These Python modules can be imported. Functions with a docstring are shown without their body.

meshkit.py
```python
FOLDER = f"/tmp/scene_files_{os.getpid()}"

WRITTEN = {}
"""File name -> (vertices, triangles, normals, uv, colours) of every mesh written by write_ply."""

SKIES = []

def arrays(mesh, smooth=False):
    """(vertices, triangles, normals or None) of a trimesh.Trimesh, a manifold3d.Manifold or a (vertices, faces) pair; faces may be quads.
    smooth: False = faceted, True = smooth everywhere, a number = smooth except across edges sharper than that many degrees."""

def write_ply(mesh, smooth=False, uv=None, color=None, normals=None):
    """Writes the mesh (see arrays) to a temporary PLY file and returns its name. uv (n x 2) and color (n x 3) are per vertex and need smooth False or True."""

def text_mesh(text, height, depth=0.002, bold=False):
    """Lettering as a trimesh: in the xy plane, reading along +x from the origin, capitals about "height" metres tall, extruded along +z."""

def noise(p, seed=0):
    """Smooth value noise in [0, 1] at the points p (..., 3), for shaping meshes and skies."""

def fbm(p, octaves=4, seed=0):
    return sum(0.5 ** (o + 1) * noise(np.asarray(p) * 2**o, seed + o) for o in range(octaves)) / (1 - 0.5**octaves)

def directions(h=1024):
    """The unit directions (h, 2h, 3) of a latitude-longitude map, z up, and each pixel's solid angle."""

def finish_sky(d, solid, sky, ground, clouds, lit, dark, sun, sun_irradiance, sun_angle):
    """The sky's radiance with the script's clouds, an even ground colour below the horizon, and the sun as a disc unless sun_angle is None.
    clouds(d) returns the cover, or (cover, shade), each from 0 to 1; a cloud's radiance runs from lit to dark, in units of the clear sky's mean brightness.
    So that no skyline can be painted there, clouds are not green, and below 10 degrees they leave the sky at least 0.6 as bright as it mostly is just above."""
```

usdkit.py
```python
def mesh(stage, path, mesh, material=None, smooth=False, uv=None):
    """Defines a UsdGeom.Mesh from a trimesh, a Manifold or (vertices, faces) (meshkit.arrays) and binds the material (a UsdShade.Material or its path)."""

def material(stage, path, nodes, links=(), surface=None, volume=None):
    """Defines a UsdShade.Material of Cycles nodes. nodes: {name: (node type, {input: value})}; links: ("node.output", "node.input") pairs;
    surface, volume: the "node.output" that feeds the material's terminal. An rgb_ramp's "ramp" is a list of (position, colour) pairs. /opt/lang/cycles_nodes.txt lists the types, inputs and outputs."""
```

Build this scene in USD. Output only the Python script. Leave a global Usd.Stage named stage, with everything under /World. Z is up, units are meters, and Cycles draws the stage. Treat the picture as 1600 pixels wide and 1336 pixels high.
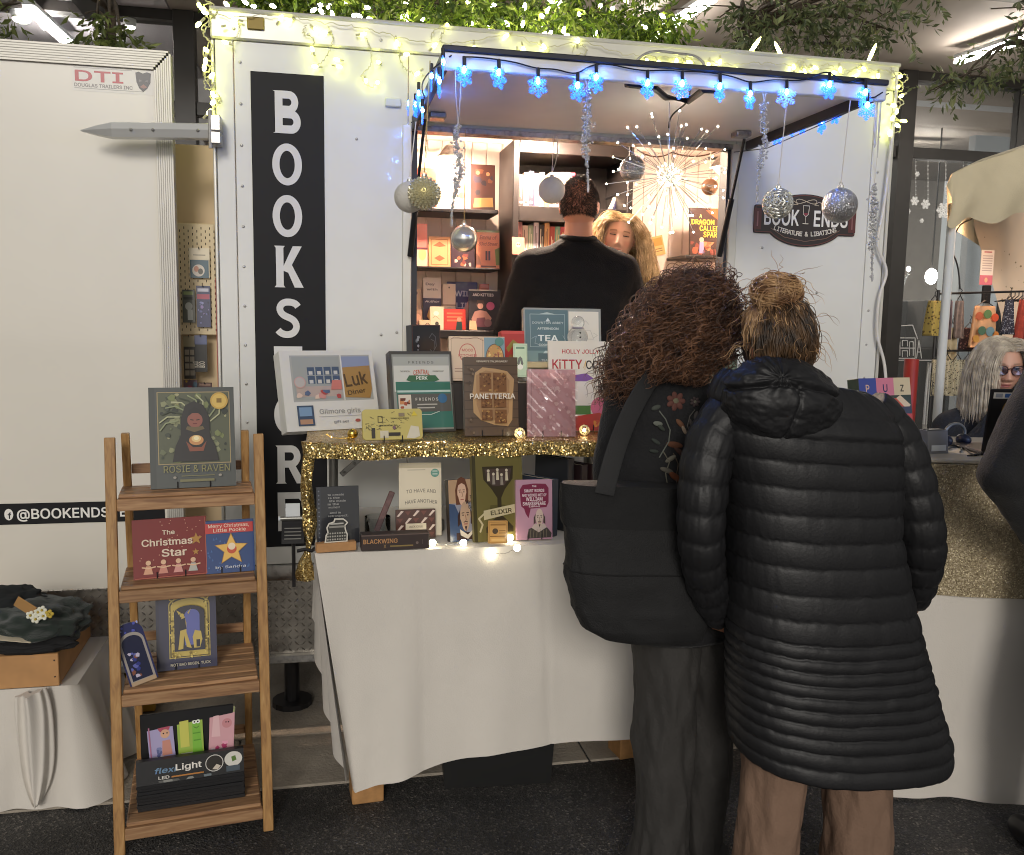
import math, random, numpy as np, trimesh, usdkit, meshkit
from manifold3d import Manifold, OpType
from shapely.geometry import Polygon, Point, LineString, box as sbox
from shapely.ops import unary_union
from pxr import Usd, UsdGeom, UsdLux, UsdShade, Gf, Sdf, Vt

stage = Usd.Stage.CreateInMemory()
UsdGeom.SetStageUpAxis(stage, 'Z')
UsdGeom.Xform.Define(stage, '/World')
UsdGeom.Scope.Define(stage, '/World/Looks')
# ---------------------------------------------------------------- camera
FPX, YAW, PITCH, ROLL, EYE = 1402.6, math.radians(11.954), math.radians(7.07), math.radians(-0.987), 1.6
_F = np.array([math.sin(YAW) * math.cos(PITCH), math.cos(YAW) * math.cos(PITCH), -math.sin(PITCH)])
_r = np.array([math.cos(YAW), -math.sin(YAW), 0]); _d = np.cross(_F, _r)
_c, _s = math.cos(ROLL), math.sin(ROLL)
CB = np.stack([_c * _r + _s * _d, -_s * _r + _c * _d, _F]); CC = np.array([0, 0, EYE])
cam = UsdGeom.Camera.Define(stage, '/World/camera')
cam.CreateHorizontalApertureAttr(36.0); cam.CreateVerticalApertureAttr(36.0 * 855 / 1024)
cam.CreateFocalLengthAttr(36.0 * FPX / 1600); cam.CreateClippingRangeAttr((0.05, 500))
_m = np.eye(4); _m[0, :3] = CB[0]; _m[1, :3] = -CB[1]; _m[2, :3] = -CB[2]; _m[3, :3] = CC
cam.AddTransformOp().Set(Gf.Matrix4d(*_m.ravel().tolist()))
cam.CreateExposureAttr(0.93)
# ---------------------------------------------------------------- night sky and the far street lighting
SUN_EL, SUN_DIR = math.radians(21), np.array([-0.22, -1.0])       # direction towards the light, seen from above
SUN_ROT = math.atan2(SUN_DIR[0], SUN_DIR[1])
dome = UsdLux.DomeLight.Define(stage, '/World/sky')
usdkit.material(stage, '/World/Looks/night_sky', {
    's': ('sky_texture', {'sky_type': 'single_scattering', 'sun_disc': False, 'sun_elevation': SUN_EL, 'sun_rotation': SUN_ROT}),
    'h': ('hsv', {'hue': 0.5, 'saturation': 0.12, 'value': 1.0, 'fac': 1.0}),
    'm': ('mix', {'mix_type': 'multiply', 'fac': 1.0, 'color2': (1.0, 0.96, 0.90)}),
    'b': ('background_shader', {'strength': 0.038})},
    [('s.color', 'h.color'), ('h.color', 'm.color1'), ('m.color', 'b.color')], surface='b.background')
UsdShade.MaterialBindingAPI.Apply(dome.GetPrim()).Bind(UsdShade.Material.Get(stage, '/World/Looks/night_sky'))
dome.GetPrim().SetCustomDataByKey('kind', 'structure')
sun = UsdLux.DistantLight.Define(stage, '/World/street_glow')
sun.CreateNormalizeAttr(True); sun.CreateIntensityAttr(0.15); sun.CreateAngleAttr(14.0); sun.CreateColorAttr(Gf.Vec3f(1.0, 0.95, 0.88))
_to = np.array([*(SUN_DIR / np.linalg.norm(SUN_DIR) * math.cos(SUN_EL)), math.sin(SUN_EL)])
_x = np.cross([0, 0, 1], _to); _x /= np.linalg.norm(_x); _y = np.cross(_to, _x)
_m = np.eye(4); _m[0, :3] = _x; _m[1, :3] = _y; _m[2, :3] = _to
sun.AddTransformOp().Set(Gf.Matrix4d(*_m.ravel().tolist()))

# ---------------------------------------------------------------- helpers
def at(px, py, x=None, y=None, z=None):
    """The point where the sight line through a pixel of the 1600x1336 photograph meets a plane x, y or z = const."""
    v = np.array([px - 800, py - 668, FPX]) @ CB
    i, val = (0, x) if x is not None else (1, y) if y is not None else (2, z)
    return CC + v * (val - CC[i]) / v[i]

def span(p, px):
    """Metres that px pixels cover at the point p."""
    return px * float((np.asarray(p) - CC) @ CB[2]) / FPX

def lin(c):
    if isinstance(c, str):
        c = tuple(int(c[i:i + 2], 16) for i in (0, 2, 4))
    c = np.array(c, float)
    c = c / 255 if c.max() > 1 else c
    return tuple(np.where(c <= .04045, c / 12.92, ((c + .055) / 1.055) ** 2.4).tolist())

MATS = {}
def M(name, col=None, rough=.5, metal=0, var=.1, scale=6, bump=0, bscale=80, spec=.5, emit=0, ecol=None, coat=0, vary=True, detail=3, sheen=0, trans=0, alpha=1, ior=1.5, rvar=0):
    """A principled material whose colour drifts a little with noise; col is sRGB."""
    if name in MATS: return MATS[name]
    c = np.array(lin(col))
    n = {'t': ('texture_coordinate', {}), 'n': ('noise_texture', {'scale': scale, 'detail': detail, 'roughness': .6}),
         'r': ('rgb_ramp', {'ramp': [(.3, tuple(np.clip(c * (1 - var), 0, 1))), (.7, tuple(np.clip(c * (1 + var), 0, 1)))]}),
         'p': ('principled_bsdf', {'roughness': rough, 'metallic': metal, 'specular_ior_level': spec, 'coat_weight': coat, 'sheen_weight': sheen, 'transmission_weight': trans, 'alpha': alpha, 'ior': ior})}
    L = [('t.object', 'n.vector'), ('n.fac', 'r.fac'), ('r.color', 'p.base_color')]
    if emit:
        n['p'][1]['emission_strength'] = emit; n['p'][1]['emission_color'] = lin(ecol or col)
    if bump:
        n['bn'] = ('noise_texture', {'scale': bscale, 'detail': 4}); n['b'] = ('bump', {'strength': bump, 'distance': .01})
        L += [('t.object', 'bn.vector'), ('bn.fac', 'b.height'), ('b.normal', 'p.normal')]
    if rvar:
        n['rr'] = ('rgb_ramp', {'ramp': [(.3, (rough - rvar,) * 3), (.7, (rough + rvar,) * 3)]}); n['rn'] = ('noise_texture', {'scale': scale * 2.3, 'detail': 4})
        L += [('t.object', 'rn.vector'), ('rn.fac', 'rr.fac'), ('rr.color', 'p.roughness')]
    MATS[name] = usdkit.material(stage, '/World/Looks/' + name, n, L, surface='p.BSDF')
    return MATS[name]

def Mcol(name, rough=.45, coat=0, spec=.5, bump=0, bscale=200, sheen=0, sss=0):
    """A material that reads the colours printed on the mesh (its displayColor)."""
    if name in MATS: return MATS[name]
    n = {'a': ('attribute', {'attribute': 'displayColor'}), 'p': ('principled_bsdf', {'roughness': rough, 'coat_weight': coat, 'specular_ior_level': spec, 'sheen_weight': sheen, 'subsurface_weight': sss, 'subsurface_scale': .01})}
    L = [('a.color', 'p.base_color')]
    if bump:
        n['t'] = ('texture_coordinate', {}); n['bn'] = ('noise_texture', {'scale': bscale, 'detail': 3}); n['b'] = ('bump', {'strength': bump, 'distance': .004})
        L += [('t.object', 'bn.vector'), ('bn.fac', 'b.height'), ('b.normal', 'p.normal')]
    MATS[name] = usdkit.material(stage, '/World/Looks/' + name, n, L, surface='p.BSDF')
    return MATS[name]

def Memit(name, col, strength):
    if name in MATS: return MATS[name]
    MATS[name] = usdkit.material(stage, '/World/Looks/' + name, {'e': ('emission', {'color': lin(col), 'strength': strength})}, [], surface='e.emission')
    return MATS[name]

USED = {}
ORD = 'first second third fourth fifth sixth seventh eighth'.split()
def numbered(parent, name):
    k = USED.get((parent, name), 0); USED[(parent, name)] = k + 1
    return f'{parent}/{name}' + (f'_{k:03d}' if k else '')

def data(p, **kw):
    for k, v in kw.items():
        if v: p.SetCustomDataByKey(k, v)

def thing(name, label, cat, loc=(0, 0, 0), rz=0, rx=0, group=None, ry=0):
    x = UsdGeom.Xform.Define(stage, numbered('/World', name))
    x.AddTranslateOp().Set(Gf.Vec3d(*map(float, loc)))
    if rz: x.AddRotateZOp().Set(float(rz))
    if rx: x.AddRotateXOp().Set(float(rx))
    if ry: x.AddRotateYOp().Set(float(ry))
    data(x.GetPrim(), label=label, category=cat, group=group)
    return str(x.GetPath())

def mesh_at(path, mesh, mat, smooth=False, col=None):
    if col is not None:
        v, f = (mesh.vertices, mesh.faces) if hasattr(mesh, 'faces') else mesh
        m = usdkit.mesh(stage, path, (np.asarray(v), np.asarray(f)), mat, smooth=smooth)
        UsdGeom.PrimvarsAPI(m).CreatePrimvar('displayColor', Sdf.ValueTypeNames.Color3fArray, 'vertex').Set(Vt.Vec3fArray.FromNumpy(np.asarray(col, np.float32)))
    else:
        m = usdkit.mesh(stage, path, mesh, mat, smooth=smooth)
    return m

def part(parent, name, mesh, mat, smooth=False, col=None, label=None, kind=None):
    p = numbered(parent, name)
    m = mesh_at(p, mesh, mat, smooth, col)
    data(m.GetPrim(), label=label, kind=kind)
    return p

def solo(name, mesh, mat, label, cat, loc=(0, 0, 0), rz=0, rx=0, group=None, smooth=False, col=None, kind=None, ry=0):
    p = numbered('/World', name)
    m = mesh_at(p, mesh, mat, smooth, col)
    m.AddTranslateOp().Set(Gf.Vec3d(*map(float, loc)))
    if rz: m.AddRotateZOp().Set(float(rz))
    if rx: m.AddRotateXOp().Set(float(rx))
    if ry: m.AddRotateYOp().Set(float(ry))
    data(m.GetPrim(), label=label, category=cat, group=group, kind=kind)
    return p

def struct(name, mesh, mat, kind='structure', smooth=False):
    p = numbered('/World', name); m = mesh_at(p, mesh, mat, smooth); data(m.GetPrim(), kind=kind); return p

def curves(parent, name, strands, widths, mat, label=None, top=None):
    p = numbered(parent, name)
    c = UsdGeom.BasisCurves.Define(stage, p)
    pts = np.vstack(strands).astype(np.float32)
    c.CreatePointsAttr(Vt.Vec3fArray.FromNumpy(pts)); c.CreateCurveVertexCountsAttr(Vt.IntArray.FromNumpy(np.array([len(s) for s in strands], np.int32)))
    c.CreateTypeAttr('linear'); w = np.full(len(pts), widths, np.float32) if np.ndim(widths) == 0 else np.asarray(widths, np.float32)
    c.CreateWidthsAttr(Vt.FloatArray.FromNumpy(w)); c.SetWidthsInterpolation('vertex')
    UsdShade.MaterialBindingAPI.Apply(c.GetPrim()).Bind(mat)
    if label: data(c.GetPrim(), label=label)
    return p

# ---- shapes
cat = lambda *a: trimesh.util.concatenate([m for x in a for m in (x if isinstance(x, (list, tuple)) else [x])])
def bx(x0, x1, y0, y1, z0, z1):
    m = trimesh.creation.box([abs(x1 - x0), abs(y1 - y0), abs(z1 - z0)]); m.apply_translation([(x0 + x1) / 2, (y0 + y1) / 2, (z0 + z1) / 2]); return m
def cbx(x0, x1, y0, y1, z0, z1, c=.003):
    lo, hi = np.minimum([x0, y0, z0], [x1, y1, z1]), np.maximum([x0, y0, z0], [x1, y1, z1]); c = min(c, *((hi - lo) * .45))
    P = [[(lo, hi)[(i >> k) & 1][k] + ((c, -c)[(i >> k) & 1] if k != j else 0) for k in range(3)] for i in range(8) for j in range(3)]
    return trimesh.convex.convex_hull(np.array(P))
def beam(p, q, w, t, up=(0, 0, 1), c=.002):
    """A bar from p to q, w wide along up x axis, t thick along up."""
    p, q = np.array(p, float), np.array(q, float); a = q - p; L = np.linalg.norm(a); a /= L
    s = np.cross(up, a); s /= np.linalg.norm(s); u = np.cross(a, s)
    m = cbx(0, L, -w / 2, w / 2, -t / 2, t / 2, c); T = np.eye(4); T[:3, 0], T[:3, 1], T[:3, 2], T[:3, 3] = a, s, u, p
    m.apply_transform(T); return m
def cyl(p, q, r, n=10, r2=None):
    p, q = np.array(p, float), np.array(q, float); a = q - p; L = np.linalg.norm(a); a /= L
    s = np.cross(a, [0, 0, 1] if abs(a[2]) < .9 else [1, 0, 0]); s /= np.linalg.norm(s); u = np.cross(a, s)
    t = np.arange(n) / n * 2 * np.pi; ring = np.outer(np.cos(t), s) + np.outer(np.sin(t), u)
    return loft(np.stack([p + ring * r, q + ring * (r if r2 is None else r2)]))
def loft(R, cap=True, closed=True):
    """Rings (n, m, 3) joined into a skin."""
    R = np.asarray(R, float); n, m = R.shape[:2]
    v = R.reshape(-1, 3); k = np.arange(n - 1)[:, None] * m; j = np.arange(m if closed else m - 1)[None]; j2 = (j + 1) % m
    f = np.concatenate([np.stack([k + j, k + j2, k + m + j2], -1).reshape(-1, 3), np.stack([k + j, k + m + j2, k + m + j], -1).reshape(-1, 3)])
    if cap and closed:
        v = np.vstack([v, R[0].mean(0), R[-1].mean(0)]); a = np.arange(m); b = (a + 1) % m
        f = np.vstack([f, np.stack([np.full(m, n * m), b, a], 1), np.stack([np.full(m, n * m + 1), (n - 1) * m + a, (n - 1) * m + b], 1)])
    return trimesh.Trimesh(v, f, process=False)
def tube(P, r, n=6):
    """A round tube along the points P."""
    P = np.asarray(P, float); T = np.gradient(P, axis=0); T /= np.linalg.norm(T, axis=1, keepdims=True) + 1e-12
    s = np.cross(T[0], [0, 0, 1] if abs(T[0][2]) < .9 else [1, 0, 0]); s /= np.linalg.norm(s); R = []
    rr = np.full(len(P), r) if np.ndim(r) == 0 else r; t = np.arange(n) / n * 2 * np.pi
    for p, a, q in zip(P, T, rr):
        s = s - a * (s @ a); s /= np.linalg.norm(s); u = np.cross(a, s); R.append(p + q * (np.outer(np.cos(t), s) + np.outer(np.sin(t), u)))
    return loft(R)
def lathe(prof, n=24, c=(0, 0, 0)):
    t = np.arange(n) / n * 2 * np.pi
    return loft([np.stack([r * np.cos(t), r * np.sin(t), np.full(n, z)], 1) + c for r, z in prof])
def ball(c, r, sub=2):
    m = trimesh.creation.icosphere(sub, 1.0); m.apply_scale(r); m.apply_translation(c); return m
def ext(poly, d, y0=0):
    """A polygon in x, z extruded along -y from y0 by d."""
    ms = [trimesh.creation.extrude_polygon(g, d, engine='earcut') for g in getattr(poly, 'geoms', [poly]) if g.area > 1e-9]
    m = cat(ms); m.apply_transform(np.array([[1, 0, 0, 0], [0, 0, -1, y0], [0, 1, 0, 0], [0, 0, 0, 1.]])); return m
def spline(P, n):
    from scipy.interpolate import CubicSpline
    P = np.asarray(P, float); d = np.r_[0, np.cumsum(np.linalg.norm(np.diff(P[:, :3], axis=0), axis=1))]
    return CubicSpline(d, P)(np.linspace(0, d[-1], n))
def sag(p, q, drop, n=14, wob=0, seed=0):
    p, q = np.array(p, float), np.array(q, float); t = np.linspace(0, 1, n)[:, None]
    P = p + (q - p) * t; P[:, 2] -= drop * 4 * (t * (1 - t))[:, 0]
    if wob: P[1:-1] += np.random.default_rng(seed).normal(0, wob, (n - 2, 3))
    return P
def tex_text(s, h, bold=False):
    """Flat lettering: (vertices 2D, faces), capitals h tall, from the origin."""
    m = meshkit.text_mesh(s, h, .001, bold); v, f = np.array(m.vertices), np.array(m.faces)
    top = (v[f][:, :, 2] > .0005).all(1); return v[:, :2], f[top]

class Art:
    """Flat print on a face w wide and h tall: coloured layers, each a hair in front of the one before. Coordinates run from (0, 0) bottom left to (1, 1)."""
    def __init__(s, w, h, bg=None, step=.00012, nudge=.0003):
        s.w, s.h, s.v, s.f, s.c, s.k, s.n, s.step, s.nudge = w, h, [], [], [], 0, 0, step, nudge
        if bg: s.rect(0, 0, 1, 1, bg)
    def _add(s, v, f, c):
        s.k += 1; v = np.asarray(v, float)
        if len(f) == 0: return s
        s.v.append(np.stack([v[:, 0], np.full(len(v), -s.nudge - s.k * s.step), v[:, 1]], 1)); s.f.append(np.asarray(f) + s.n); s.n += len(v)
        s.c.append(np.tile(lin(c), (len(v), 1))); return s
    def shp(s, poly, c):
        for g in getattr(poly, 'geoms', [poly]):
            if g.is_empty or g.area < 1e-10: continue
            v, f = trimesh.creation.triangulate_polygon(g, engine='earcut'); s._add(v, f, c); s.k -= 1
        s.k += 1; return s
    def rect(s, x0, y0, x1, y1, c): 
        return s._add([[x0 * s.w, y0 * s.h], [x1 * s.w, y0 * s.h], [x1 * s.w, y1 * s.h], [x0 * s.w, y1 * s.h]], [[0, 1, 2], [0, 2, 3]], c)
    def frame(s, x0, y0, x1, y1, t, c):
        X0, X1, Y0, Y1 = x0 * s.w, x1 * s.w, y0 * s.h, y1 * s.h; return s.shp(sbox(X0, Y0, X1, Y1).difference(sbox(X0 + t, Y0 + t, X1 - t, Y1 - t)), c)
    def poly(s, P, c): return s.shp(Polygon([(x * s.w, y * s.h) for x, y in P]).buffer(0), c)
    def disc(s, x, y, r, c, ry=None):
        t = np.linspace(0, 2 * np.pi, 25)[:-1]; r = r * s.w; ry = r if ry is None else ry * s.h
        return s.poly([((x * s.w + r * math.cos(a)) / s.w, (y * s.h + ry * math.sin(a)) / s.h) for a in t], c)
    def line(s, P, t, c): return s.shp(LineString([(x * s.w, y * s.h) for x, y in P]).buffer(t / 2, quad_segs=2), c)
    def text(s, txt, x, y, h, c, width=None, al='c', bold=True, rot=0, shear=0, arc=0):
        """h in metres; width (fraction of the face) squeezes or stretches the line to fit."""
        v, f = tex_text(txt, h, bold); x0, x1 = v[:, 0].min(), v[:, 0].max(); v = v.copy(); v[:, 0] -= x0
        L = x1 - x0
        if width: v[:, 0] *= width * s.w / L; L = width * s.w
        v[:, 0] += shear * v[:, 1]
        v[:, 0] -= {'c': L / 2, 'l': 0, 'r': L}[al]
        if arc: v[:, 1] += arc * (1 - (v[:, 0] / (L / 2)) ** 2)
        a = math.radians(rot); v = v @ np.array([[math.cos(a), math.sin(a)], [-math.sin(a), math.cos(a)]])
        return s._add(v + [x * s.w, y * s.h], f, c)
    def blobs(s, n, cols, seed, x0=0, y0=0, x1=1, y1=1, r=(.03, .1)):
        g = random.Random(seed)
        for i in range(n):
            cx, cy, q, k = g.uniform(x0, x1), g.uniform(y0, y1), g.uniform(*r), g.randint(5, 9)
            P = [(min(x1, max(x0, cx + q * g.uniform(.6, 1.2) * math.cos(a * 2 * math.pi / k))), min(y1, max(y0, cy + q * s.w / s.h * g.uniform(.6, 1.2) * math.sin(a * 2 * math.pi / k)))) for a in range(k)]
            s.poly(P, cols[i % len(cols)])
        return s
    def build(s, T=None):
        v = np.vstack(s.v); v = v if T is None else v @ np.asarray(T)[:3, :3].T + np.asarray(T)[:3, 3]
        return (v, np.vstack(s.f)), np.vstack(s.c)

PRINT = Mcol('printed_paper', .32, coat=.35)
PRINTM = Mcol('printed_matt', .6)
def printed(parent, name, art, T=None, mat=None, label=None):
    m, c = art.build(T); return part(parent, name, m, mat or PRINT, col=c, label=label)

def bones(js, links, ln=.012, it=8):
    """One continuous skin: js {name: (x, y, z, r)}, links pairs (or longer tuples) of joints whose spheres are hulled."""
    sp = lambda j: Manifold.sphere(js[j][3], 20).translate([float(q) for q in js[j][:3]])
    m = Manifold.batch_boolean([Manifold.batch_hull([sp(j) for j in l]) for l in links], OpType.Add).refine_to_length(ln).to_mesh()
    t = trimesh.Trimesh(m.vert_properties[:, :3], m.tri_verts, process=True); trimesh.smoothing.filter_taubin(t, iterations=it); return t
# ================================================================ ground
ASPH = usdkit.material(stage, '/World/Looks/asphalt', {
    't': ('texture_coordinate', {}), 'v': ('voronoi_texture', {'scale': 170.0, 'feature': 'f1'}), 'n': ('noise_texture', {'scale': 3.0, 'detail': 6}),
    'w': ('white_noise_texture', {}), 'r': ('rgb_ramp', {'ramp': [(0, (.022, .021, .021)), (.6, (.042, .040, .038)), (.86, (.07, .066, .06)), (.95, (.11, .1, .09)), (1, (.2, .18, .16))]}),
    'r2': ('rgb_ramp', {'ramp': [(.3, (.55,) * 3), (.7, (1.45,) * 3)]}), 'm': ('mix', {'mix_type': 'multiply', 'fac': 1.0}),
    'b': ('bump', {'strength': .9, 'distance': .006}), 'p': ('principled_bsdf', {'roughness': .62})},
    [('t.object', 'v.vector'), ('t.object', 'n.vector'), ('v.color', 'w.vector'), ('w.value', 'r.fac'), ('n.fac', 'r2.fac'), ('r.color', 'm.color1'), ('r2.color', 'm.color2'),
     ('m.color', 'p.base_color'), ('v.distance', 'b.height'), ('b.normal', 'p.normal')], surface='p.BSDF')
struct('asphalt', bx(-40, 40, -40, 40, -.2, 0), ASPH)
CONC = M('concrete', '9a9184', .85, var=.22, scale=5, bump=.5, bscale=90, detail=8)
pv = thing('pavement', None, None, (0, 0, .004)); stage.GetPrimAtPath(pv).SetCustomDataByKey('kind', 'structure')
_g = random.Random(3)
for j, (y0, y1) in enumerate(((2.955, 3.33), (3.338, 5.2), (5.208, 7.2))):
    xs = [-4.0]
    while xs[-1] < 7: xs.append(xs[-1] + (1.24 if j == 0 else 1.5) + _g.uniform(-.05, .05))
    for a, b in zip(xs, xs[1:]):
        part(pv, 'concrete_slab', cbx(a + .004, b - .004, y0, y1, -.1, _g.uniform(.0, .004), .004), CONC)

# ================================================================ shop front behind
FRAME = M('dark_window_frame', '3a3836', .45, var=.1); SOFF = M('soffit_paint', 'b3aaa0', .7, var=.05, scale=2)
GLASS = usdkit.material(stage, '/World/Looks/window_glass', {'f': ('fresnel', {'IOR': 1.45}), 't': ('transparent_bsdf', {'color': (.9, .92, .93)}), 'g': ('glossy_bsdf', {'roughness': .02, 'color': (1, 1, 1)}), 'm': ('mix_closure', {})},
                        [('f.fac', 'm.fac'), ('t.BSDF', 'm.closure1'), ('g.BSDF', 'm.closure2')], surface='m.closure')
shop = thing('shop_building', 'dark framed glass shop front with overhanging soffit behind the trailer', 'building', (0, 7, 0))
def sp(name, m, mat, **k): m.apply_translation([0, -7, 0]); return part(shop, name, m, mat, **k)
ZH = 3.68
cols = [at(px, 300, y=7)[0] for px in (-560, -240, 296, 700, 1050, 1400, 1590)] + [7.6]
for x in cols: sp('mullion', cbx(x - .07, x + .07, 6.9, 7.06, 0, ZH), FRAME)
for a, b in zip(cols, cols[1:]):
    sp('transom', cbx(a + .071, b - .071, 6.93, 7.04, 2.98, 3.07), FRAME)
    sp('sill', cbx(a + .071, b - .071, 6.93, 7.04, .02, .25), FRAME)
    for z0, z1 in ((.251, 2.979), (3.071, ZH - .07)): sp('window_pane', bx(a + .07, b - .07, 6.98, 6.988, z0, z1), GLASS)
sp('head_rail', bx(-6, 7.7, 6.92, 7.06, ZH - .07, ZH), FRAME)
xw = at(292, 66, z=ZH)[0]; sp('soffit', bx(xw, 9, 5.3, 12.5, ZH + .001, ZH + .1), SOFF); sp('soffit', bx(-6, xw - .01, 5.3, 12.5, ZH + .001, ZH + .1), M('white_soffit', 'd4d0d6', .7, var=.03)); a = at(178, 30, z=ZH)[0]; sp('soffit_beam', bx(a - .1, a + .1, 5.3, 6.9, ZH - .12, ZH), FRAME)
sp('fascia', bx(-6, 9, 5.2, 5.299, ZH - .02, ZH + .5), M('fascia_paint', '6d6a5e', .6))
sp('back_wall', bx(-6, 9, 12, 12.1, 0, ZH), M('shop_wall', 'b3aca4', .8, var=.06))
sp('shop_floor', bx(-6, 9, 7.1, 12, .0, .03), M('shop_floor', '847b72', .5))
WHT = M('shop_white', 'cfd4d8', .7, var=.03)
a, b = at(1424, 112, y=7.8), at(1545, 150, y=7.8); sp('white_bulkhead', bx(a[0], b[0] + .6, 7.8, 8.0, b[2], ZH), WHT)
a, b = at(1530, 150, y=7.7), at(1582, 260, y=7.7); sp('white_column', bx(a[0], b[0], 7.7, 7.79, .03, ZH - .3), WHT)
TUBE = Memit('tube_glow', 'fff4e8', 36)
def tube_light(p, q, lab):
    p, q = np.array(p), np.array(q); t = thing('tube_light', lab, 'lamp', (p + q) / 2)
    part(t, 'diffuser', beam(p - (p + q) / 2, q - (p + q) / 2, .07, .03), TUBE)
    part(t, 'housing', beam(p - (p + q) / 2 + [0, 0, .0325], q - (p + q) / 2 + [0, 0, .0325], .08, .03), WHT)
zs = ZH - .11
tube_light(at(1014, 62, z=zs), at(1112, -2, z=zs), 'bright tube light on the soffit above the middle of the trailer roof')
tube_light(at(1496, 97, z=zs), at(1640, 48, z=zs), 'bright tube light on the soffit above the market tent')
tube_light(at(44, 12, z=zs), at(112, 73, z=zs), 'bright slanting tube light above the white trailer door at the left')
tube_light((4.6, 9.6, 3.5), (7.0, 9.3, 3.5), 'long tube light deep inside the shop behind the window')
tube_light((3.0, 10.5, 3.5), (4.0, 9.2, 3.5), 'tube light inside the shop hidden mostly by the trailer corner')
tube_light(at(1405, 128, y=8.4), at(1450, 113, y=8.4), 'short tube light inside the shop window beside the trailer corner')
for (px, py, w), lab in zip(((34, 30, 20), (203, 42, 12)), ('oval white downlight left of the slanting tube light', 'small round downlight right of the leafy twig')):
    p = at(px, py, z=ZH - .12); t = thing('downlight', lab, 'lamp', p); r = span(p, w) / 2 * 1.3
    part(t, 'bulb', ball((0, 0, 0), (r, r, r * .45)), TUBE); part(t, 'rim', lathe([(r * 1.0, .0), (r * 1.25, .03), (r * 1.2, .1), (0.01, .1)], 20), WHT)
    part(t, 'stem', cyl((0, 0, .1), (0, 0, ZH - p[2]), .012), WHT)
p = at(1316, 45, y=6.3); t = thing('pendant_lamp', 'round pendant lamp with a cluster of bulbs among the leaves', 'lamp', p); r = span(p, 60)
part(t, 'dish', lathe([(r * .95, -.02), (r, 0), (r * .7, .1), (.02, .14), (.02, .13), (r * .66, .09), (r * .93, -.01)], 32), FRAME, smooth=40)
part(t, 'stem', cyl((0, 0, .14), (0, 0, max(.2, ZH - p[2])), .015), FRAME)
for k in range(9): part(t, 'bulb', ball((r * .7 * math.cos(k * .7 - 2.6), r * .7 * math.sin(k * .7 - 2.6), -.03 + .01 * (k % 2)), .028, 1), TUBE)
for s in (-1, 1): part(t, 'arm', tube([(s * r * .3, 0, -.1), (s * r * .75, 0, -.13), (s * r * 1.05, 0, -.08)], .014), FRAME)
part(t, 'cross_bar', cyl((-r * .45, 0, -.12), (r * .4, 0, -.14), .013), FRAME)

# ================================================================ trailer
SKIN = M('trailer_skin', 'dadad4', .24, var=.05, scale=2.2, bump=.045, bscale=5, coat=.3, spec=.5)
ALU = M('brushed_aluminium', 'b4b2ae', .34, metal=.9, var=.1, scale=14, rvar=.1); ALUW = M('white_aluminium', 'd2d0c6', .33, metal=.25, var=.05)
BLK = M('black_plastic', '1b1a1c', .4, var=.1); RUB = M('dark_gasket', '2a2a30', .55)
WY, X0, X1, Z0, Z1 = 3.5, -.37, 2.352, .63, 2.67
OX0, OX1, OZ0, OZ1 = .322, 1.655, 1.40, 2.288
tr = thing('concession_trailer', 'white concession trailer with an open serving hatch and a black vertical sign', 'trailer', ((X0 + X1) / 2, WY, 0))
TC = np.array([(X0 + X1) / 2, WY, 0])
def tp(name, m, mat, **k):
    (m if hasattr(m, 'apply_translation') else trimesh.Trimesh(*m, process=False)).apply_translation(-TC); return part(tr, name, m, mat, **k)
seams = [X0, -.305, OX0]
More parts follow.
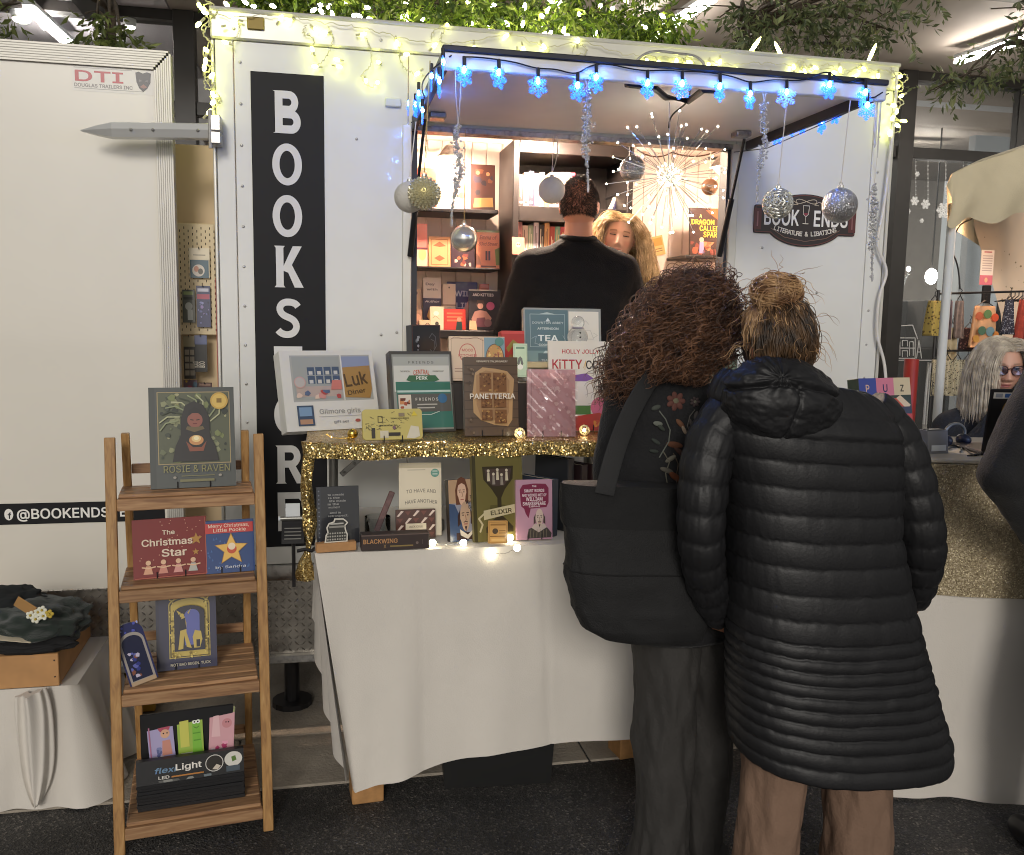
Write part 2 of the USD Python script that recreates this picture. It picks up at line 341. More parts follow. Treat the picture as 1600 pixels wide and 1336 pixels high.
for a, b in zip(seams, seams[1:]): tp('skin_panel', cbx(a + .0015, b - .0015, WY, WY + .04, Z0, 2.563, .002), SKIN)
tp('skin_panel', cbx(OX0 + .0015, OX1 - .0015, WY, WY + .04, Z0, OZ0 - .02, .002), SKIN)
tp('skin_panel', cbx(OX0 + .0015, OX1 - .0015, WY, WY + .04, OZ1 + .02, 2.563, .002), SKIN)
for a, b in ((OX1, 2.27), (2.27, X1)): tp('skin_panel', cbx(a + .0015, b - .0015, WY, WY + .04, Z0, 2.563, .002), SKIN)
tp('roof_rail', cat(cbx(X0 - .012, X1 + .012, WY - .014, WY + .05, 2.565, Z1, .006), cyl((X0 - .012, WY - .012, Z1 - .006), (X1 + .012, WY - .012, Z1 - .006), .009, 8)), ALUW)
tp('bottom_rail', cbx(X0 - .004, X1 + .004, WY - .008, WY + .05, Z0 - .07, Z0 - .002, .004), ALU)
tp('corner_post', cbx(X0 - .012, X0 - .001, WY - .006, WY + .05, Z0, 2.56, .003), ALUW); tp('corner_post', cbx(X1 + .001, X1 + .014, WY - .006, WY + .05, Z0, 2.56, .003), ALUW)
tp('reflector_strip', bx(X0 - .0145, X0 - .0125, WY - .004, WY + .03, .95, 1.72), M('red_reflector', 'a01818', .35))
tp('side_wall', bx(X0 + .001, X0 + .03, WY + .041, 4.95, Z0, Z1 - .02), SKIN); tp('side_wall', bx(X1 - .03, X1 - .001, WY + .041, 4.95, Z0, Z1 - .02), SKIN)
tp('roof', bx(X0, X1, WY + .051, 4.95, Z1 - .02, Z1), ALUW); tp('trailer_floor', bx(X0 + .03, X1 - .03, WY + .051, 4.94, .44, .47), M('ply_floor', '6b5a48', .7))
for y in (WY + .1, 4.8): tp('chassis_rail', bx(X0 + .1, X1 - .1, y, y + .06, .33, .438), BLK)
p = at(442, 1130, z=.3); 
tp('jack_stand', cat(cyl((p[0], WY + .12, .02), (p[0], WY + .12, .33), .03, 12), cyl((p[0], WY + .12, .005), (p[0], WY + .12, .03), .08, 14), cyl((p[0], WY + .12, .22), (p[0], WY + .12, .28), .045, 12)), BLK)
WHL = M('tyre_rubber', '141414', .8)
tp('wheel', cat(lathe([(.12, 0), (.3, .0), (.33, .04), (.33, .16), (.3, .2), (.12, .2)], 32)).apply_transform(trimesh.transformations.rotation_matrix(math.pi / 2, [1, 0, 0])).apply_translation([1.3, WY + .3, .34]), WHL)
# rivets: real small heads along the seams
def rivet(x, z): tp('rivet', ball((x, WY - .001, z), (.0055, .003, .0055), 1), ALU)
for z in np.arange(.75, 2.5, .145): rivet(-.282, z); rivet(2.30, z + .03)
for x, z in ((.13, 2.245), (.22, 1.52), (2.05, 1.72), (1.79, 1.9), (.28, 1.53)): rivet(x, z)
for x in np.arange(-.3, 2.3, .26): tp('rivet', ball((x, WY - .015, 2.6), (.006, .003, .006), 1), ALU)
# opening trim
for x in (OX0, OX1): tp('jamb_trim', cbx(x - .022, x + .012, WY - .012, WY + .06, OZ0 - .019, OZ1 + .019, .003), ALUW)
for x, s in ((OX0 + .013, 1), (OX1 - .013, -1)): tp('gasket', bx(x, x + s * .022, WY + .004, WY + .075, OZ0, OZ1), RUB)
tp('head_trim', bx(OX0 + .013, OX1 - .013, WY - .01, WY + .06, OZ1 - .001, OZ1 + .018), ALU); tp('sill_trim', bx(OX0 + .013, OX1 - .013, WY - .01, WY + .06, OZ0 - .019, OZ0 - .001), ALUW)
# serving counter inside the opening
tp('serving_counter', cbx(OX0 + .02, OX1 - .02, WY - .1, WY + .28, OZ0 + .0, OZ0 + .025, .004), M('pale_counter', 'cdbf96', .5))
# hatch
HY = 2.572; HA, HB = OX0 + .012, OX1 + .05
hatch = tp('hatch', bx(HA + .02, HB - .02, HY + .03, WY - .012, 2.318, 2.335), M('hatch_white', 'e6e4ee', .4, var=.03))
def hp(name, m, mat): m.apply_translation(-TC); return part(hatch, name, m, mat, smooth=30)
hp('front_lip', cbx(HA, HB, HY, HY + .028, 2.278, 2.322, .003), ALUW); hp('front_gasket', cbx(HA - .004, HB + .004, HY - .004, HY + .03, 2.323, 2.34, .003), RUB)
for x in (HA, HB - .02): hp('side_lip', cbx(x, x + .019, HY + .029, WY - .014, 2.285, 2.336, .003), RUB)
hp('hinge', cyl((HA, WY - .014, 2.33), (HB, WY - .014, 2.33), .009, 8), ALU)
lz = 2.295; lq = [at(px, py, z=lz) for px, py in ((978, 131), (1022, 137), (1040, 152), (1076, 158), (1100, 140), (1120, 141))]
hp('locking_bar', tube(lq, .0105, 8), BLK)
for px, py in ((683, 185), (1158, 213)):
    q = at(px, py, z=2.30); hp('latch_plate', cat(cbx(q[0] - .03, q[0] + .03, q[1] - .03, q[1] + .03, 2.296, 2.317, .004)), ALU)
for (a, b) in ((at(664, 186, y=3.28), at(641, 400, y=3.47)), (at(1163, 217, y=3.28), at(1124, 400, y=3.47))):
    m_ = a + (b - a) * .5; tp('gas_strut', cat(cyl(a, m_, .006, 8), cyl(m_, b, .0115, 10)), BLK, smooth=40)
hand = [at(px, py, y=WY - .05) for px, py in ((990, 104), (1000, 90), (1015, 82), (1060, 84), (1090, 90), (1102, 105))]
tp('roof_handle', tube(spline(hand, 20), .0055, 8), ALU, smooth=60)
tp('roof_bracket', cbx(*(at(400, 33, y=WY)[[0]] - .03), *(at(400, 33, y=WY)[[0]] + .03), WY - .022, WY - .0145, 2.6, 2.645, .004), M('old_gold', '7a6a3a', .5, metal=.6))

# vertical sign
SL, SR = -.247, .012
SZ1, SZ0 = 2.462, .70
vs = tp('vertical_sign', cbx(SL, SR, WY - .004, WY - .0005, SZ0, SZ1, .001), M('black_vinyl', '17171a', .5, var=.06, spec=.2))
LET = M('white_vinyl', 'd9d8d4', .5, var=.03)
def glyph(ch):
    """Sturdy display capitals, 1 tall and about .72 wide, with small flared feet."""
    R = lambda x0, y0, x1, y1: sbox(x0, y0, x1, y1)
    def D(x0, y0, x1, y1, t):                      # a D-shaped bowl
        o = lambda a, b, c, d: unary_union([sbox(a, b, c - (d - b) / 2 * .9, d), Point(c - (d - b) / 2 * .9, (b + d) / 2).buffer(1, 24).__class__(Point(0, 0).buffer(1, 24).exterior.coords) if 0 else Polygon([(c - (d - b) / 2 * .9 + (d - b) / 2 * .9 * math.cos(u), (b + d) / 2 + (d - b) / 2 * math.sin(u)) for u in np.linspace(-math.pi / 2, math.pi / 2, 24)])])
        return o(x0, y0, x1, y1).difference(o(x0 + t, y0 + t, x1 - t, y1 - t))
    E = lambda rx, ry: Polygon([(.36 + rx * math.cos(u), .5 + ry * math.sin(u)) for u in np.linspace(0, 2 * math.pi, 48)])
    foot = lambda x, y, s: Polygon([(x - .045, y), (x + .24, y), (x + .2, y + s * .05), (x, y + s * .05)])
    if ch == 'B': g = unary_union([R(.05, 0, .25, 1), D(.05, 0, .72, .55, .19), D(.05, .47, .66, 1, .18), Polygon([(.0, 1), (.2, 1), (.1, .95)]), Polygon([(.0, 0), (.2, 0), (.1, .05)])])
    if ch == 'O': g = E(.39, .52).difference(E(.2, .34))
    if ch == 'K': g = unary_union([R(.05, 0, .25, 1), Polygon([(.2, .42), (.5, 1), (.74, 1), (.36, .36)]), Polygon([(.28, .55), (.44, .6), (.78, 0), (.54, 0)]), foot(.05, 0, 1), foot(.05, 1, -1)])
    if ch == 'S':
        c = [(.63, .8), (.55, .88), (.4, .915), (.24, .89), (.145, .77), (.19, .63), (.36, .53), (.52, .44), (.585, .29), (.52, .15), (.36, .085), (.2, .11), (.09, .2)]
        g = LineString([tuple(q) for q in spline(np.c_[np.array(c), np.zeros(len(c))], 40)[:, :2]]).buffer(.088, cap_style='flat')
    if ch == 'T': g = unary_union([R(.26, 0, .46, 1), R(-.02, .83, .74, 1), Polygon([(-.02, .83), (.05, .83), (-.02, .76)]), Polygon([(.74, .83), (.67, .83), (.74, .76)]), foot(.26, 0, 1)])
    if ch == 'R': g = unary_union([R(.05, 0, .25, 1), D(.05, .42, .68, 1, .18), Polygon([(.32, .48), (.53, .48), (.8, 0), (.57, 0)]), foot(.05, 0, 1), foot(.05, 1, -1)])
    if ch == 'E': g = unary_union([R(.05, 0, .25, 1), R(.05, .83, .7, 1), R(.05, 0, .72, .17), R(.05, .43, .6, .59), Polygon([(.7, .83), (.63, .83), (.7, .75)])])
    return g
from shapely import affinity
for k, (ch, py0, py1) in enumerate((('B', 146, 206), ('O', 229, 286), ('O', 309, 367), ('K', 387, 447), ('S', 469, 526), ('T', 543, 600), ('O', 620, 676), ('R', 697, 754), ('E', 770, 828))):
    xa, xb = (427, 473); p0 = at(428, py1, y=WY); p1 = at(472, py0, y=WY); hgt = p1[2] - p0[2] + .008
    g = affinity.affine_transform(glyph(ch), [.098 / .72, 0, 0, hgt, at(428 + k * .6, py1, y=WY)[0] - .002, p0[2] - .004])
    m = ext(g, .0015, WY - .0044); m.apply_translation(-TC); part(vs, 'sign_letter', m, LET, label='white letter ' + ch)
# oval badge sign
BW, BH = .475, .215; bc = at(1257, 345, y=WY)
bd = Art(BW, BH)
def ell(a, b, cx=.5, cy=.5, n=48): return [(cx + a * math.cos(u), cy + b * math.sin(u)) for u in np.linspace(0, 2 * math.pi, n)]
outer = unary_union([Polygon([(x * BW, y * BH) for x, y in ell(.39, .5)]), sbox(.03 * BW, .27 * BH, .97 * BW, .73 * BH).buffer(.008), ])
bs = tp('badge_sign', ext(affinity.translate(outer, bc[0] - BW / 2, bc[2] - BH / 2), .006, WY - .001), M('badge_black', '231d1c', .45))
bd.shp(outer.buffer(-.004), '6b3a34').shp(outer.buffer(-.007), '2b2221')
for x in (.045, .955): bd.rect(x - .035, .3, x + .035, .7, '5a2a28'); bd.rect(x - .006, .36, x + .006, .64, '8a5a58')
sw = [(.5 + .1 * math.cos(u) * (1 + .0 * u), .86 + .04 * math.sin(2 * u)) for u in np.linspace(-2.2, 5, 40)]
bd.line(sw, .0022, 'c9b9a0').line([(.3, .79), (.38, .86), (.42, .8), (.38, .79)], .002, 'c9b9a0').line([(.7, .79), (.62, .86), (.58, .8), (.62, .79)], .002, 'c9b9a0')
bd.text('BOOK', .27, .4, .062, 'e9e5dc', .33).text('ENDS', .745, .4, .062, 'e9e5dc', .33)
bd.line([(.47, .78), (.475, .62), (.5, .57), (.525, .62), (.53, .78), (.47, .78)], .0022, 'd8cfc0').line([(.5, .57), (.5, .45)], .002, 'd8cfc0').line([(.475, .44), (.525, .44)], .003, 'd8cfc0').poly([(.475, .64), (.5, .58), (.525, .64)], '8a3040')
for k, ch in enumerate('LITERATURE & LIBATIONS'):
    if ch == ' ': continue
    u = (k - 10.5) / 10.5; bd.text(ch, .5 + u * .29, .2 + .1 * u * u, .018, 'ddd6c8', rot=18 * u)
bd.line([(.17, .33), (.3, .17), (.5, .1), (.7, .17), (.83, .33)], .002, '8a6a5a')
T_ = np.eye(4); T_[:3, 3] = np.array([bc[0] - BW / 2, WY - .0072, bc[2] - BH / 2]) - TC
printed(bs, 'badge_lettering', bd, T_)
# diamond plate skirt with raised treads
DPM = M('diamond_plate', '8f8a82', .35, metal=.85, var=.12, scale=8, rvar=.12)
dpx0, dpx1, dpz0, dpz1, dpy = -1.12, -.02, .3, .585, 3.42
dp = thing('diamond_plate_skirt', 'diamond plate metal skirt below the white trailer wall', 'panel', (-.57, dpy, dpz0))
part(dp, 'plate', bx(dpx0 + .57, dpx1 + .57, 0, .012, 0, dpz1 - dpz0), DPM)
tm = []
for i in range(44):
    for j in range(12):
        s = 1 if (i + j) % 2 else -1; loz = trimesh.convex.convex_hull(np.array([(-.011, 0, 0), (.011, 0, 0), (0, 0, .0038), (0, 0, -.0038), (-.006, -.0028, 0), (.006, -.0028, 0)]))
        loz.apply_transform(trimesh.transformations.rotation_matrix(s * math.pi / 4, [0, 1, 0])); loz.apply_translation([dpx0 + .57 + .0125 + i * .025, .0, .0125 + j * .0245]); tm.append(loz)
part(dp, 'raised_tread', cat(tm), DPM, kind='stuff')
part(dp, 'edge_angle', cat(cbx(dpx0 + .57, dpx1 + .57, -.03, .012, -.03, -.001, .003)), ALU)

# ================================================================ open door at the left
dr = thing('trailer_door', 'wide white trailer door with ribbed aluminium edge standing open at the left', 'door', (-.95, 3.56, .55))
DL, DRR, DZ0, DZ1 = -1.6, at(262, 365, y=3.56)[0] + .03, .545, at(262, 80, y=3.56)[2]
def dpn(name, m, mat, **k): m.apply_translation([.95, -3.56, -.55]); return part(dr, name, m, mat, **k)
DSK = M('door_skin', 'd9d4c8', .27, var=.03, scale=1.5, bump=.05, bscale=4, coat=.25)
dpn('door_skin', bx(DL, DRR - .06, 3.56, 3.6, DZ0, DZ1 - .07), DSK)
RIBA = M('ribbed_aluminium', 'b3b0a8', .42, metal=.35, var=.06)
for k in range(8):
    x = DRR - .0595 + k * .0074; dpn('edge_rib', cbx(x, x + .0069, 3.549 - .0006 * (k % 2), 3.6, DZ0, DZ1 - .07 + k * .0084, .0006), RIBA)
    z = DZ1 - .0695 + k * .0085; dpn('edge_rib', cbx(DL, DRR - .0605 + k * .0074, 3.549 - .001 * (k % 2), 3.6, z, z + .0079, .0006), RIBA)
dpn('bottom_seal', cbx(DL, DRR, 3.55, 3.6, DZ0 - .02, DZ0 - .001, .003), ALUW)
q0, q1 = at(-60, 821, y=3.56), at(181, 783, y=3.56); st = dpn('vinyl_strip', bx(DL, DRR - .07, 3.5575, 3.559, q0[2] - .002, q1[2]), M('black_vinyl', '1e1e20'))
sa = Art(.5, q1[2] - q0[2]); sa.disc(.06, .5, .03, 'e8e6e0', ry=.28).disc(-.07, .5, .035, 'e8e6e0', ry=.32).disc(-.07, .5, .025, '1e1e20', ry=.24).text('f', .065, .3, .022, '1e1e20').text('@BOOKENDSYE', .115, .27, .036, 'e8e6e0', al='l')
T_ = np.eye(4); T_[:3, 3] = np.array([at(0, 800, y=3.56)[0], 3.5572, q0[2] - .002]) - [-.95, 3.56, .55]
printed(st, 'strip_lettering', sa, T_, PRINTM)
q0, q1 = at(114, 141, y=3.56), at(242, 107, y=3.56); W_, H_ = q1[0] - q0[0], .085
da = Art(W_, H_, 'd8d4cc'); da.rect(.02, .93, .72, .945, '55504c').rect(.02, .1, .85, .115, '55504c')
v, f = tex_text('DTI', .036, True)
da.text('DTI', .32, .4, .036, 'b02430', .58).text('DOUGLAS TRAILERS INC', .37, .17, .0115, '6a6460', .7)
da.poly([(.76, .88), (.8, .92), (.85, .86), (.9, .92), (.95, .88), (.94, .5), (.9, .25), (.85, .1), (.8, .25), (.77, .5)], '2e2a30').poly([(.8, .62), (.84, .55), (.8, .5)], '6a6468').poly([(.91, .62), (.87, .55), (.91, .5)], '6a6468').poly([(.81, .3), (.855, .42), (.9, .3), (.855, .24)], '8a5a50')
T_ = np.eye(4); T_[:3, 3] = np.array([q0[0], 3.5597, q0[2]]) - [-.95, 3.56, .55]; printed(dr, 'maker_sticker', da, T_)
# strap bar of the hinge
a, b = at(330, 206, y=3.44), at(176, 204, y=3.44); tip = at(126, 204, y=3.44)
sb = thing('hinge_strap', 'pointed aluminium hinge strap sticking out from the trailer corner', 'hinge', a)
h_ = span(a, 13); prof = [np.array([(0, -.012, z * .5), (0, -.02, z), (0, -.024, 0), (0, -.02, -z), (0, 0.0, -z), (0, 0, z)]) for z in (h_,)]
def barring(c, k): return np.array([c + np.array([0, y * k - .0, z * k]) for y, z in ((0, h_), (-.014, h_ * .85), (-.022, h_ * .1), (-.014, -h_ * .8), (0, -h_), (.008, 0))])
part(sb, 'strap', loft([barring(np.zeros(3), 1), barring(b - a, 1), barring(b - a + (tip - b) * .5, .6), barring(tip - a, .08)]), M('bright_aluminium', 'dadad6', .28, metal=.65, var=.05))
part(sb, 'hinge_plate', cat(cbx(-.0, .035, -.03, .05, -.045, -.002, .003), cbx(-.0, .035, -.03, .05, .0, .055, .003), cyl((.0, -.02, -.06), (.0, -.02, .07), .008)), ALU)
for k in (.1, .45, .62): part(sb, 'bolt', ball((b - a) * k * 1.3 + [0, -.021, 0], .006, 1), ALU)
# ---- pegboard and beige panel in the gap
bp = solo('beige_partition', cbx(-.72, -.375, 3.82, 3.84, .6, at(300, 226, y=3.82)[2]), M('beige_board', 'd6bd97', .6, var=.04), 'beige partition board in the gap between door and trailer', 'panel')
p0, p1 = at(280, 523, y=3.76), at(335, 350, y=3.76)
pg = thing('pegboard', 'cream pegboard with slot holes in the gap beside the trailer', 'pegboard', (p0[0], 3.76, p0[2]))
pw, ph = p1[0] - p0[0], p1[2] - p0[2]; HOLE = M('peg_hole', '4a3c2c', .8)
part(pg, 'board', cbx(-.1, pw, 0, .008, 0, ph, .004), M('cream_board', 'e0cda8', .5, var=.03))
hl = [cbx(x - .0018, x + .0018, -.0006, .001, z - .005, z + .005) for i, x in enumerate(np.arange(.012, pw, .016)) for z in np.arange(.02 + .012 * (i % 2), ph - .01, .024)]
part(pg, 'slot_hole', cat(hl), HOLE, kind='stuff')
def pack(x0, y0, x1, y1, art, label, name='card_pack', yy=3.745, t=.006, cat_='pack', col='dddddd', hook=True):
    a, b = at(x0, y1, y=yy), at(x1, y0, y=yy); t_ = thing(name, label, cat_, (a[0], yy, a[2])); w, h = b[0] - a[0], b[2] - a[2]
    part(t_, 'card', cbx(0, w, 0, t, 0, h, .0015), M('card_' + col, col, .5)); A = Art(w, h); art(A); printed(t_, 'print', A)
    if hook: part(t_, 'hook', tube([(w / 2, .012, h - .004), (w / 2, -.01, h - .004), (w / 2, -.012, h + .004)], .0015, 5), BLK)
g = random.Random(5)
pack(296, 388, 327, 434, lambda A: (A.rect(0, .62, 1, 1, 'e5d8bd'), A.rect(.05, 0, .95, .6, '41606f'), A.disc(.45, .25, .3, 'd9cfc4', ry=.2), A.disc(.35, .3, .12, 'c98a70', ry=.1), A.disc(.55, .22, .12, '5b5a50', ry=.1), A.rect(.2, .75, .8, .78, '8a8070')), 'cream card pack with a teal picture hanging on the pegboard', col='e5d8bd')
pack(286, 453, 304, 504, lambda A: (A.rect(0, 0, 1, 1, '5c6058'), A.rect(.1, .85, .9, .95, '8fa06a'), A.disc(.5, .5, .3, 'b9bcb8', ry=.12), A.rect(.4, .08, .8, .4, 'c6cac8'), A.rect(.1, .7, .9, .78, '383c38')), 'grey blister pack at the left of the pegboard', col='5c6058')
pack(308, 447, 328, 511, lambda A: (A.rect(0, 0, 1, 1, '353a63'), A.rect(.05, .68, .95, .8, 'b0435e'), A.blobs(16, ['6b70a8', '8f93c8', '272a4a', '9a86c0'], 4, .1, .05, .9, .62, (.05, .14)), A.rect(.1, .86, .9, .94, 'c8c8d8')), 'purple patterned bookmark at the right of the pegboard', 'bookmark', cat_='bookmark', col='353a63')
pack(288, 525, 304, 592, lambda A: (A.rect(0, 0, 1, 1, '35302a'), A.rect(0, .75, 1, 1, '8f8568'), [A.rect(.1 + .45 * i, .08 + .16 * j, .48 + .45 * i, .2 + .16 * j, '8d8474') for i in range(2) for j in range(4)]), 'dark bookmark with a grid of small pictures', 'bookmark', cat_='bookmark', col='35302a')
pack(305, 524, 323, 581, lambda A: (A.rect(0, 0, 1, 1, '232220'), A.rect(0, .75, 1, 1, '56608a'), A.text('BOOO', .27, .12, .02, 'd9d2c2', .5, rot=90, al='l'), A.text('BOO', .78, .12, .02, 'd9d2c2', .5, rot=90, al='l')), 'black bookmark with big white letters', 'bookmark', cat_='bookmark', col='232220')
pack(288, 594, 308, 643, lambda A: (A.rect(0, 0, 1, 1, '6a5560'), A.blobs(10, ['c9a63c', 'a04a58', '4a6a80', 'd8c070'], 8, 0, 0, 1, 1, (.1, .25))), 'bookmark with yellow and red pattern low beside the trailer', 'bookmark', cat_='bookmark', col='6a5560')
pack(310, 598, 331, 645, lambda A: (A.rect(0, 0, 1, 1, '4a2a28'), A.rect(.1, .9, .9, .97, '8a6a58'), A.poly([(.3, .0), (.3, .55), (.5, .7), (.7, .55), (.7, 0), (.62, 0), (.62, .5), (.5, .62), (.38, .5), (.38, 0)], 'c9b8a8')), 'maroon bookmark with an arched doorway low beside the trailer', 'bookmark', cat_='bookmark', col='4a2a28')
# ================================================================ the white-clothed display table
TZ, TY = .862, 2.79
CLOTH = M('white_cloth', 'd3cdc4', .85, var=.03, scale=3, bump=.12, bscale=260, sheen=.15)
GREY = M('grey_steel', '85847f', .4, metal=.7); WOOD2 = M('raw_block', 'a87c4c', .7, var=.2, scale=30)
TX0, TX1, TYB = -.03, 1.5, 3.42
tb = thing('folding_table', 'folding display table standing on wooden blocks under the white cloth', 'table', (.7, 3.1, 0))
part(tb, 'tabletop', cbx(TX0 + .01 - .7, TX1 - .7, TY + .012 - 3.1, TYB - 3.1, TZ - .05, TZ - .008, .004), GREY)
LEGS = [(.13, 2.86), (1.09, 3.0), (.13, 3.3), (1.09, 3.36)]
for x, y in LEGS: part(tb, 'leg', cyl((x - .7, y - 3.1, .1), (x - .7, y - 3.1, TZ - .05), .014, 10), GREY)
for k, (x, y) in enumerate(LEGS):
    solo('wooden_block', cbx(-.052, .052, -.05, .05, 0, .098, .004), WOOD2, ('pale wooden block under the front left table leg', 'wooden block under the table beside the dark trousers', 'wooden block under the rear left table leg', 'wooden block under the rear right table leg')[k], 'block', (x, y, .001), rz=4 + 5 * k)
# the cloth: top, front fall with an uneven hem, left fall
def hem(u):                                                      # height of the hem along the front
    px = np.interp(u, [0, .03, .08, .16, .26, .38, .55, .75, 1], [549, 572, 600, 660, 740, 800, 900, 1000, 1140]); py = np.interp(u, [0, .03, .08, .16, .26, .38, .55, .75, 1], [1222, 1236, 1229, 1210, 1186, 1170, 1156, 1148, 1165])
    return float(at(px, py, y=TY - .03)[2])
nu, nv = 120, 60; V = []
us = np.linspace(0, 1, nu) ** 1.15
for j in range(nv):
    for i, u in enumerate(us):
        if j < 8:                                                # over the top
            t = j / 8; x = TX0 + (TX1 - TX0) * u; V.append((x, TYB + (TY - TYB) * t, TZ + .0012 * math.sin(9 * x + 3 * t)))
        else:
            t = (j - 8) / (nv - 9); x = TX0 + (TX1 - TX0) * u; z = TZ - .004 + (hem(u) - TZ) * t
            fold = .020 * t * math.sin(x * 17 + 1.4 * math.sin(x * 3)) * (.25 + .75 * math.exp(-u * 2.2)) + .007 * math.sin(x * 41 + 2 * t) * t * math.exp(-u * 3) + .006 * (meshkit.fbm(np.array([x * 6, t * 3, 0.])) - .5)
            xs = x + .09 * t * math.exp(-u * 16) + .02 * t * math.exp(-u * 4)
            V.append((xs, TY - .004 - .03 * t ** 1.2 + fold - .006 * min(1, t * 12) + .005 * math.exp(-((x - .70 - .03 * t) / .008) ** 2) + .003 * math.exp(-((x - .3) / .006) ** 2), z))
F_ = [(j * nu + i, j * nu + i + 1, (j + 1) * nu + i + 1, (j + 1) * nu + i) for j in range(nv - 1) for i in range(nu - 1)]
front = trimesh.Trimesh(*meshkit.arrays((np.array(V), np.array(F_)))[:2], process=False)
S = []; ns = 30
for j in range(ns):
    t = j / (ns - 1)
    for i in range(nu // 2):
        w = i / (nu // 2 - 1); y = TY - .004 + (TYB - TY) * w; zb = hem(0) + .25 * w * w + .08 * w; z = TZ + (zb - TZ) * t
        S.append((TX0 + .09 * t * (1 - w) + .014 * t * math.sin(w * 22) - .02 * t * w, y - .03 * t * (1 - w), z))
m2 = nu // 2; F2 = [(j * m2 + i, (j + 1) * m2 + i, (j + 1) * m2 + i + 1, j * m2 + i + 1) for j in range(ns - 1) for i in range(m2 - 1)]
side = trimesh.Trimesh(*meshkit.arrays((np.array(S), np.array(F2)))[:2], process=False)
cl = cat(front, side); cl.merge_vertices(digits_vertex=4)
solo('tablecloth', cl, CLOTH, 'white cloth hanging over the front of the book display table', 'tablecloth', smooth=50)
# black bin underneath
a, b = at(690, 1241, z=.0), at(868, 1231, z=.0)
bn = thing('storage_bin', 'black plastic storage bin on the asphalt under the display table', 'bin', (a + b) / 2, rz=math.degrees(math.atan2(b[1] - a[1], b[0] - a[0])))
w_ = np.linalg.norm(b - a) / 2; BIN = M('black_bin', '141414', .45)
part(bn, 'tub', trimesh.convex.convex_hull(np.array([(sx * w_ * k, sy * .17 * k + .19, z) for sx in (-1, 1) for sy in (-1, 1) for k, z in ((.94, .002), (1, .23))])), BIN)
part(bn, 'rim', cat(cbx(-w_ - .012, w_ + .012, .0, .38, .232, .25, .004)), BIN)
# ---------------- sequinned upper shelf
SEQ = usdkit.material(stage, '/World/Looks/gold_sequins', {
    't': ('texture_coordinate', {}), 'v': ('voronoi_texture', {'scale': 290.0}), 's': ('vector_math', {'math_type': 'subtract', 'vector2': (.5, .5, .5)}), 'k': ('vector_math', {'math_type': 'scale', 'scale': .95}),
    'g': ('geometry', {}), 'a': ('vector_math', {'math_type': 'add'}), 'n': ('vector_math', {'math_type': 'normalize'}), 'w': ('white_noise_texture', {}),
    'r': ('rgb_ramp', {'ramp': [(0, lin('8a7442')), (.5, lin('b89a5a')), (.8, lin('dcc080')), (1, lin('f6e7b0'))]}), 'p': ('principled_bsdf', {'metallic': .85, 'roughness': .22})},
    [('t.object', 'v.vector'), ('v.color', 's.vector1'), ('s.vector', 'k.vector1'), ('g.normal', 'a.vector1'), ('k.vector', 'a.vector2'), ('a.vector', 'n.vector1'), ('n.vector', 'p.normal'), ('v.color', 'w.vector'), ('w.value', 'r.fac'), ('r.color', 'p.base_color')], surface='p.BSDF')
SZ, SY0, SY1, SX0, SX1 = 1.188, 2.88, 3.28, -.055, 1.3
sh = thing('riser_shelf', 'raised shelf on grey steel posts above the white table', 'shelf', (.6, 3.05, TZ))
part(sh, 'shelf_board', cbx(SX0 - .6 + .006, SX1 - .6, SY0 + .006 - 3.05, SY1 - 3.05, SZ - .03 - TZ, SZ - .004 - TZ, .002), WHT)
for px in (521, 918):
    q = at(px, 740, y=SY1 - .08); part(sh, 'post', cyl((q[0] - .6, q[1] - 3.05, .001), (q[0] - .6, q[1] - 3.05, SZ - .03 - TZ), .0165, 14), GREY, smooth=40)
q0, q1 = at(533, 742, y=SY1 - .07), at(575, 706, y=SY1 - .07); part(sh, 'brace', beam(q0 - [.6, 3.05, TZ], q1 - [.6, 3.05, TZ], .004, .02), GREY)
for e in (q0 + (q1 - q0) * .12, q0 + (q1 - q0) * .5): part(sh, 'bolt', ball(e - [.6, 3.054, TZ], .005, 1), GREY)
# sequin runner: top sheet, drooping front band
R_ = []
for k, (y, z) in enumerate([(SY1, SZ), (SY0 + .01, SZ), (SY0, SZ - .003), (SY0 - .004, SZ - .012), (SY0 - .006, SZ - .03), (SY0 - .004, SZ - .05)]):
    R_.append([(x, y + .003 * math.sin(31 * x + k), z + .0025 * math.sin(17 * x + k * 1.7) * (1 + k) / 3) for x in np.linspace(SX0, SX1, 90)])
R_ = np.array(R_); ru = loft(R_, cap=False, closed=False)
solo('sequin_runner', ru, SEQ, 'gold sequin cloth draped over the raised book shelf', 'runner', smooth=60)
# the sequin tail at the left end
tl = [at(px, py, y=SY0 + .03) for px, py in ((487, 690), (482, 712), (480, 745), (481, 790), (484, 830), (482, 856), (476, 878), (478, 906))]
wd = [.030, .020, .017, .020, .018, .008, .020, .024]
T9 = spline(np.c_[np.array(tl), wd], 40)
RR = []
for k, (x, y, z, w) in enumerate(T9):
    t = np.linspace(0, 2 * math.pi, 19)[:-1]; RR.append(np.stack([x + w * np.cos(t) * (1 + .2 * np.sin(3 * t + k * .4)), y + w * .8 * np.sin(t) * (1 + .25 * np.sin(4 * t - k * .3)), np.full(18, z)], 1))
solo('sequin_tail', loft(RR), SEQ, 'gathered gold sequin cloth hanging at the left end of the shelf', 'cloth', smooth=60)
q = at(482, 856, y=SY0 + .03)
solo('cable_tie', tube([q + np.array(o) for o in ((-.035, -.02, -.004), (-.01, -.026, .002), (.01, -.026, -.004), (.03, -.01, .008), (.05, .0, .012))], .006, 6), BLK, 'black tie wound round the gold sequin tail', 'tie')

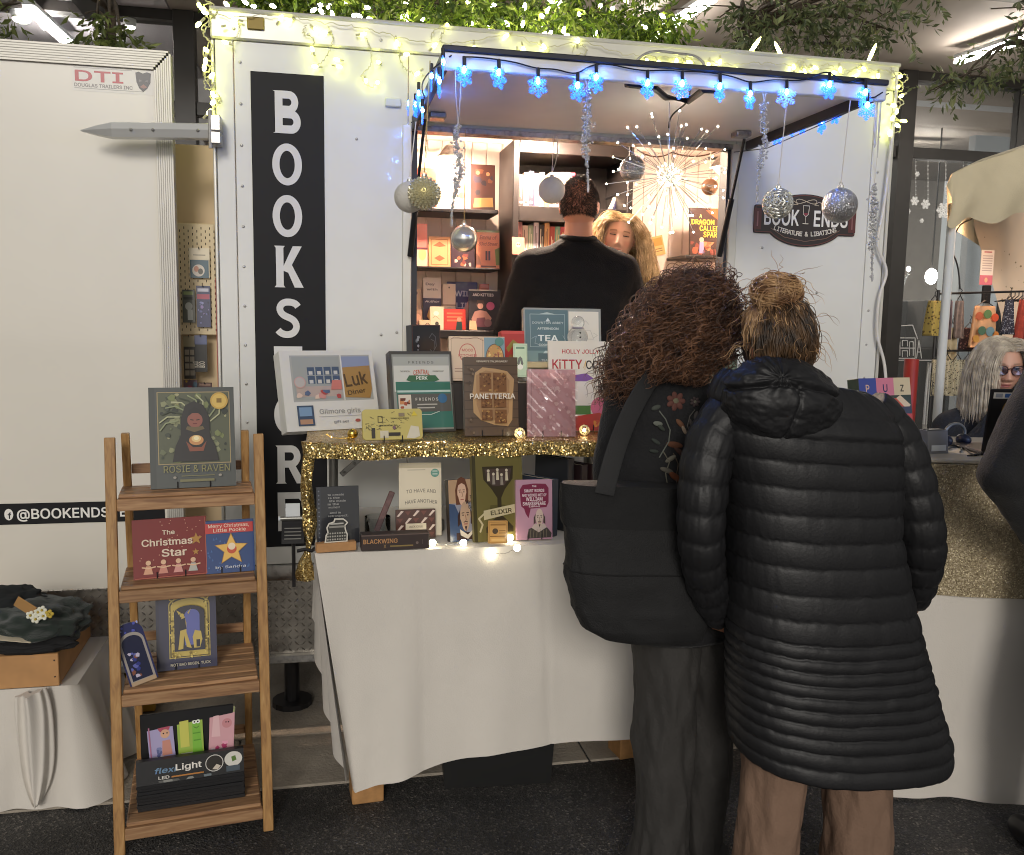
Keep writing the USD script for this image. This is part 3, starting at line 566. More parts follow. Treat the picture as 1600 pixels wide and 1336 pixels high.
# ---------------------------------------------------------------- books and boxes
PAPER = M('book_pages', 'd9cdb4', .8, var=.08, scale=3)
def book(name, label, loc, w, h, t, art, col, rz=0, lean=-12, spine='l', boxed=False, cat_=None, roll=0, easel=None, gloss=False):
    """Stands on loc (the middle of its lower front edge); the front faces -y."""
    B = thing(name, label, cat_ or ('box' if boxed else 'book'), loc, rz, lean, ry=roll)
    cm = M('cover_' + col, col, .42, var=.05, scale=9); x0, x1 = -w / 2, w / 2
    if boxed:
        part(B, 'carton', cbx(x0, x1, 0, t, 0, h, .0015), cm)
    else:
        k = .0028; sx0, sx1 = (x0, x0 + k) if spine == 'l' else (x1 - k, x1)
        part(B, 'front_board', cbx(x0, x1, 0, k, 0, h, .0008), cm); part(B, 'back_board', cbx(x0, x1, t - k, t, 0, h, .0008), cm)
        part(B, 'spine', cbx(sx0, sx1, k + .0001, t - k - .0001, 0, h, .0008), cm)
        part(B, 'page_block', bx(x0 + (.0034 if spine == 'l' else .003), x1 - (.003 if spine == 'l' else .0034), k + .0001, t - k - .0001, .003, h - .003), PAPER)
    A = Art(w, h); art(A)
    T_ = np.eye(4); T_[0, 3] = x0; printed(B, 'cover_print', A, T_, PRINT if not gloss else Mcol('printed_gloss', .12, coat=.6))
    if easel is not None: wire_easel(loc, w, h, t, rz, lean, easel)
    return B
def wire_easel(loc, w, h, t, rz, lean, label):
    E = thing('wire_easel', label, 'stand', loc, rz); s = w * .19; c, sn = math.cos(math.radians(lean)), math.sin(math.radians(lean))
    R = lambda x, y, z: (x, y * c - z * sn, max(y * sn + z * c, .0022))
    for x in (-s, s): part(E, 'prong', tube([R(x, -.007, .02), R(x, -.008, .004), R(x, -.004, -.0005), R(x, t + .006, -.0005), R(x * .7, t + .006, h * .4), R(x * .25, t + .008, h * .55)], .0017, 5), BLK)
    part(E, 'rear_leg', tube([R(0, t + .012, h * .55), (0, .04 + h * .38, .002)], .0017, 5), BLK)
def px_book(name, label, x0, y0, x1, y1, art, col, t=.02, y=None, z=None, rz=0, lean=-12, **k):
    p = at((x0 + x1) / 2, y1, y=y) if y is not None else at((x0 + x1) / 2, y1, z=z)
    sc = span(p, 1); w = sc * (x1 - x0) / math.cos(math.radians(rz) + .0) ; h = sc * (y1 - y0) / math.cos(math.radians(-lean + 7))
    return book(name, label, p + [0, 0, .002], w, h, t, art, col, rz, lean, **k)

def face(A, cx, cy, r, skin, hair, beard=False, long=False, bald=False):
    """A small engraved-looking head made of flat shapes."""
    if long: A.poly([(cx - r * 1.15, cy - r * 1.1), (cx - r * 1.25, cy + .3 * r), (cx - r * .7, cy + 1.35 * r), (cx, cy + 1.55 * r), (cx + r * .7, cy + 1.35 * r), (cx + r * 1.25, cy + .3 * r), (cx + r * 1.1, cy - r * 1.1)], hair)
    A.poly([(cx + r * .85 * math.cos(u) * (1 - .18 * (math.sin(u) < -.2)), cy + r * 1.2 * math.sin(u)) for u in np.linspace(0, 2 * math.pi, 26)], skin)
    if not bald: A.poly([(cx - r * .9, cy + r * .2), (cx - r * .85, cy + r), (cx, cy + 1.45 * r), (cx + r * .85, cy + r), (cx + r * .9, cy + r * .2), (cx + r * .62, cy + r * .75), (cx, cy + r * .95), (cx - r * .62, cy + r * .75)], hair)
    else:
        for s in (-1, 1): A.poly([(cx + s * r * .8, cy + r * .6), (cx + s * r * 1.2, cy + r * .1), (cx + s * r * 1.25, cy - r * .8), (cx + s * r * .8, cy - r * .6), (cx + s * r * .86, cy)], hair)
    for s in (-1, 1):
        A.line([(cx + s * r * .55, cy + r * .28), (cx + s * r * .2, cy + r * .3)], A.w * r * .12, hair); A.disc(cx + s * r * .38, cy + r * .1, r * .11, '2a2220')
    A.line([(cx, cy + r * .1), (cx + r * .1, cy - r * .3), (cx - r * .04, cy - r * .34)], A.w * r * .09, '8a5c48'); A.line([(cx - r * .25, cy - r * .62), (cx + r * .25, cy - r * .62)], A.w * r * .13, '9a4a44')
    if beard: A.line([(cx - r * .3, cy - r * .47), (cx, cy - r * .42), (cx + r * .3, cy - r * .47)], A.w * r * .12, hair); A.poly([(cx - r * .2, cy - r * .8), (cx + r * .2, cy - r * .8), (cx, cy - r * 1.25)], hair)

# ---------------- ladder shelf
WOOD = usdkit.material(stage, '/World/Looks/acacia', {'t': ('texture_coordinate', {}), 'o': ('object_info', {}), 'mp': ('mapping', {'scale': (5, 60, 60)}), 'ad': ('vector_math', {'math_type': 'add'}),
    'n': ('noise_texture', {'scale': 1.6, 'detail': 5, 'distortion': .6}), 'r': ('rgb_ramp', {'ramp': [(.25, lin('7a4e28')), (.5, lin('a8763f')), (.75, lin('c2935a'))]}), 'hs': ('hsv', {'hue': .5, 'saturation': .84, 'fac': 1.0}),
    'mr': ('map_range', {'from_min': 0.0, 'from_max': 1.0, 'to_min': .72, 'to_max': 1.12}), 'b': ('bump', {'strength': .15, 'distance': .002}), 'p': ('principled_bsdf', {'roughness': .5})},
    [('t.object', 'ad.vector1'), ('o.random', 'ad.vector2'), ('ad.vector', 'mp.vector'), ('mp.vector', 'n.vector'), ('n.fac', 'r.fac'), ('r.color', 'hs.color'), ('o.random', 'mr.value'), ('mr.result', 'hs.value'), ('hs.color', 'p.base_color'), ('n.fac', 'b.height'), ('b.normal', 'p.normal')], surface='p.BSDF')
WOODV = usdkit.material(stage, '/World/Looks/acacia_upright', {'t': ('texture_coordinate', {}), 'mp': ('mapping', {'scale': (60, 60, 5)}), 
    'n': ('noise_texture', {'scale': 1.6, 'detail': 5, 'distortion': .6}), 'r': ('rgb_ramp', {'ramp': [(.25, lin('805a36')), (.5, lin('a67c48')), (.75, lin('b8925e'))]}), 'p': ('principled_bsdf', {'roughness': .5})},
    [('t.object', 'mp.vector'), ('mp.vector', 'n.vector'), ('n.fac', 'r.fac'), ('r.color', 'p.base_color')], surface='p.BSDF')
LO = np.array([-.600, 2.66, 0]); LRZ = 7.2; LW = .425; LH = 1.222
la = thing('ladder_shelf', 'four tier wooden ladder shelf holding children\'s books at the left', 'shelf', LO, LRZ)
fy = lambda z: .17 * z / LH; ry_ = lambda z: .44 - .17 * z / LH
for x, s in ((.0, -1), (LW, 1)): part(la, 'leg', beam((x, fy(0), .0), (x, fy(LH), LH), .03, .022, up=(0, -1, .14)), WOODV)
for x in (.036, LW - .036): part(la, 'rear_leg', beam((x, ry_(0), .0), (x, ry_(LH) - .01, LH), .024, .02, up=(0, 1, .14)), WOODV)
tiers = [1.005, .735, .43, .04]
for z in tiers:
    y0, y1 = fy(z), ry_(z)
    part(la, 'front_rail', cbx(.0155, LW - .0155, y0 - .009, y0 + .011, z, z + .036, .002), WOOD)
    part(la, 'back_rail', cbx(.048, LW - .048, y1 - .008, y1 + .008, z + .085, z + .115, .002), WOOD)
    for x in (.024, LW - .024): part(la, 'bearer', cbx(x - .007, x + .007, y0 + .012, y1 - .012, z + .012, z + .036, .002), WOOD)
    ns_ = max(3, int(round((y1 - y0) / .058))); d = (y1 - y0 - .012) / ns_
    for k in range(ns_): part(la, 'slat', cbx(.02, LW - .02, y0 + .002 + k * d, y0 + .002 + (k + 1) * d - .006, z + .0365, z + .0485, .0025), WOOD)
def lad(x, dy, tier):                                             # a point on a tier: x along it, dy behind its front edge
    z = tiers[tier] + .0487; c, s = math.cos(math.radians(LRZ)), math.sin(math.radians(LRZ)); y = fy(z) + dy
    return LO + [x * c - y * s, x * s + y * c, z]
def lx(px, tier, dy):                                             # x along the tier that shows at pixel column px
    lo, hi = 0, LW
    for _ in range(30):
        m_ = (lo + hi) / 2; q = CB @ (lad(m_, dy, tier) - CC)
        if 800 + FPX * q[0] / q[2] < px: lo = m_
        else: hi = m_
    return m_
def lad_book(name, label, px0, px1, hpx, tier, dy, art, col, t, rz=0, lean=-10, easel='', **k):
    p = lad(lx((px0 + px1) / 2, tier, dy), dy, tier); s = span(p, 1)
    return book(name, label, p + [0, 0, .002], s * (px1 - px0) * 1.01, s * hpx / math.cos(math.radians(7 - lean)), t, art, col, LRZ + rz, lean, easel=easel or None, **k)
def art_raven(A):
    A.rect(0, 0, 1, 1, '4b4f4c').rect(0, 0, .07, 1, '424643').rect(.095, .235, .945, .955, 'a89468').rect(.105, .243, .935, .948, '565a44')
    A.blobs(60, ['8b8d68', '3d4436', 'a3a078', '6a7052', '2c3228', '78804f'], 3, .11, .25, .93, .94, (.015, .05))
    for k in range(11):
        a = .25 + k * .26; A.line([(.52 + .2 * math.cos(a), .62 + .16 * math.sin(a)), (.52 + .33 * math.cos(a + .2), .62 + .25 * math.sin(a + .2)), (.52 + .4 * math.cos(a + .45), .62 + .3 * math.sin(a + .45))], .004, ('b4b58c', '8f9670', '39402f')[k % 3])
    A.poly([(.26, .26), (.3, .42), (.36, .52), (.37, .7), (.42, .82), (.52, .86), (.63, .82), (.7, .7), (.7, .52), (.76, .42), (.8, .26)], '231f1e')
    A.disc(.53, .67, .09, '93584a', ry=.075).poly([(.44, .7), (.46, .77), (.53, .8), (.6, .77), (.62, .7), (.57, .74), (.5, .74)], '1d1918')
    A.line([(.48, .675), (.51, .67)], .003, '2a1a18').line([(.55, .67), (.58, .675)], .003, '2a1a18').line([(.51, .635), (.55, .635)], .003, '6a2a2a')
    A.poly([(.42, .58), (.52, .55), (.64, .58), (.62, .61), (.53, .6), (.44, .61)], '6a5a3c').disc(.54, .47, .085, 'c98e58', ry=.05).disc(.54, .485, .055, 'e8c88a', ry=.035).disc(.54, .49, .03, 'f4e6b8', ry=.02)
    A.poly([(.42, .46), (.5, .4), (.6, .4), (.66, .46), (.62, .36), (.46, .36)], '8a4a34').disc(.82, .86, .105, 'c9a24a').disc(.82, .86, .085, 'd8b65c')
    A.rect(.79, .84, .85, .885, '8a6a24').text('ROSIE & RAVEN', .54, .155, .021, '8f8a58', .77, bold=False).line([(.36, .118), (.74, .118)], .0016, '8f8a58')
    A.disc(.28, .105, .02, '9a9488', ry=.012).disc(.81, .115, .02, '9a9488', ry=.012).rect(.34, .06, .74, .085, '77734e')
lad_book('storybook', 'grey green storybook with a hooded child holding a glowing rose on the top tier', 241, 366, 150, 0, .05, art_raven, '4b4f4c', .014, 1, easel='wire easel holding the grey green storybook on the top tier')
def art_star(A):
    A.rect(0, 0, 1, 1, '7d1f1c'); g = random.Random(2)
    for k in range(26): A.disc(g.uniform(.06, .95), g.uniform(.3, .96), .008, 'c98f78')
    A.text('The', .48, .73, .013, 'e8d3bd', .17).text('Christmas', .46, .55, .02, 'e8d3bd', .68).text('Star', .55, .36, .022, 'e8d3bd', .34)
    st = lambda cx, cy, r, c: A.poly([(cx + (r if k % 2 == 0 else r * .42) * math.cos(math.pi / 2 + k * math.pi / 5), cy + (r if k % 2 == 0 else r * .42) * A.w / A.h * math.sin(math.pi / 2 + k * math.pi / 5)) for k in range(10)], c)
    st(.85, .62, .09, 'b8863c'); st(.84, .4, .05, 'b8863c')
    for k, (x, c) in enumerate(((.2, 'd8a080'), (.4, 'cf8a78'), (.6, 'd89890'), (.8, 'b9b7ac'))):
        A.poly([(x - .07, .08), (x + .06, .08), (x + .03, .22), (x - .03, .22)], c).disc(x, .27, .035, 'e2b894').line([(x - .08, .2), (x, .18), (x + .09, .2)], .004, 'e2b894')
    A.line([(.02, .02), (.98, .02), (.98, .98)], .0018, 'c06a50')
lad_book('christmas_book', 'dark red picture book with small dancing animals on the second tier', 214, 322, 88, 1, .05, art_star, '7d1f1c', .02, 4, easel='wire easel under the dark red picture book')
def art_blue(A):
    A.rect(0, 0, 1, 1, '27457c'); g = random.Random(9)
    for k in range(30):
        x, y = g.uniform(.04, .96), g.uniform(.04, .72); A.poly([(x - .02, y), (x + .02, y), (x, y + .05)], '3f68a4')
    A.rect(.0, .76, .98, .95, 'c13a38').text('Merry Christmas,', .48, .87, .0105, 'efe2cc', .84, bold=False).text('Little', .3, .785, .0105, 'efe2cc', .28, bold=False).text('Pookie', .66, .785, .0105, 'efe2cc', .34, bold=False)
    for r, c in ((.36, 'a87a30'), (.33, 'e8b95a')): A.poly([(.52 + (r if k % 2 == 0 else r * .45) * math.cos(math.pi / 2 + k * math.pi / 5), .44 + (r if k % 2 == 0 else r * .45) * A.w / A.h * math.sin(math.pi / 2 + k * math.pi / 5)) for k in range(10)], c)
    A.disc(.53, .45, .1, 'c9502e').disc(.53, .5, .075, 'efdcc0').text('by Sandra', .5, .09, .008, 'dfe3ea', .62, bold=False)
lad_book('christmas_book', 'blue picture book with a big yellow star and a red banner on the second tier', 325, 397, 78, 1, .055, art_blue, '27457c', .022, 2, easel='wire easel under the blue star picture book')
def art_gold(A):
    A.rect(0, 0, 1, 1, '2a2b4a').rect(0, 0, .05, 1, '23243f'); G = 'c2ab55'
    arch = lambda x0, x1, y0, y1, r: [(x0, y0), (x0, y1)] + [(x0 + (x1 - x0) / 2 - (x1 - x0) / 2 * math.cos(u), y1 + r * math.sin(u)) for u in np.linspace(0, math.pi, 14)] + [(x1, y1), (x1, y0)]
    A.poly(arch(.21, .89, .14, .8, .11), G).poly(arch(.225, .875, .15, .79, .1), '3b3520').poly(arch(.245, .855, .16, .78, .09), G)
    A.blobs(34, ['8a7636', 'd8c46e', '6a5a28'], 6, .22, .15, .31, .85, (.01, .025)).blobs(34, ['8a7636', 'd8c46e', '6a5a28'], 7, .79, .15, .88, .85, (.01, .025)).blobs(20, ['8a7636', 'd8c46e'], 17, .24, .14, .86, .22, (.01, .025))
    A.poly(arch(.3, .8, .23, .7, .09), '1f1f34').poly(arch(.47, .72, .3, .66, .08), '5a62a8')
    for x in (.27, .83): A.disc(x, .89, .055, G).disc(x, .89, .035, '3b3520')
    A.poly([(.36, .25), (.4, .5), (.42, .64), (.47, .66), (.5, .58), (.5, .46), (.58, .26), (.5, .28), (.46, .42), (.44, .26)], G).poly([(.38, .48), (.4, .62), (.48, .64), (.5, .5)], '16162a').poly([(.62, .26), (.6, .4), (.64, .48), (.74, .46), (.76, .36), (.72, .26)], G).rect(.66, .27, .72, .36, '16162a').poly([(.38, .68), (.34, .74), (.42, .7)], G).poly([(.52, .7), (.58, .75), (.54, .68)], G).disc(.43, .67, .035, G)
    A.text('NOT BAD BEGIN. TUCK', .56, .055, .008, 'b9b4a0', .66)
lad_book('blue_novel', 'navy blue book with a gold arched frame on the third tier', 249, 337, 120, 2, .11, art_gold, '2a2b4a', .03, 0, easel='wire easel holding the navy blue book with the gold arch')
# domed bookmark tin, leaning
p = lad(lx(226, 2, .03), .03, 2); s = span(p, 1); w, h = s * 42, s * 100
bt = thing('domed_card', 'tilted blue domed card of a room scene on the third tier', 'card', p + [0, 0, .006], LRZ + 8, -8, ry=-14)
dome_ = lambda x0, x1, z1: Polygon([(x0, 0), (x1, 0), (x1, z1)] + [((x0 + x1) / 2 + (x1 - x0) / 2 * math.cos(u), z1 + (x1 - x0) * .42 * math.sin(u)) for u in np.linspace(0, math.pi, 16)] + [(x0, z1)])
part(bt, 'backing', ext(dome_(-w / 2, w / 2, h * .8), .012, .006), M('navy_card', '23285a', .4))
A = Art(w, h); A.shp(affinity.translate(dome_(-w * .44, w * .44, h * .62), w / 2, h * .05), 'a8a09a').shp(affinity.translate(dome_(-w * .36, w * .36, h * .58), w / 2, h * .07), '2d3048').blobs(14, ['6a70b8', 'c9c2d8', '8a5a48', '3d448a'], 12, .2, .12, .8, .62, (.05, .13)).rect(.06, .0, .94, .06, 'b9a084').blobs(10, ['5a62b8', 'aab4e8'], 13, .1, .82, .9, .98, (.03, .07))
T_ = np.eye(4); T_[:3, 3] = (-w / 2, -.006, 0); printed(bt, 'print', A, T_, Mcol('printed_gloss', .12, coat=.6))
# black display tray with three bookmark packs, standing on a stack of flat boxes
BB = M('black_carton', '232325', .35, var=.1); base = lad(lx(300, 3, .045), .045, 3); s = span(base, 1); w = s * 158
hb = .0105
for k in range(8):
    g = random.Random(k); cb = solo('book_light_box', cbx(-w / 2, w / 2, 0, .17, 0, hb - .0006, .0012), BB, ('lowest', 'second', 'third', 'fourth', 'fifth', 'sixth', 'seventh', 'topmost')[k] + ' flat black box of the stack on the bottom tier', 'box', base + [g.uniform(-.002, .002), g.uniform(-.002, .003), k * hb + .0005], LRZ + g.uniform(-.8, .8), group='stack of flat black boxes')
top = base + [0, .0, 8 * hb + .001]
bx_ = thing('light_display_box', 'black counter display box with white lettering on the stack', 'box', top, LRZ + 1)
bh = s * 36
part(bx_, 'front_tray', trimesh.convex.convex_hull(np.array([(sx * w * .5, y, z) for sx in (-1, 1) for y, z in ((.0, 0), (.012, bh), (.03, bh), (.03, 0))])), BB)
part(bx_, 'back_card', cbx(-w * .46, w * .42, .07, .078, 0, bh + s * 62, .002), BB); part(bx_, 'tray_floor', cbx(-w * .48, w * .48, .031, .069, 0, .006), BB)
A = Art(w, bh); A.text('flexi', .16, .44, .016, '6a8aa8', .2, al='l', shear=.25).text('Light', .36, .47, .018, 'e9e4dc', .24, al='l').text('LED', .2, .18, .009, 'e0dcd4', .1, al='l').rect(.32, .2, .62, .26, 'b87a3a')
A.disc(.72, .55, .085, 'd9d6d0', ry=.36).disc(.72, .55, .078, '2a2622', ry=.33).poly([(.7, .3), (.74, .5), (.78, .4), (.75, .25)], 'cfc4b4').disc(.9, .62, .085, 'd6d4cc', ry=.32).poly([(.89, .5), (.88, .72), (.92, .76), (.93, .56)], '5a7a38').rect(.83, .1, .96, .34, '4a5660').blobs(9, ['8a8a86', '5a5a58', '6f7a80'], 3, .2, .04, .7, .14, (.02, .05))
T_ = np.eye(4); T_[:3, :3] = np.array(trimesh.transformations.rotation_matrix(-math.atan2(.012, bh), [1, 0, 0])[:3, :3]); T_[:3, 3] = (-w / 2, -.0004, 0); printed(bx_, 'lettering', A, T_)
for k, (px, c, lab, ro) in enumerate(((258, 'a9a0c8', 'lilac bookmark card with a pink haired child', -4), (302, '9ab84a', 'green bookmark card with a smiling caterpillar', -2), (346, 'd3a0a8', 'pink bookmark card with a pink animal', 3))):
    ww, hh = s * 38, s * 92; q = lad(lx(px, 3, .09), .09, 3) + [0, 0, 8 * hb + .009]
    bk = thing('bookmark_card', lab + ' in the display box', 'bookmark', q, LRZ, -10, ry=ro); part(bk, 'card', cbx(-ww / 2, ww / 2, 0, .004, 0, hh, .001), M('card_' + c, c, .3)); A = Art(ww, hh, c)
    A.rect(0, .9, 1, 1, ('5a8a98', '8fae4a', '9aa070')[k]).rect(.1, .1, .55, .3, 'd9d6da')
    if k == 0: A.disc(.65, .78, .24, 'b04860').disc(.68, .66, .18, 'd8a88a').poly([(.5, .3), (.9, .3), (.85, .55), (.55, .55)], 'c98a7a').blobs(5, ['5a6090', '7a80b0'], 3, .3, .25, .8, .45, (.08, .14)).disc(.62, .67, .03, '2a1a18').disc(.76, .67, .03, '2a1a18').rect(.05, .02, .1, .9, 'b06a8a')
    if k == 1: A.poly([(.55, .1), (.6, .85), (.75, .95), (.9, .85), (.95, .1)], '7ab83a').disc(.68, .8, .08, 'f0f0e8').disc(.83, .8, .08, 'f0f0e8').disc(.69, .8, .035, '1a1a1a').disc(.82, .8, .035, '1a1a1a').line([(.65, .72), (.75, .69), (.85, .72)], .0014, '20301a').disc(.45, .22, .14, '7a5aa8').rect(.6, .6, .9, .62, '5a982a').rect(.62, .48, .9, .5, '5a982a').rect(.1, .4, .45, .85, 'c9c85a')
    if k == 2: A.poly([(.1, .5), (.15, .85), (.35, .9), (.45, .5)], 'e0b8bc').disc(.7, .72, .2, 'c8888e').disc(.66, .74, .03, '4a2a30').disc(.76, .74, .03, '4a2a30').blobs(8, ['b03a68', 'd86a90', 'e8a0b8'], 5, .15, .1, .9, .42, (.08, .16))
    T_ = np.eye(4); T_[0, 3] = -ww / 2; printed(bk, 'print', A, T_)

# ---------------- goods on the sequinned shelf
def art_gift(A):
    A.rect(0, 0, 1, 1, 'd9d8d2').rect(.1, .36, .96, .94, 'a9aaa6').rect(.12, .38, .62, .92, '9fa3a0').rect(.14, .42, .62, .55, 'b5a49c')
    for i in range(4):
        for j in range(2): A.rect(.27 + i * .088, .58 + j * .11, .345 + i * .088, .68 + j * .11, '4a5a72').rect(.285 + i * .088, .585 + j * .11, .325 + i * .088, .63 + j * .11, 'c9c8c4')
    A.poly([(.64, .4), (.64, .92), (.95, .92), (.95, .5), (.92, .38)], 'a5814a').poly([(.64, .78), (.64, .92), (.95, .92), (.95, .8)], '8a94b0').rect(.63, .36, .645, .94, 'd9d8d2')
    A.text('Luk', .79, .55, .046, '54412a', .25, rot=8, bold=True).text('Diner', .78, .44, .016, '54412a', .2, rot=8).blobs(8, ['b04a48', 'c9908a', '5a6a8a', 'd8c0b0'], 5, .13, .39, .6, .5, (.03, .05)).poly([(.5, .5), (.62, .5), (.62, .62), (.52, .62)], 'c97a70').disc(.18, .6, .06, 'c9a09c').disc(.18, .6, .05, 'b9b4b0')
    A.rect(.12, .06, .29, .31, '3f5068').rect(.14, .18, .27, .29, '7a98b8').rect(.14, .08, .27, .14, 'b08a70').text('Gilmore girls', .57, .2, .017, '8a8a86', .44, bold=False).line([(.34, .165), (.8, .165)], .0012, '9a9a96').text('gift set', .57, .08, .009, '6a6a68', .16, bold=False).disc(.75, .1, .03, 'a85a50', ry=.02)
px_book('gift_box', 'white windowed gift set box leaning at the left end of the gold shelf', 452, 556, 596, 672, art_gift, 'd9d8d2', t=.065, z=SZ, rz=20, lean=-17, boxed=True)
def art_friends(A):
    A.rect(0, 0, 1, 1, '47443f').rect(.04, .03, .97, .96, '8f918a').rect(.06, .8, .95, .93, 'a9aba4').rect(.06, .5, .95, .82, 'ccccc4').poly([(.08, .62), (.95, .62), (.97, .05), (.1, .05)], '3f7569').poly([(.08, .62), (.08, .52), (.95, .52), (.95, .6)], '37705f').rect(.1, .49, .95, .515, 'b9cdc4')
    A.text('F R I E N D S', .5, .845, .009, '55534e', .4, bold=False).text('CENTRAL', .5, .7, .016, 'b8502c', .26, arc=.004).poly([(.25, .64), (.3, .7), (.72, .7), (.78, .64), (.7, .62), (.32, .62)], '3c6a48').text('PERK', .5, .645, .012, 'e4e6dc', .18).text('THE OFFICIAL', .24, .74, .005, '6a6660', .16).text('COOKBOOK SET', .77, .74, .005, '6a6660', .18)
    A.rect(.1, .25, .95, .47, '5c5a55').rect(.11, .26, .31, .46, 'd8cfc0').blobs(9, ['a8553c', 'c98a5a', '6a3a2a'], 4, .13, .29, .29, .42, (.03, .05)).text('F R I E N D S', .56, .385, .01, 'e2e0d8', .36, bold=False).rect(.4, .33, .72, .345, 'b9b6ae').rect(.4, .29, .68, .305, 'b9b6ae').disc(.81, .41, .075, '3a6a90').line([(.12, .25), (.25, .22), (.6, .21), (.75, .25)], .002, 'd8e4dc')
px_book('cookbook_set', 'dark framed gift box with a green apron beside the white box', 614, 556, 714, 676, art_friends, '47443f', t=.05, z=SZ, rz=9, lean=-14, boxed=True)
def art_pan(A):
    A.rect(0, 0, 1, 1, '5e4c3d'); g = random.Random(4)
    for k in range(9): A.rect(0, k / 9, 1, k / 9 + .012, '4c3d31')
    A.poly([(.2, .8), (.34, .87), (.6, .85), (.8, .82), (.93, .72), (.9, .5), (.88, .2), (.8, .12), (.55, .14), (.3, .2), (.16, .3), (.15, .55)], 'b89468').poly([(.22, .77), (.4, .83), (.75, .79), (.84, .7), (.82, .3), (.74, .18), (.3, .23), (.22, .4)], 'a5805a')
    for x0, y0, x1, y1 in ((.28, .56, .5, .8), (.53, .56, .78, .8), (.3, .36, .5, .52), (.53, .36, .76, .52), (.3, .2, .5, .33), (.54, .16, .76, .33)): A.rect(x0, y0, x1, y1, '7c5433').blobs(22, ['94683e', '5c3a22', 'b08850', '6b4628'], int(x0 * 100), x0, y0, x1, y1, (.012, .03))
    A.text('PANETTERIA', .5, .47, .017, 'e9e0d0', .84).text("GENNARO'S ITALIAN BAKERY", .5, .93, .006, 'cbbfaa', .58).blobs(14, ['7a6550', '4a3a2e'], 8, .02, .02, .16, .9, (.01, .03))
px_book('cookbook', 'brown cookbook with tray bread on its cover standing on the gold shelf', 726, 563, 812, 682, art_pan, '5e4c3d', t=.028, z=SZ, rz=3, lean=-8, easel='wire easel under the brown cookbook')
def art_pink(A):
    A.rect(0, 0, 1, 1, 'b98f94').blobs(60, ['c4a0a2', 'ad8288', 'cdb0ae'], 5, .02, .02, .98, .98, (.02, .05)).line([(.08, .03), (.08, .98)], .002, 'a07a80').text('& other gifts', .38, .7, .009, 'd8c0c0', .5, bold=False)
pb = px_book('pink_notebook', 'dusty pink notebook wrapped in shiny clear film on the gold shelf', 824, 582, 900, 683, art_pink, 'b98f94', t=.016, z=SZ, rz=-4, lean=-9, easel='wire easel under the pink wrapped notebook')
q = at(862, 684, z=SZ); fw, fh = span(q, 80), span(q, 106)
gx = np.linspace(-fw / 2, fw / 2, 26); gz = np.linspace(-.001, fh, 30); FV = np.array([(x, -.012 - .007 * meshkit.fbm(np.array([x * 28, z * 22, 1.])) + .004 * math.sin(70 * (x + z)), z) for z in gz for x in gx])
FF = [(j * 26 + i, j * 26 + i + 1, (j + 1) * 26 + i + 1, (j + 1) * 26 + i) for j in range(29) for i in range(25)]
FILM = usdkit.material(stage, '/World/Looks/clear_film', {'f': ('fresnel', {'IOR': 1.9}), 't': ('transparent_bsdf', {'color': (.97, .95, .95)}), 'g': ('glossy_bsdf', {'roughness': .06, 'color': (1, 1, 1)}), 'm': ('mix_closure', {})}, [('f.fac', 'm.fac'), ('t.BSDF', 'm.closure1'), ('g.BSDF', 'm.closure2')], surface='m.closure')
p_ = UsdGeom.Xform.Get(stage, pb); part(pb, 'film_wrap', trimesh.Trimesh(*meshkit.arrays((FV, np.array(FF)))[:2], process=False), FILM, smooth=True)
def art_kitty(A):
    A.rect(0, 0, 1, 1, 'd8d2c4').text('HOLLY JOLLY', .52, .86, .015, 'b02c30', .6).text('KiTTY', .3, .69, .033, 'a8202c', .48).text('CORN', .8, .69, .03, '2c2422', .4).line([(.56, .7), (.6, .78), (.58, .68)], .002, 'c9a050')
    A.poly([(.38, .2), (.4, .5), (.55, .58), (.7, .5), (.72, .2)], 'ddd8d0').poly([(.3, .5), (.42, .62), (.6, .64), (.72, .58), (.6, .55), (.42, .55), (.38, .4), (.32, .3), (.28, .36), (.34, .44)], '7a4f9c').poly([(.3, .6), (.36, .68), (.44, .6)], 'c8406a').poly([(.4, .18), (.66, .18), (.66, .28), (.4, .28)], '4c7a3a').disc(.82, .26, .16, 'd06a8a').poly([(.0, .0), (1, 0), (1, .12), (.8, .2), (.4, .16), (.0, .18)], 'b83a30').blobs(5, ['d88a3a', 'c9502e'], 3, .7, .03, .98, .12, (.03, .06))
px_book('picture_book', 'white picture book with red and black lettering behind the pink notebook', 858, 540, 958, 674, art_kitty, 'd8d2c4', t=.012, z=SZ, rz=-3, lean=-12, easel='wire easel under the white picture book')
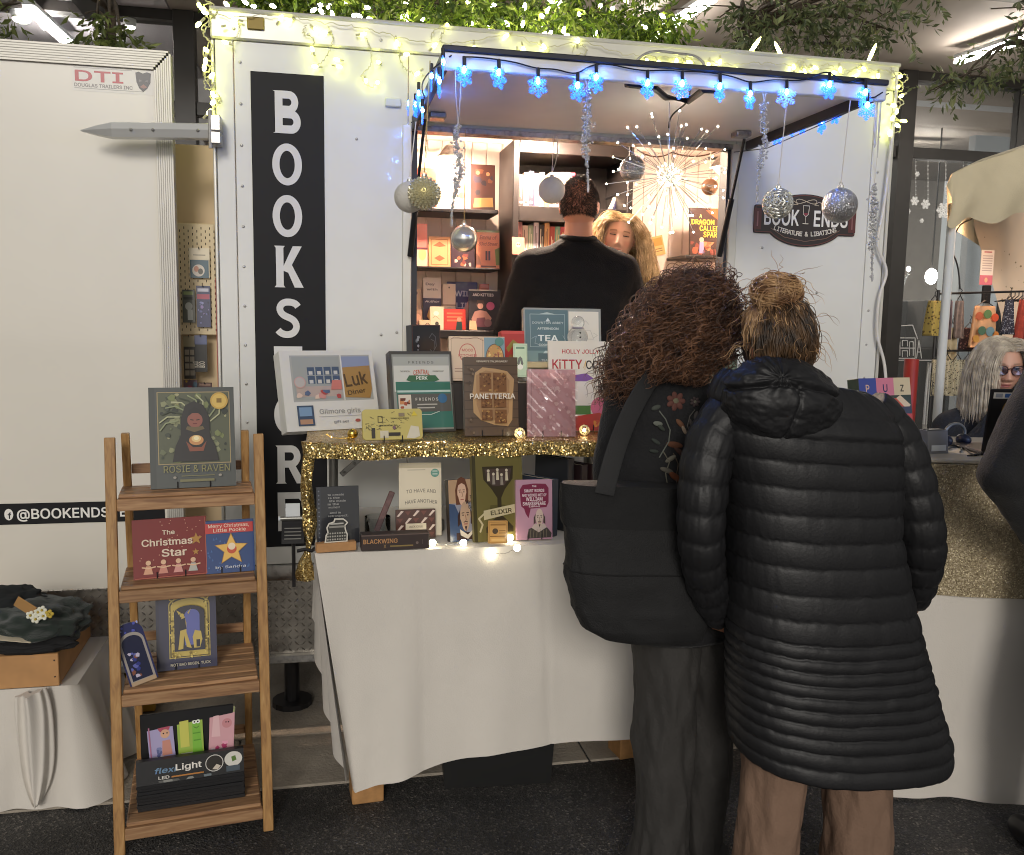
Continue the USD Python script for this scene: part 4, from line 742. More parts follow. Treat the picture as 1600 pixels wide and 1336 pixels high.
def art_tea(A):
    A.rect(0, 0, 1, 1, '8a8f8c').rect(.02, .03, .57, .97, '4c6a72').rect(.58, .36, .97, .95, 'd6d2c6').rect(.02, .03, .57, .3, '6a8a8a').frame(.08, .36, .53, .9, .0015, 'a9bcbc').poly([(.2, .9), (.3, .93), (.4, .9)], 'a9bcbc').text('DOWNTON ABBEY', .31, .74, .0085, 'c6d2d0', .4, bold=False).text('AFTERNOON', .31, .645, .0085, 'c6d2d0', .27).text('TEA', .31, .46, .023, 'dfe6e4', .26).text('COOKBOOK', .31, .38, .008, 'c6d2d0', .24)
    A.poly([(.28, .78), (.31, .84), (.34, .78)], 'c6d2d0').line([(.1, .5), (.16, .54), (.14, .42), (.2, .4)], .0012, 'a9bcbc').line([(.46, .4), (.54, .46), (.5, .55)], .0012, 'a9bcbc').poly([(.24, .1), (.22, .22), (.27, .3), (.36, .3), (.41, .22), (.39, .1)], 'b9c9c8').rect(.18, .05, .34, .26, '3f5c64').text('TEA', .26, .13, .008, 'a9bcbc', .08)
    A.line([(.66, .74), (.7, .8), (.76, .76), (.8, .8), (.84, .74)], .001, '8f8c84').line([(.7, .5), (.74, .64), (.86, .64), (.9, .5), (.7, .5)], .001, '8f8c84').line([(.9, .6), (.95, .56), (.9, .52)], .001, '8f8c84').rect(.62, .39, .86, .4, 'a9a59a')
zc = OZ0 + .0255
px_book('tea_set_box', 'blue grey boxed cookbook set with white lettering at the back of the display', 818, 486, 942, 578, art_tea, '8a8f8c', t=.04, y=3.42, rz=-2, lean=-10, boxed=True)
q = at(902, 542, y=3.36); GLS = M('clear_glass', 'eef2f2', .05, trans=.9, ior=1.35, var=0)
sn = thing('glass_snowman', 'clear glass snowman ornament in front of the blue grey boxed set', 'ornament', q); r = span(q, 17)
part(sn, 'body', ball((0, 0, r * .9), r * .95, 3), GLS, smooth=True); part(sn, 'head', ball((0, 0, r * 2.2), r * .62, 3), GLS, smooth=True); part(sn, 'scarf', lathe([(r * .5, r * 1.6), (r * .6, r * 1.7), (r * .5, r * 1.82)], 18), M('grey_scarf', '8d8a94', .5))
for z in (.5, .9, 1.3): part(sn, 'button', ball((0, -r * .93 * math.sqrt(max(.1, 1 - (z - .9) ** 2)), z * r), r * .09, 1), BLK)
def art_mood(A):
    A.rect(0, 0, 1, 1, 'cdb292').frame(.04, .05, .6, .95, .001, '7a5a44').line([(.03, .93), (.1, .98), (.3, .94), (.5, .98), (.62, .9)], .0015, '7a4a40').disc(.33, .62, .15, 'b04a40', ry=.22).disc(.33, .62, .135, 'cdb292', ry=.2).text('MOOD', .33, .66, .0095, 'b04a40', .2).text('KITCHEN', .33, .54, .0095, 'b04a40', .32).rect(.1, .2, .5, .22, '9a7a60').rect(.1, .26, .4, .28, '9a7a60').rect(.63, .0, 1, .98, '6f8f98').disc(.82, .5, .17, '54483c', ry=.34).disc(.82, .52, .15, 'b8863c', ry=.3).blobs(36, ['d0a04a', 'a8602c', '8a4a24', 'd8b868', '7a8a3a'], 6, .7, .3, .95, .75, (.012, .03)).disc(.9, .88, .08, '3c7a70')
px_book('kitchen_book', 'cream cookbook with a bowl of pasta behind the brown cookbook', 702, 530, 790, 596, art_mood, 'cdb292', t=.03, y=3.22, rz=-3, lean=-14)
solo('book_plinth', cbx(-.3, .36, -.0, .1, 0, at(745, 596, y=3.22)[2] - SZ - .004, .003), M('dark_box', '2a2522', .6), 'dark low box raising the cookbooks at the back of the shelf', 'box', (.62, 3.185, SZ + .002))
px_book('red_box', 'red box with a green wreath print behind the cream cookbook', 784, 520, 821, 585, lambda A: (A.rect(0, 0, 1, 1, 'a83430'), A.rect(0, .93, 1, 1, 'c04a44'), A.poly([(.2, .6), (.5, .8), (.95, .62), (.95, .5), (.5, .66), (.3, .5)], '8a7a34'), A.blobs(7, ['6a2a24', '8a5a30'], 3, .3, .1, .9, .45, (.06, .12))), 'a83430', t=.05, y=3.36, rz=4, lean=-8, boxed=True)
px_book('tea_packet', 'small pale green packet with a dark leaf leaning on the red box', 802, 540, 824, 590, lambda A: (A.rect(0, 0, 1, 1, 'a9c4a0'), A.frame(.06, .04, .94, .96, .001, '6a8a68'), A.rect(.2, .84, .8, .9, '4c7a58'), A.poly([(.3, .4), (.42, .3), (.5, .5), (.6, .3), (.72, .4), (.64, .56), (.5, .62), (.36, .56)], '3c4438'), A.disc(.5, .3, .2, 'd8dcd0', ry=.08)), 'a9c4a0', t=.012, y=3.31, rz=-6, lean=-12, boxed=True)
px_book('dark_print_box', 'black framed box with pale sea creature drawing at the left of the hatch', 644, 510, 690, 575, lambda A: (A.rect(0, 0, 1, 1, '1d2026'), A.frame(0, 0, 1, 1, .004, '4a3430'), A.blobs(9, ['6a7078', '8a9098', '444a54'], 14, .12, .3, .42, .75, (.03, .08)), A.line([(.6, .7), (.7, .8), (.82, .72), (.84, .5), (.72, .36), (.62, .42)], .002, '5a606a'), A.line([(.66, .66), (.78, .62), (.76, .44)], .0016, '5a606a'), A.disc(.5, .3, .07, '9aa0a8')), '1d2026', t=.06, y=3.4, rz=16, lean=-4, boxed=True)
px_book('green_storybook', 'dark green book with yellow lower half showing between the two women', 1092, 562, 1152, 680, lambda A: (A.rect(0, 0, 1, 1, '34503a'), A.rect(.05, .0, .95, .42, 'b7a858'), A.rect(.1, .5, .9, .515, 'b9c09a'), A.text('..LKS', .5, .66, .013, 'a8b088', .6), A.text('WICKED', .5, .38, .02, '8a3f70', .8), A.blobs(10, ['7d8f3c', '54703a', 'c9bc70'], 6, .3, .04, .95, .34, (.04, .09))), '34503a', t=.02, z=SZ, rz=-10, lean=-10, cat_='book')
# pencil pouch, jingle bell
q = at(614, 690, z=SZ); w, h = span(q, 94), span(q, 46)
pc = thing('pencil_pouch', 'yellow patterned pencil pouch lying against the gift boxes', 'pouch', q + [0, 0, .006], 6, -14)
pm = M('pouch_yellow', 'c4b568', .55); rr_ = sbox(-w / 2 + .012, .012, w / 2 - .012, h - .008).buffer(.012); part(pc, 'pouch', cat(ext(rr_, .016, .008)), pm, smooth=30)
A = Art(w, h); g = random.Random(11)
A.shp(affinity.translate(rr_.buffer(-.001), w / 2, 0), 'c4b568')
for k in range(24):
    x, y = g.uniform(.05, .8), g.uniform(.3, .92); c = g.choice(['3a3428', '4a4436', '6a4a40', '3a3428'])
    A.line([(x, y), (x + g.uniform(-.03, .05), y + g.uniform(-.08, .08)), (x + .04, y + g.uniform(-.05, .05))], .0012, c)
A.text('Love you more', .62, .7, .005, '2c281e', .3).text('and another fan', .42, .46, .005, '2c281e', .3).poly([(.72, .04), (.8, .46), (.93, .42), (.95, .1), (.86, .02)], 'd4cdb8').rect(.14, .05, .2, .4, '2e2a20').rect(.42, .12, .62, .24, '2c241c').rect(.28, .06, .42, .3, 'cfc6ac').frame(.25, .58, .33, .8, .002, '3a3428').disc(.52, .4, .03, '7a5a60').poly([(.82, .8), (.86, .98), (.92, .8)], 'd9c23a').rect(.6, .78, .7, .9, '8a7a60')
T_ = np.eye(4); T_[:3, 3] = (-w / 2, -.0085, 0); printed(pc, 'print', A, T_)
wire_easel(q + [0, -.008, .0], w * .8, h * .7, .022, 6, -14, 'wire easel under the yellow pencil pouch')
q = at(551, 686, z=SZ); GOLD = M('polished_gold', 'd8b860', .12, metal=1, var=.05)
bl = thing('jingle_bell', 'round gold jingle bell beside the yellow pouch', 'ornament', q + [0, 0, .018]); part(bl, 'shell', ball((0, 0, 0), .0175, 3), GOLD, smooth=True); part(bl, 'cord', tube([(-.0, -.01, -.012), (-.04, -.01, -.014), (-.07, .0, -.012), (-.085, .0, .0)], .0016, 5), GOLD)
part(bl, 'cap', cyl((-.01, 0, -.013), (-.018, 0, -.016), .005, 8), GOLD)

# ---------------- goods on the table top
zt = TZ + .002
def art_black(A):
    A.rect(0, 0, 1, 1, '171a22').rect(.0, 0, .1, 1, '20242e')
    for k in range(13): A.disc(.05, .05 + k * .073, .018, '5a606c', ry=.014)
    for k, s_ in enumerate(('to create', 'is the', 'life made', 'in the', 'moment', 'and in', 'retrospect.')): A.text(s_, .26 + .02 * (k % 3), .84 - k * .055 - (.04 if k > 4 else 0), .0065, 'a9a8a6', .06 * len(s_) * .72, al='l', bold=False)
px_book('spiral_notebook', 'black spiral notebook with white handwriting at the left of the table', 497, 764, 562, 850, art_black, '171a22', t=.014, z=zt, rz=6, lean=-8)
q = at(526, 862, z=zt); w, h = span(q, 62), span(q, 14)
solo('wooden_card_holder', cbx(-w / 2, w / 2, 0, .028, 0, h, .0015), M('beech', 'b98a5a', .55, var=.12, scale=20), 'light wooden card holder at the front left corner of the table', 'holder', q, rz=9)
A = Art(.075, .075); ty = Polygon([(x * .075, y * .075) for x, y in ((.02, .0), (.06, .3), (.14, .42), (.1, .62), (.2, .8), (.4, .86), (.44, .98), (.8, .96), (.92, .86), (.98, .78), (.86, .66), (.9, .44), (.96, .3), (.94, .0))])
t_ = thing('typewriter_card', 'die cut card of a typewriter standing in the wooden holder', 'card', q + [-.0, .012, h], 9, -4); part(t_, 'card', ext(affinity.translate(ty.buffer(.001), -.0375, 0), .002, .0), M('cream_edge', 'd9d4c8', .5))
A.shp(ty.buffer(-.003), '3d3d3a').rect(.2, .6, .85, .68, '8f8d86').rect(.25, .74, .8, .8, 'b9b7b0')
for j in range(3):
    for i in range(8): A.disc(.14 + i * .1, .12 + j * .13, .035, 'a9a79e')
T_ = np.eye(4); T_[:3, 3] = (-.0375, -.002, 0); printed(t_, 'print', A, T_)
q = at(618, 859, z=zt); w, h = span(q, 106), span(q, 25)
t_ = thing('pencil_box', 'long dark brown pencil box with copper lettering at the front of the table', 'box', q, 2); part(t_, 'carton', cbx(-w / 2, w / 2, 0, .05, 0, h, .0015), M('pencil_brown', '3c302d', .4)); A = Art(w, h); A.rect(0, .93, 1, 1, '6a5a54').text('BLACKWING', .28, .45, .0135, 'b98a5c', .5).rect(.42, .2, .76, .29, '8f7a4a').line([(.33, .15), (.36, .35)], .0012, 'a98a5c').line([(.36, .15), (.33, .35)], .0012, 'a98a5c').disc(.82, .4, .02, '7a6a62', ry=.09).rect(.9, .3, .905, .6, '7a6a62')
T_ = np.eye(4); T_[0, 3] = -w / 2; printed(t_, 'lettering', A, T_)
q = at(590, 834, z=zt); r = span(q, 20)
jr = thing('glass_jar', 'clear glass jar behind the long pencil box', 'jar', q); part(jr, 'glass', lathe([(.001, .002), (r * .95, .002), (r, .006), (r, .06), (r * .96, .06), (r * .94, .008), (.001, .006)], 28), GLASS, smooth=40)
g0, g1 = at(588, 832, y=q[1] - .01), at(613, 770, y=q[1] + .03)
solo('slim_pencil_pack', beam(g0 - g0, g1 - g0, .02, .008, up=(0, -1, .1)), M('mauve_pack', '6a4a48', .35, var=.3, scale=40), 'slim pencil pack standing tilted in the glass jar', 'pack', g0 + [0, 0, .004])
def art_have(A):
    A.rect(0, 0, 1, 1, 'd4c8ae').rect(0, .93, 1, 1, 'b3a686').disc(.85, .86, .1, '4f8a78').rect(.79, .88, .91, .89, 'c9d8cc').rect(.79, .84, .91, .85, 'c9d8cc').rect(.2, .9, .62, .905, '6a6250').text('TO HAVE AND', .52, .58, .0115, '3a342c', .7, bold=False, arc=.004).text('HAVE ANOTHER', .52, .43, .0115, '3a342c', .76, bold=False, arc=.006)
    A.disc(.54, .21, .24, 'b8502e', ry=.16); face(A, .46, .2, .1, 'd0b89a', '2c2620', beard=True); face(A, .66, .17, .07, 'd8c0a4', 'a8744a')
px_book('cocktail_book', 'cream cocktail book with two small faces in a red circle', 624, 728, 690, 838, art_have, 'd4c8ae', t=.018, z=zt, rz=-2, lean=-8)
def art_choc(A):
    A.rect(0, 0, 1, 1, '4c2a22')
    for j in range(4):
        for i in range(5): 
            if (i + j) % 2: A.poly([(i * .2 + .02, j * .25 + .03), (i * .2 + .07, j * .25 + .02), (i * .2 + .2, j * .25 + .2), (i * .2 + .13, j * .25 + .22)], 'd8c4b8')
            else: A.poly([(i * .2 + .02, j * .25 + .2), (i * .2 + .1, j * .25 + .05), (i * .2 + .18, j * .25 + .2)], '6a3a30')
    A.rect(.24, .1, .76, .52, 'd8ccb4').text('ALEX COLE', .5, .38, .006, '5a4a3c', .34).disc(.5, .22, .035, '9a4a34')
px_book('chocolate_box', 'brown and cream patterned chocolate box in front of the cocktail book', 619, 798, 681, 842, art_choc, '4c2a22', t=.014, z=zt, rz=3, lean=-6, boxed=True)
solo('grey_tin', cbx(-.016, .016, 0, .02, 0, .04, .004), M('grey_tin', '5f5f58', .4), 'small grey tin beside the chocolate box', 'tin', at(688, 832, z=zt) + [0, .02, 0], rz=-4)
def art_writers(A):
    A.rect(0, 0, 1, 1, '8f8f9c').poly([(0, .0), (0, .62), (.18, .6), (.5, .2), (.6, 0)], '3e5070').rect(0, .62, 1, 1, 'b59678').poly([(.5, .62), (1, .62), (1, .0), (.7, .0)], '8f8f9c').rect(.2, .02, .9, .14, '3a2826')
    face(A, .42, .78, .17, 'd8b49c', '6a4434', long=True); face(A, .5, .4, .2, 'b99c84', '3e2c2a', bald=True, beard=True); A.text('The', .76, .68, .011, '2c3038', .2).text('Writers', .72, .6, .011, '2c3038', .4).text('Game', .75, .52, .011, '2c3038', .3).poly([(.3, .2), (.55, .1), (.85, .24), (.8, .16), (.55, .03), (.32, .1)], 'd0c6b8')
px_book('card_game', 'card game box with a woman and a bearded man portrait on the table', 703, 753, 754, 846, art_writers, '2b2622', t=.03, z=zt, rz=14, lean=-8, boxed=True, easel='wire easel under the portrait card game')
def art_elixir(A):
    A.rect(0, 0, 1, 1, '6a6236').rect(0, 0, .07, 1, '3d3820').poly([(.3, .3), (.34, .42), (.62, .42), (.66, .3)], '58512c')
    A.poly([(.2, .87), (.82, .87), (.8, .72), (.64, .6), (.56, .5), (.56, .3), (.78, .16), (.78, .1), (.24, .1), (.24, .16), (.48, .3), (.48, .5), (.38, .6), (.22, .72)], '38301f').poly([(.25, .84), (.78, .84), (.74, .72), (.62, .64), (.4, .64), (.28, .72)], '4a3c38')
    for k, (x, y) in enumerate(((.32, .77), (.42, .73), (.5, .78), (.58, .72), (.68, .77))): A.poly([(x - .03, y - .07), (x + .03, y - .07), (x + .02, y + .03), (x - .02, y + .03)], ('c9bea4', '8f867a')[k % 2]).disc(x, y + .05, .028, 'cbbfa8')
    A.poly([(.2, .36), (.82, .42), (.82, .32), (.2, .25)], 'c4b894').text('ELIXIR', .55, .315, .014, '3a321c', .42, rot=5)
    A.line([(.22, .33), (.1, .27), (.17, .2), (.12, .12)], .006, 'c4b894')
px_book('elixir_book', 'olive green book with a tall goblet on its cover', 740, 718, 822, 846, art_elixir, '6a6236', t=.022, z=zt, rz=7, lean=-10)
px_book('mini_card_box', 'tiny tan card box in front of the olive book', 763, 815, 793, 850, lambda A: (A.rect(0, 0, 1, 1, 'bd8f50'), A.frame(.05, .04, .95, .96, .0012, '7a5828'), A.rect(.1, .8, .9, .88, '8a6430'), A.rect(.08, .3, .92, .34, '6a4a20'), A.disc(.35, .55, .15, '4a3a28'), A.rect(.55, .45, .88, .48, '7a5828'), A.rect(.55, .55, .88, .58, '7a5828'), A.rect(.15, .1, .85, .22, 'd0a868')), 'bd8f50', t=.018, z=zt, rz=-3, lean=-2, boxed=True)
def art_shake(A):
    A.rect(0, 0, 1, 1, 'b98fa2'); A.poly([(.12, .66), (.1, .84), (.18, .92), (.5, .94), (.82, .93), (.9, .86), (.9, .62), (.84, .54), (.4, .52), (.34, .36), (.26, .44), (.22, .52), (.14, .56)], '7c2c48')
    for k, (s_, w_) in enumerate((('THE', .12), ('SMART WORDS', .56), ('AND WICKED WIT OF', .68), ('WILLIAM', .46), ('SHAKESPEARE', .64))): A.text(s_, .5, .87 - k * .073 - (0 if k else -.01), (.006, .0095, .0085, .0115, .011)[k], 'e6d6da', w_)
    A.text('Edited', .5, .545, .005, 'd8c4cc', .3); A.poly([(.3, .06), (.34, .18), (.5, .22), (.85, .2), (.98, .1), (.96, .03), (.3, .02)], '4a4440').poly([(.42, .2), (.62, .12), (.84, .2), (.78, .26), (.5, .26)], 'c4b4ac'); face(A, .64, .36, .13, 'cbb6aa', '4c403c', bald=True, beard=True)
    for k in range(6): A.line([(.38 + k * .09, .04), (.4 + k * .085, .17)], .0016, '8a7f6c')
px_book('quotes_book', 'pink book with a bearded man\'s portrait and a speech bubble', 806, 753, 864, 844, art_shake, 'b98fa2', t=.018, z=zt, rz=1, lean=-6, easel='wire easel under the pink portrait book')
# dark novels in a row, spines towards the left front
for k, (px, py0, py1, w, col, lab, txt, tc) in enumerate(((866, 745, 838, .03, '2f3844', 'slate blue hardback nearest the pink book', '', 'ffffff'), (890, 712, 830, .032, '26282c', 'black hardback with red spine letters, left of the row', 'WITCH', '9a2028'), (911, 722, 828, .03, '2a1c1e', 'black hardback with dark red spine script', 'Antea', 'a02830'), (926, 722, 826, .02, '3a2426', 'dark maroon hardback at the right of the row', 'HOUSE', 'c0b0a8'))):
    q = at(px, py1, z=zt); h = span(q, py1 - py0) * .97; B = thing('standing_novel', lab + ' standing on the table', 'book', q + [0, 0, 0], 38 - k * 2); cm = M('cover_' + col, col, .4)
    part(B, 'spine', cbx(-w / 2, w / 2, 0, .004, 0, h, .0012), cm); part(B, 'front_board', cbx(-w / 2, -w / 2 + .003, .0041, .15, 0, h, .001), cm); part(B, 'back_board', cbx(w / 2 - .003, w / 2, .0041, .15, 0, h, .001), cm); part(B, 'page_block', bx(-w / 2 + .0031, w / 2 - .0031, .0041, .147, .003, h - .004), PAPER)
    A = Art(w, h); A.rect(0, 0, 1, 1, col)
    if txt: A.text(txt, .68, .42, .013, tc, 3.0 if w < .025 else 2.4, rot=90)
    T_ = np.eye(4); T_[0, 3] = -w / 2; printed(B, 'spine_print', A, T_)
px_book('cream_card', 'cream greeting card with a brown heart at the right end of the table', 926, 716, 950, 790, lambda A: (A.rect(0, 0, 1, 1, 'd8d0c0'), A.line([(.5, .35), (.2, .6), (.3, .75), (.5, .66), (.7, .75), (.8, .6), (.5, .35)], .003, 'a8704a')), 'd8d0c0', t=.003, z=zt + .05, rz=0, lean=-8, boxed=True, cat_='card')
solo('card_riser', cbx(-.06, .06, -.015, .05, 0, .048, .003), WHT, 'white riser under the cream greeting card', 'box', (*at(938, 790, z=zt + .05)[:2], zt))
# small typewriter ornament hanging at the table's left end
q = at(458, 846, y=2.93); s = span(q, 1)
t_ = thing('typewriter_ornament', 'small black typewriter ornament with white paper left of the sequin tail', 'ornament', q)
part(t_, 'base', trimesh.convex.convex_hull(np.array([(x * s, y, z * s) for x in (-17, 17) for y, z in ((-.03, 0), (-.03, 8), (.012, 34), (.02, 34), (.02, 0))])), BLK); part(t_, 'platen', cyl((-s * 19, .008, s * 36), (s * 19, .008, s * 36), s * 3.4, 12), GREY); part(t_, 'paper', bx(-s * 11, s * 11, .006, .0075, s * 37, s * 60), WHT)
for k in range(4): part(t_, 'key_row', cbx(-s * 13, s * 13, -.033 + k * .008, -.029 + k * .008, s * (7 + k * 4.6), s * (9 + k * 4.6), .001), GREY)
for sx in (-1, 1): part(t_, 'knob', cyl((sx * s * 19, .008, s * 36), (sx * s * 22, .008, s * 36), s * 4, 10), WHT)
part(t_, 'stand', cyl((0, .03, -.16), (0, .03, s * 8), .006, 8), BLK); part(t_, 'clamp', cbx(-.01, q[0] * -1 + TX0 + .03, .02, .04, -.012, .0, .002), BLK)

# ---------------- low table at the far left with a crate of clothes
a = at(93, 1072, y=2.97); LZ = a[2]
low = thing('low_table', 'low table under white cloths at the far left', 'table', (-1.2, 3.1, 0)); part(low, 'tabletop', bx(-.5, .36, -.1, .42, LZ - .035, LZ - .006), GREY)
for x, y in ((-.4, 0), (.3, 0.02), (-.4, .38), (.3, .38)): part(low, 'leg', cyl((x, y, 0), (x, y, LZ - .035), .014, 8), GREY)
def drop(P0, P1, zt0, zbf, nx, amp, fr, out, seed):
    P0, P1 = np.array(P0, float), np.array(P1, float); n = np.array([P1[1] - P0[1], -(P1[0] - P0[0])]); n /= np.linalg.norm(n); V = []; nv = 26
    for j in range(nv):
        t = j / (nv - 1)
        for i in range(nx):
            u = i / (nx - 1); b = P0 + (P1 - P0) * u; o = out * t + amp * t * (math.sin(u * fr + seed) + .5 * math.sin(u * fr * 2.3 + 1.3 * seed + t)); V.append((b[0] + n[0] * o, b[1] + n[1] * o, zt0 + (zbf(u) - zt0) * t))
    return trimesh.Trimesh(*meshkit.arrays((np.array(V), np.array([(j * nx + i, j * nx + i + 1, (j + 1) * nx + i + 1, (j + 1) * nx + i) for j in range(nv - 1) for i in range(nx - 1)])))[:2], process=False)
xr = at(120, 1072, y=2.97)[0]
pth = np.array([(-1.7, 2.975), (-1.2, 2.975), (xr - .1, 2.975), (xr - .04, 2.978), (xr - .01, 2.99), (xr, 3.03), (xr, 3.2), (xr, 3.5)]); sd_ = np.r_[0, np.cumsum(np.linalg.norm(np.diff(pth, axis=0), axis=1))]; V = []; NX = 130
for j in range(26):
    t = j / 25
    for s in np.linspace(0, sd_[-1], NX):
        b, b2 = (np.array([np.interp(q, sd_, pth[:, 0]), np.interp(q, sd_, pth[:, 1])]) for q in (s - .015, s + .015)); n = np.array([b2[1] - b[1], -(b2[0] - b[0])]); n /= np.linalg.norm(n) + 1e-9; c = (b + b2) / 2; w = max(0, min(1, (s - sd_[2] + .1) / .3)); o = t * (.012 + .085 * w) + t * (.010 + .02 * w) * (math.sin(s * 21) + .6 * math.sin(s * 47 + 2 * t)); V.append((c[0] + n[0] * o, c[1] + n[1] * o, LZ - .002 - .004 * (t > 0) + (.015 + .1 * max(0, w - .9) * (s - sd_[5]) * 4 - LZ) * t))
low_drop = trimesh.Trimesh(*meshkit.arrays((np.array(V), np.array([(j * NX + i, j * NX + i + 1, (j + 1) * NX + i + 1, (j + 1) * NX + i) for j in range(25) for i in range(NX - 1)])))[:2], process=False)
solo('low_tablecloth', cat(low_drop, trimesh.Trimesh([(-1.7, 2.975, LZ - .001), (xr, 2.975, LZ - .001), (xr, 3.5, LZ - .001), (-1.7, 3.5, LZ - .001)], [(0, 1, 2), (0, 2, 3)])), CLOTH, 'white cloth falling to the pavement over the low table at the far left', 'tablecloth', smooth=50)
ct_ = spline(np.c_[np.array([at(a, b, y=2.93) for a, b in ((46, 1084), (50, 1115), (54, 1160), (58, 1215), (59, 1256))]), [.042, .05, .05, .04, .012]], 40); ta = np.arange(60) / 60 * 2 * math.pi
solo('cloth_tail', loft([np.stack([x + w * np.cos(ta) * (1 + .10 * np.sin(5 * ta + k * .05)), y + .018 * np.sin(ta) * (1 + .5 * np.sin(7 * ta + k * .06)) - .012 * np.sin(4 * np.cos(ta) + 1), np.full(60, z) + .01 * np.cos(ta)], 1) for k, (x, y, z, w) in enumerate(ct_)]), CLOTH, 'loose folded cloth end hanging at the corner of the low table', 'cloth', smooth=50)
CR = M('crate_pine', 'b98a58', .6, var=.18, scale=7); cr = thing('wooden_crate', 'open pine crate of clothes on the low table', 'crate', (a[0], 2.97, LZ))
bq = at(148, 985, z=LZ); hgt = span(a, 53); dy = np.array([bq[0] - a[0], bq[1] - a[1], 0]); dy *= min(1, .5 / np.linalg.norm(dy))
part(cr, 'front_board', cbx(-.6, 0, 0, .012, .001, hgt, .002), CR); part(cr, 'end_board', beam((-.006, .012, hgt / 2), dy + [-.006, 0, hgt / 2], .012, hgt - .002), CR); part(cr, 'crate_floor', bx(-.6, -.013, .013, .3, .001, .01), CR); part(cr, 'back_board', cbx(-.6, dy[0] - .01, dy[1] - .0, dy[1] + .012, .001, hgt, .002), CR)
for z in (.3, .8): part(cr, 'nail', ball((-.012, -.001, hgt * z), .0025, 1), BLK)
def lump(c, r, amp, seed, sub=4, fq=3.):
    m = trimesh.creation.icosphere(sub, 1.0); v = m.vertices; d = meshkit.fbm(v * fq + 7, 3, seed) - .5; m.vertices = v * (1 + amp * d)[:, None] * np.array(r) + np.array(c); return m
GRN = M('green_knit', '1e2a24', .9, var=.15, scale=30, bump=.6, bscale=300, sheen=.3)
q = at(50, 975, y=3.12); sw_ = thing('folded_sweater', 'dark green knitted sweater with embroidered daisies heaped in the crate', 'sweater', q)
part(sw_, 'knit', lump((0, 0, 0), (.17, .15, .085), .55, 3), GRN, smooth=True); part(sw_, 'sleeve', lump((-.1, .06, .05), (.13, .12, .06), .6, 8), M('black_knit', '171b1d', .9, bump=.5, bscale=300), smooth=True)
qq = at(40, 950, y=2.985) - q; part(sw_, 'tan_patch', beam(qq + [-.03, .01, .022], qq + [.025, .0, -.015], .004, .04, up=(.35, -.3, 1)), M('tan_felt', 'a07a4a', .9))
DAI = M('daisy_white', 'd8d8c8', .8); DAY = M('daisy_yellow', 'b8a040', .8)
for k, (px, py) in enumerate(((48, 961), (56, 967), (60, 956), (66, 953), (68, 962), (77, 959))):
    d = at(px, py, y=2.985) - q
    part(sw_, 'daisy', cat(*[ball(d + np.array([.009 * math.cos(j * 1.26), -.002, .009 * math.sin(j * 1.26)]), (.006, .003, .006), 1) for j in range(5)]), DAY if k == 5 else DAI, kind=None); part(sw_, 'daisy_eye', ball(d + np.array([0, -.005, 0]), .004, 1), DAY)
solo('paper_sheaf', cat(*[beam((-.1, 0, -.004 * j), (.085 - .008 * j, .0, -.03 - .004 * j), .09, .0016) for j in range(1)]), PAPER, 'cream sheets of paper among the clothes in the crate', 'paper', at(8, 985, y=2.99))
solo('rolled_garment', lump((0, 0, 0), (.14, .045, .028), .35, 5), M('black_jersey', '121214', .85, bump=.4, bscale=200), 'black rolled garment along the front of the crate', 'garment', at(48, 1008, y=3.0), smooth=True)
# things under the trailer seen beside the ladder shelf
for nm, lab, px, py0, py1, w, col, yy, tilt in (('red_folder', 'tall red folder leaning under the trailer behind the ladder shelf', 152, 1032, 1168, .028, '6e2420', 3.56, 2), ('teal_case', 'dark teal case standing under the trailer behind the ladder shelf', 170, 1035, 1172, .04, '24403f', 3.55, -4), ('yellow_box', 'yellow box on the pavement seen through the lower ladder tiers', 222, 1105, 1178, .11, 'b98a24', 3.62, 6)):
    q = at(px, py1, y=yy); h = span(q, py1 - py0); t_ = thing(nm, lab, 'box', (q[0], yy, .012), tilt, -3); part(t_, 'carton', cbx(-w / 2, w / 2, 0, .2, 0, h, .006), M('c_' + col, col, .5)); part(t_, 'strap', cbx(-w / 2 - .002, w / 2 + .002, -.003, .203, h * .9, h * .93, .001), M('c_dark', '2a2826', .6))
solo('white_leaflet', bx(-.02, .02, 0, .003, 0, .07), WHT, 'white leaflet beside the red folder under the trailer', 'leaflet', at(138, 1060, y=3.53) + [0, 0, .0])
# ================================================================ inside the trailer
IN = M('beadboard', 'e2d0c4', .55, var=.03); IY = 4.8; BLKW = M('black_shelf_wood', '1f1a19', .42, var=.2, scale=14)
x = .3
while x < 2.30:
    tp('wall_board', cbx(x, min(x + .078, 2.318), IY, IY + .02, .47, 2.56, .004), IN); x += .0795
tp('wall_moulding', cbx(.3, 2.31, IY - .012, IY - .001, 2.5, 2.54, .004), IN)
tp('inner_wall', bx(X1 - .045, X1 - .031, WY + .08, IY, .47, 2.62), IN); tp('inner_wall', bx(X0 + .031, X0 + .045, WY + .08, IY, .47, 2.62), IN); tp('inner_ceiling', bx(X0 + .046, X1 - .046, WY + .08, IY, 2.6, 2.62), IN)
q = at(966, 270, y=IY - .002); r = span(q, 21)
vt = tp('round_vent', lathe([(r, 0), (r, .012), (r * .86, .016), (r * .82, .006), (.001, .006)], 28).apply_transform(trimesh.transformations.rotation_matrix(math.pi / 2, [1, 0, 0])).apply_translation(q), IN, smooth=40)
for k in range(7):
    z = (k - 3) * r * .23; w = math.sqrt(max(.02, .68 - (z / r) ** 2)) * r; m = cbx(q[0] - w, q[0] + w, q[1] - .018, q[1] - .007, q[2] + z - .004, q[2] + z + .004, .002); m.apply_translation(-TC); part(vt, 'vent_slat', m, IN)
LAMP = Memit('warm_bulb', 'ffe4cc', 270); LAMP2 = Memit('warm_bulb_dim', 'ffe2c8', 1700)
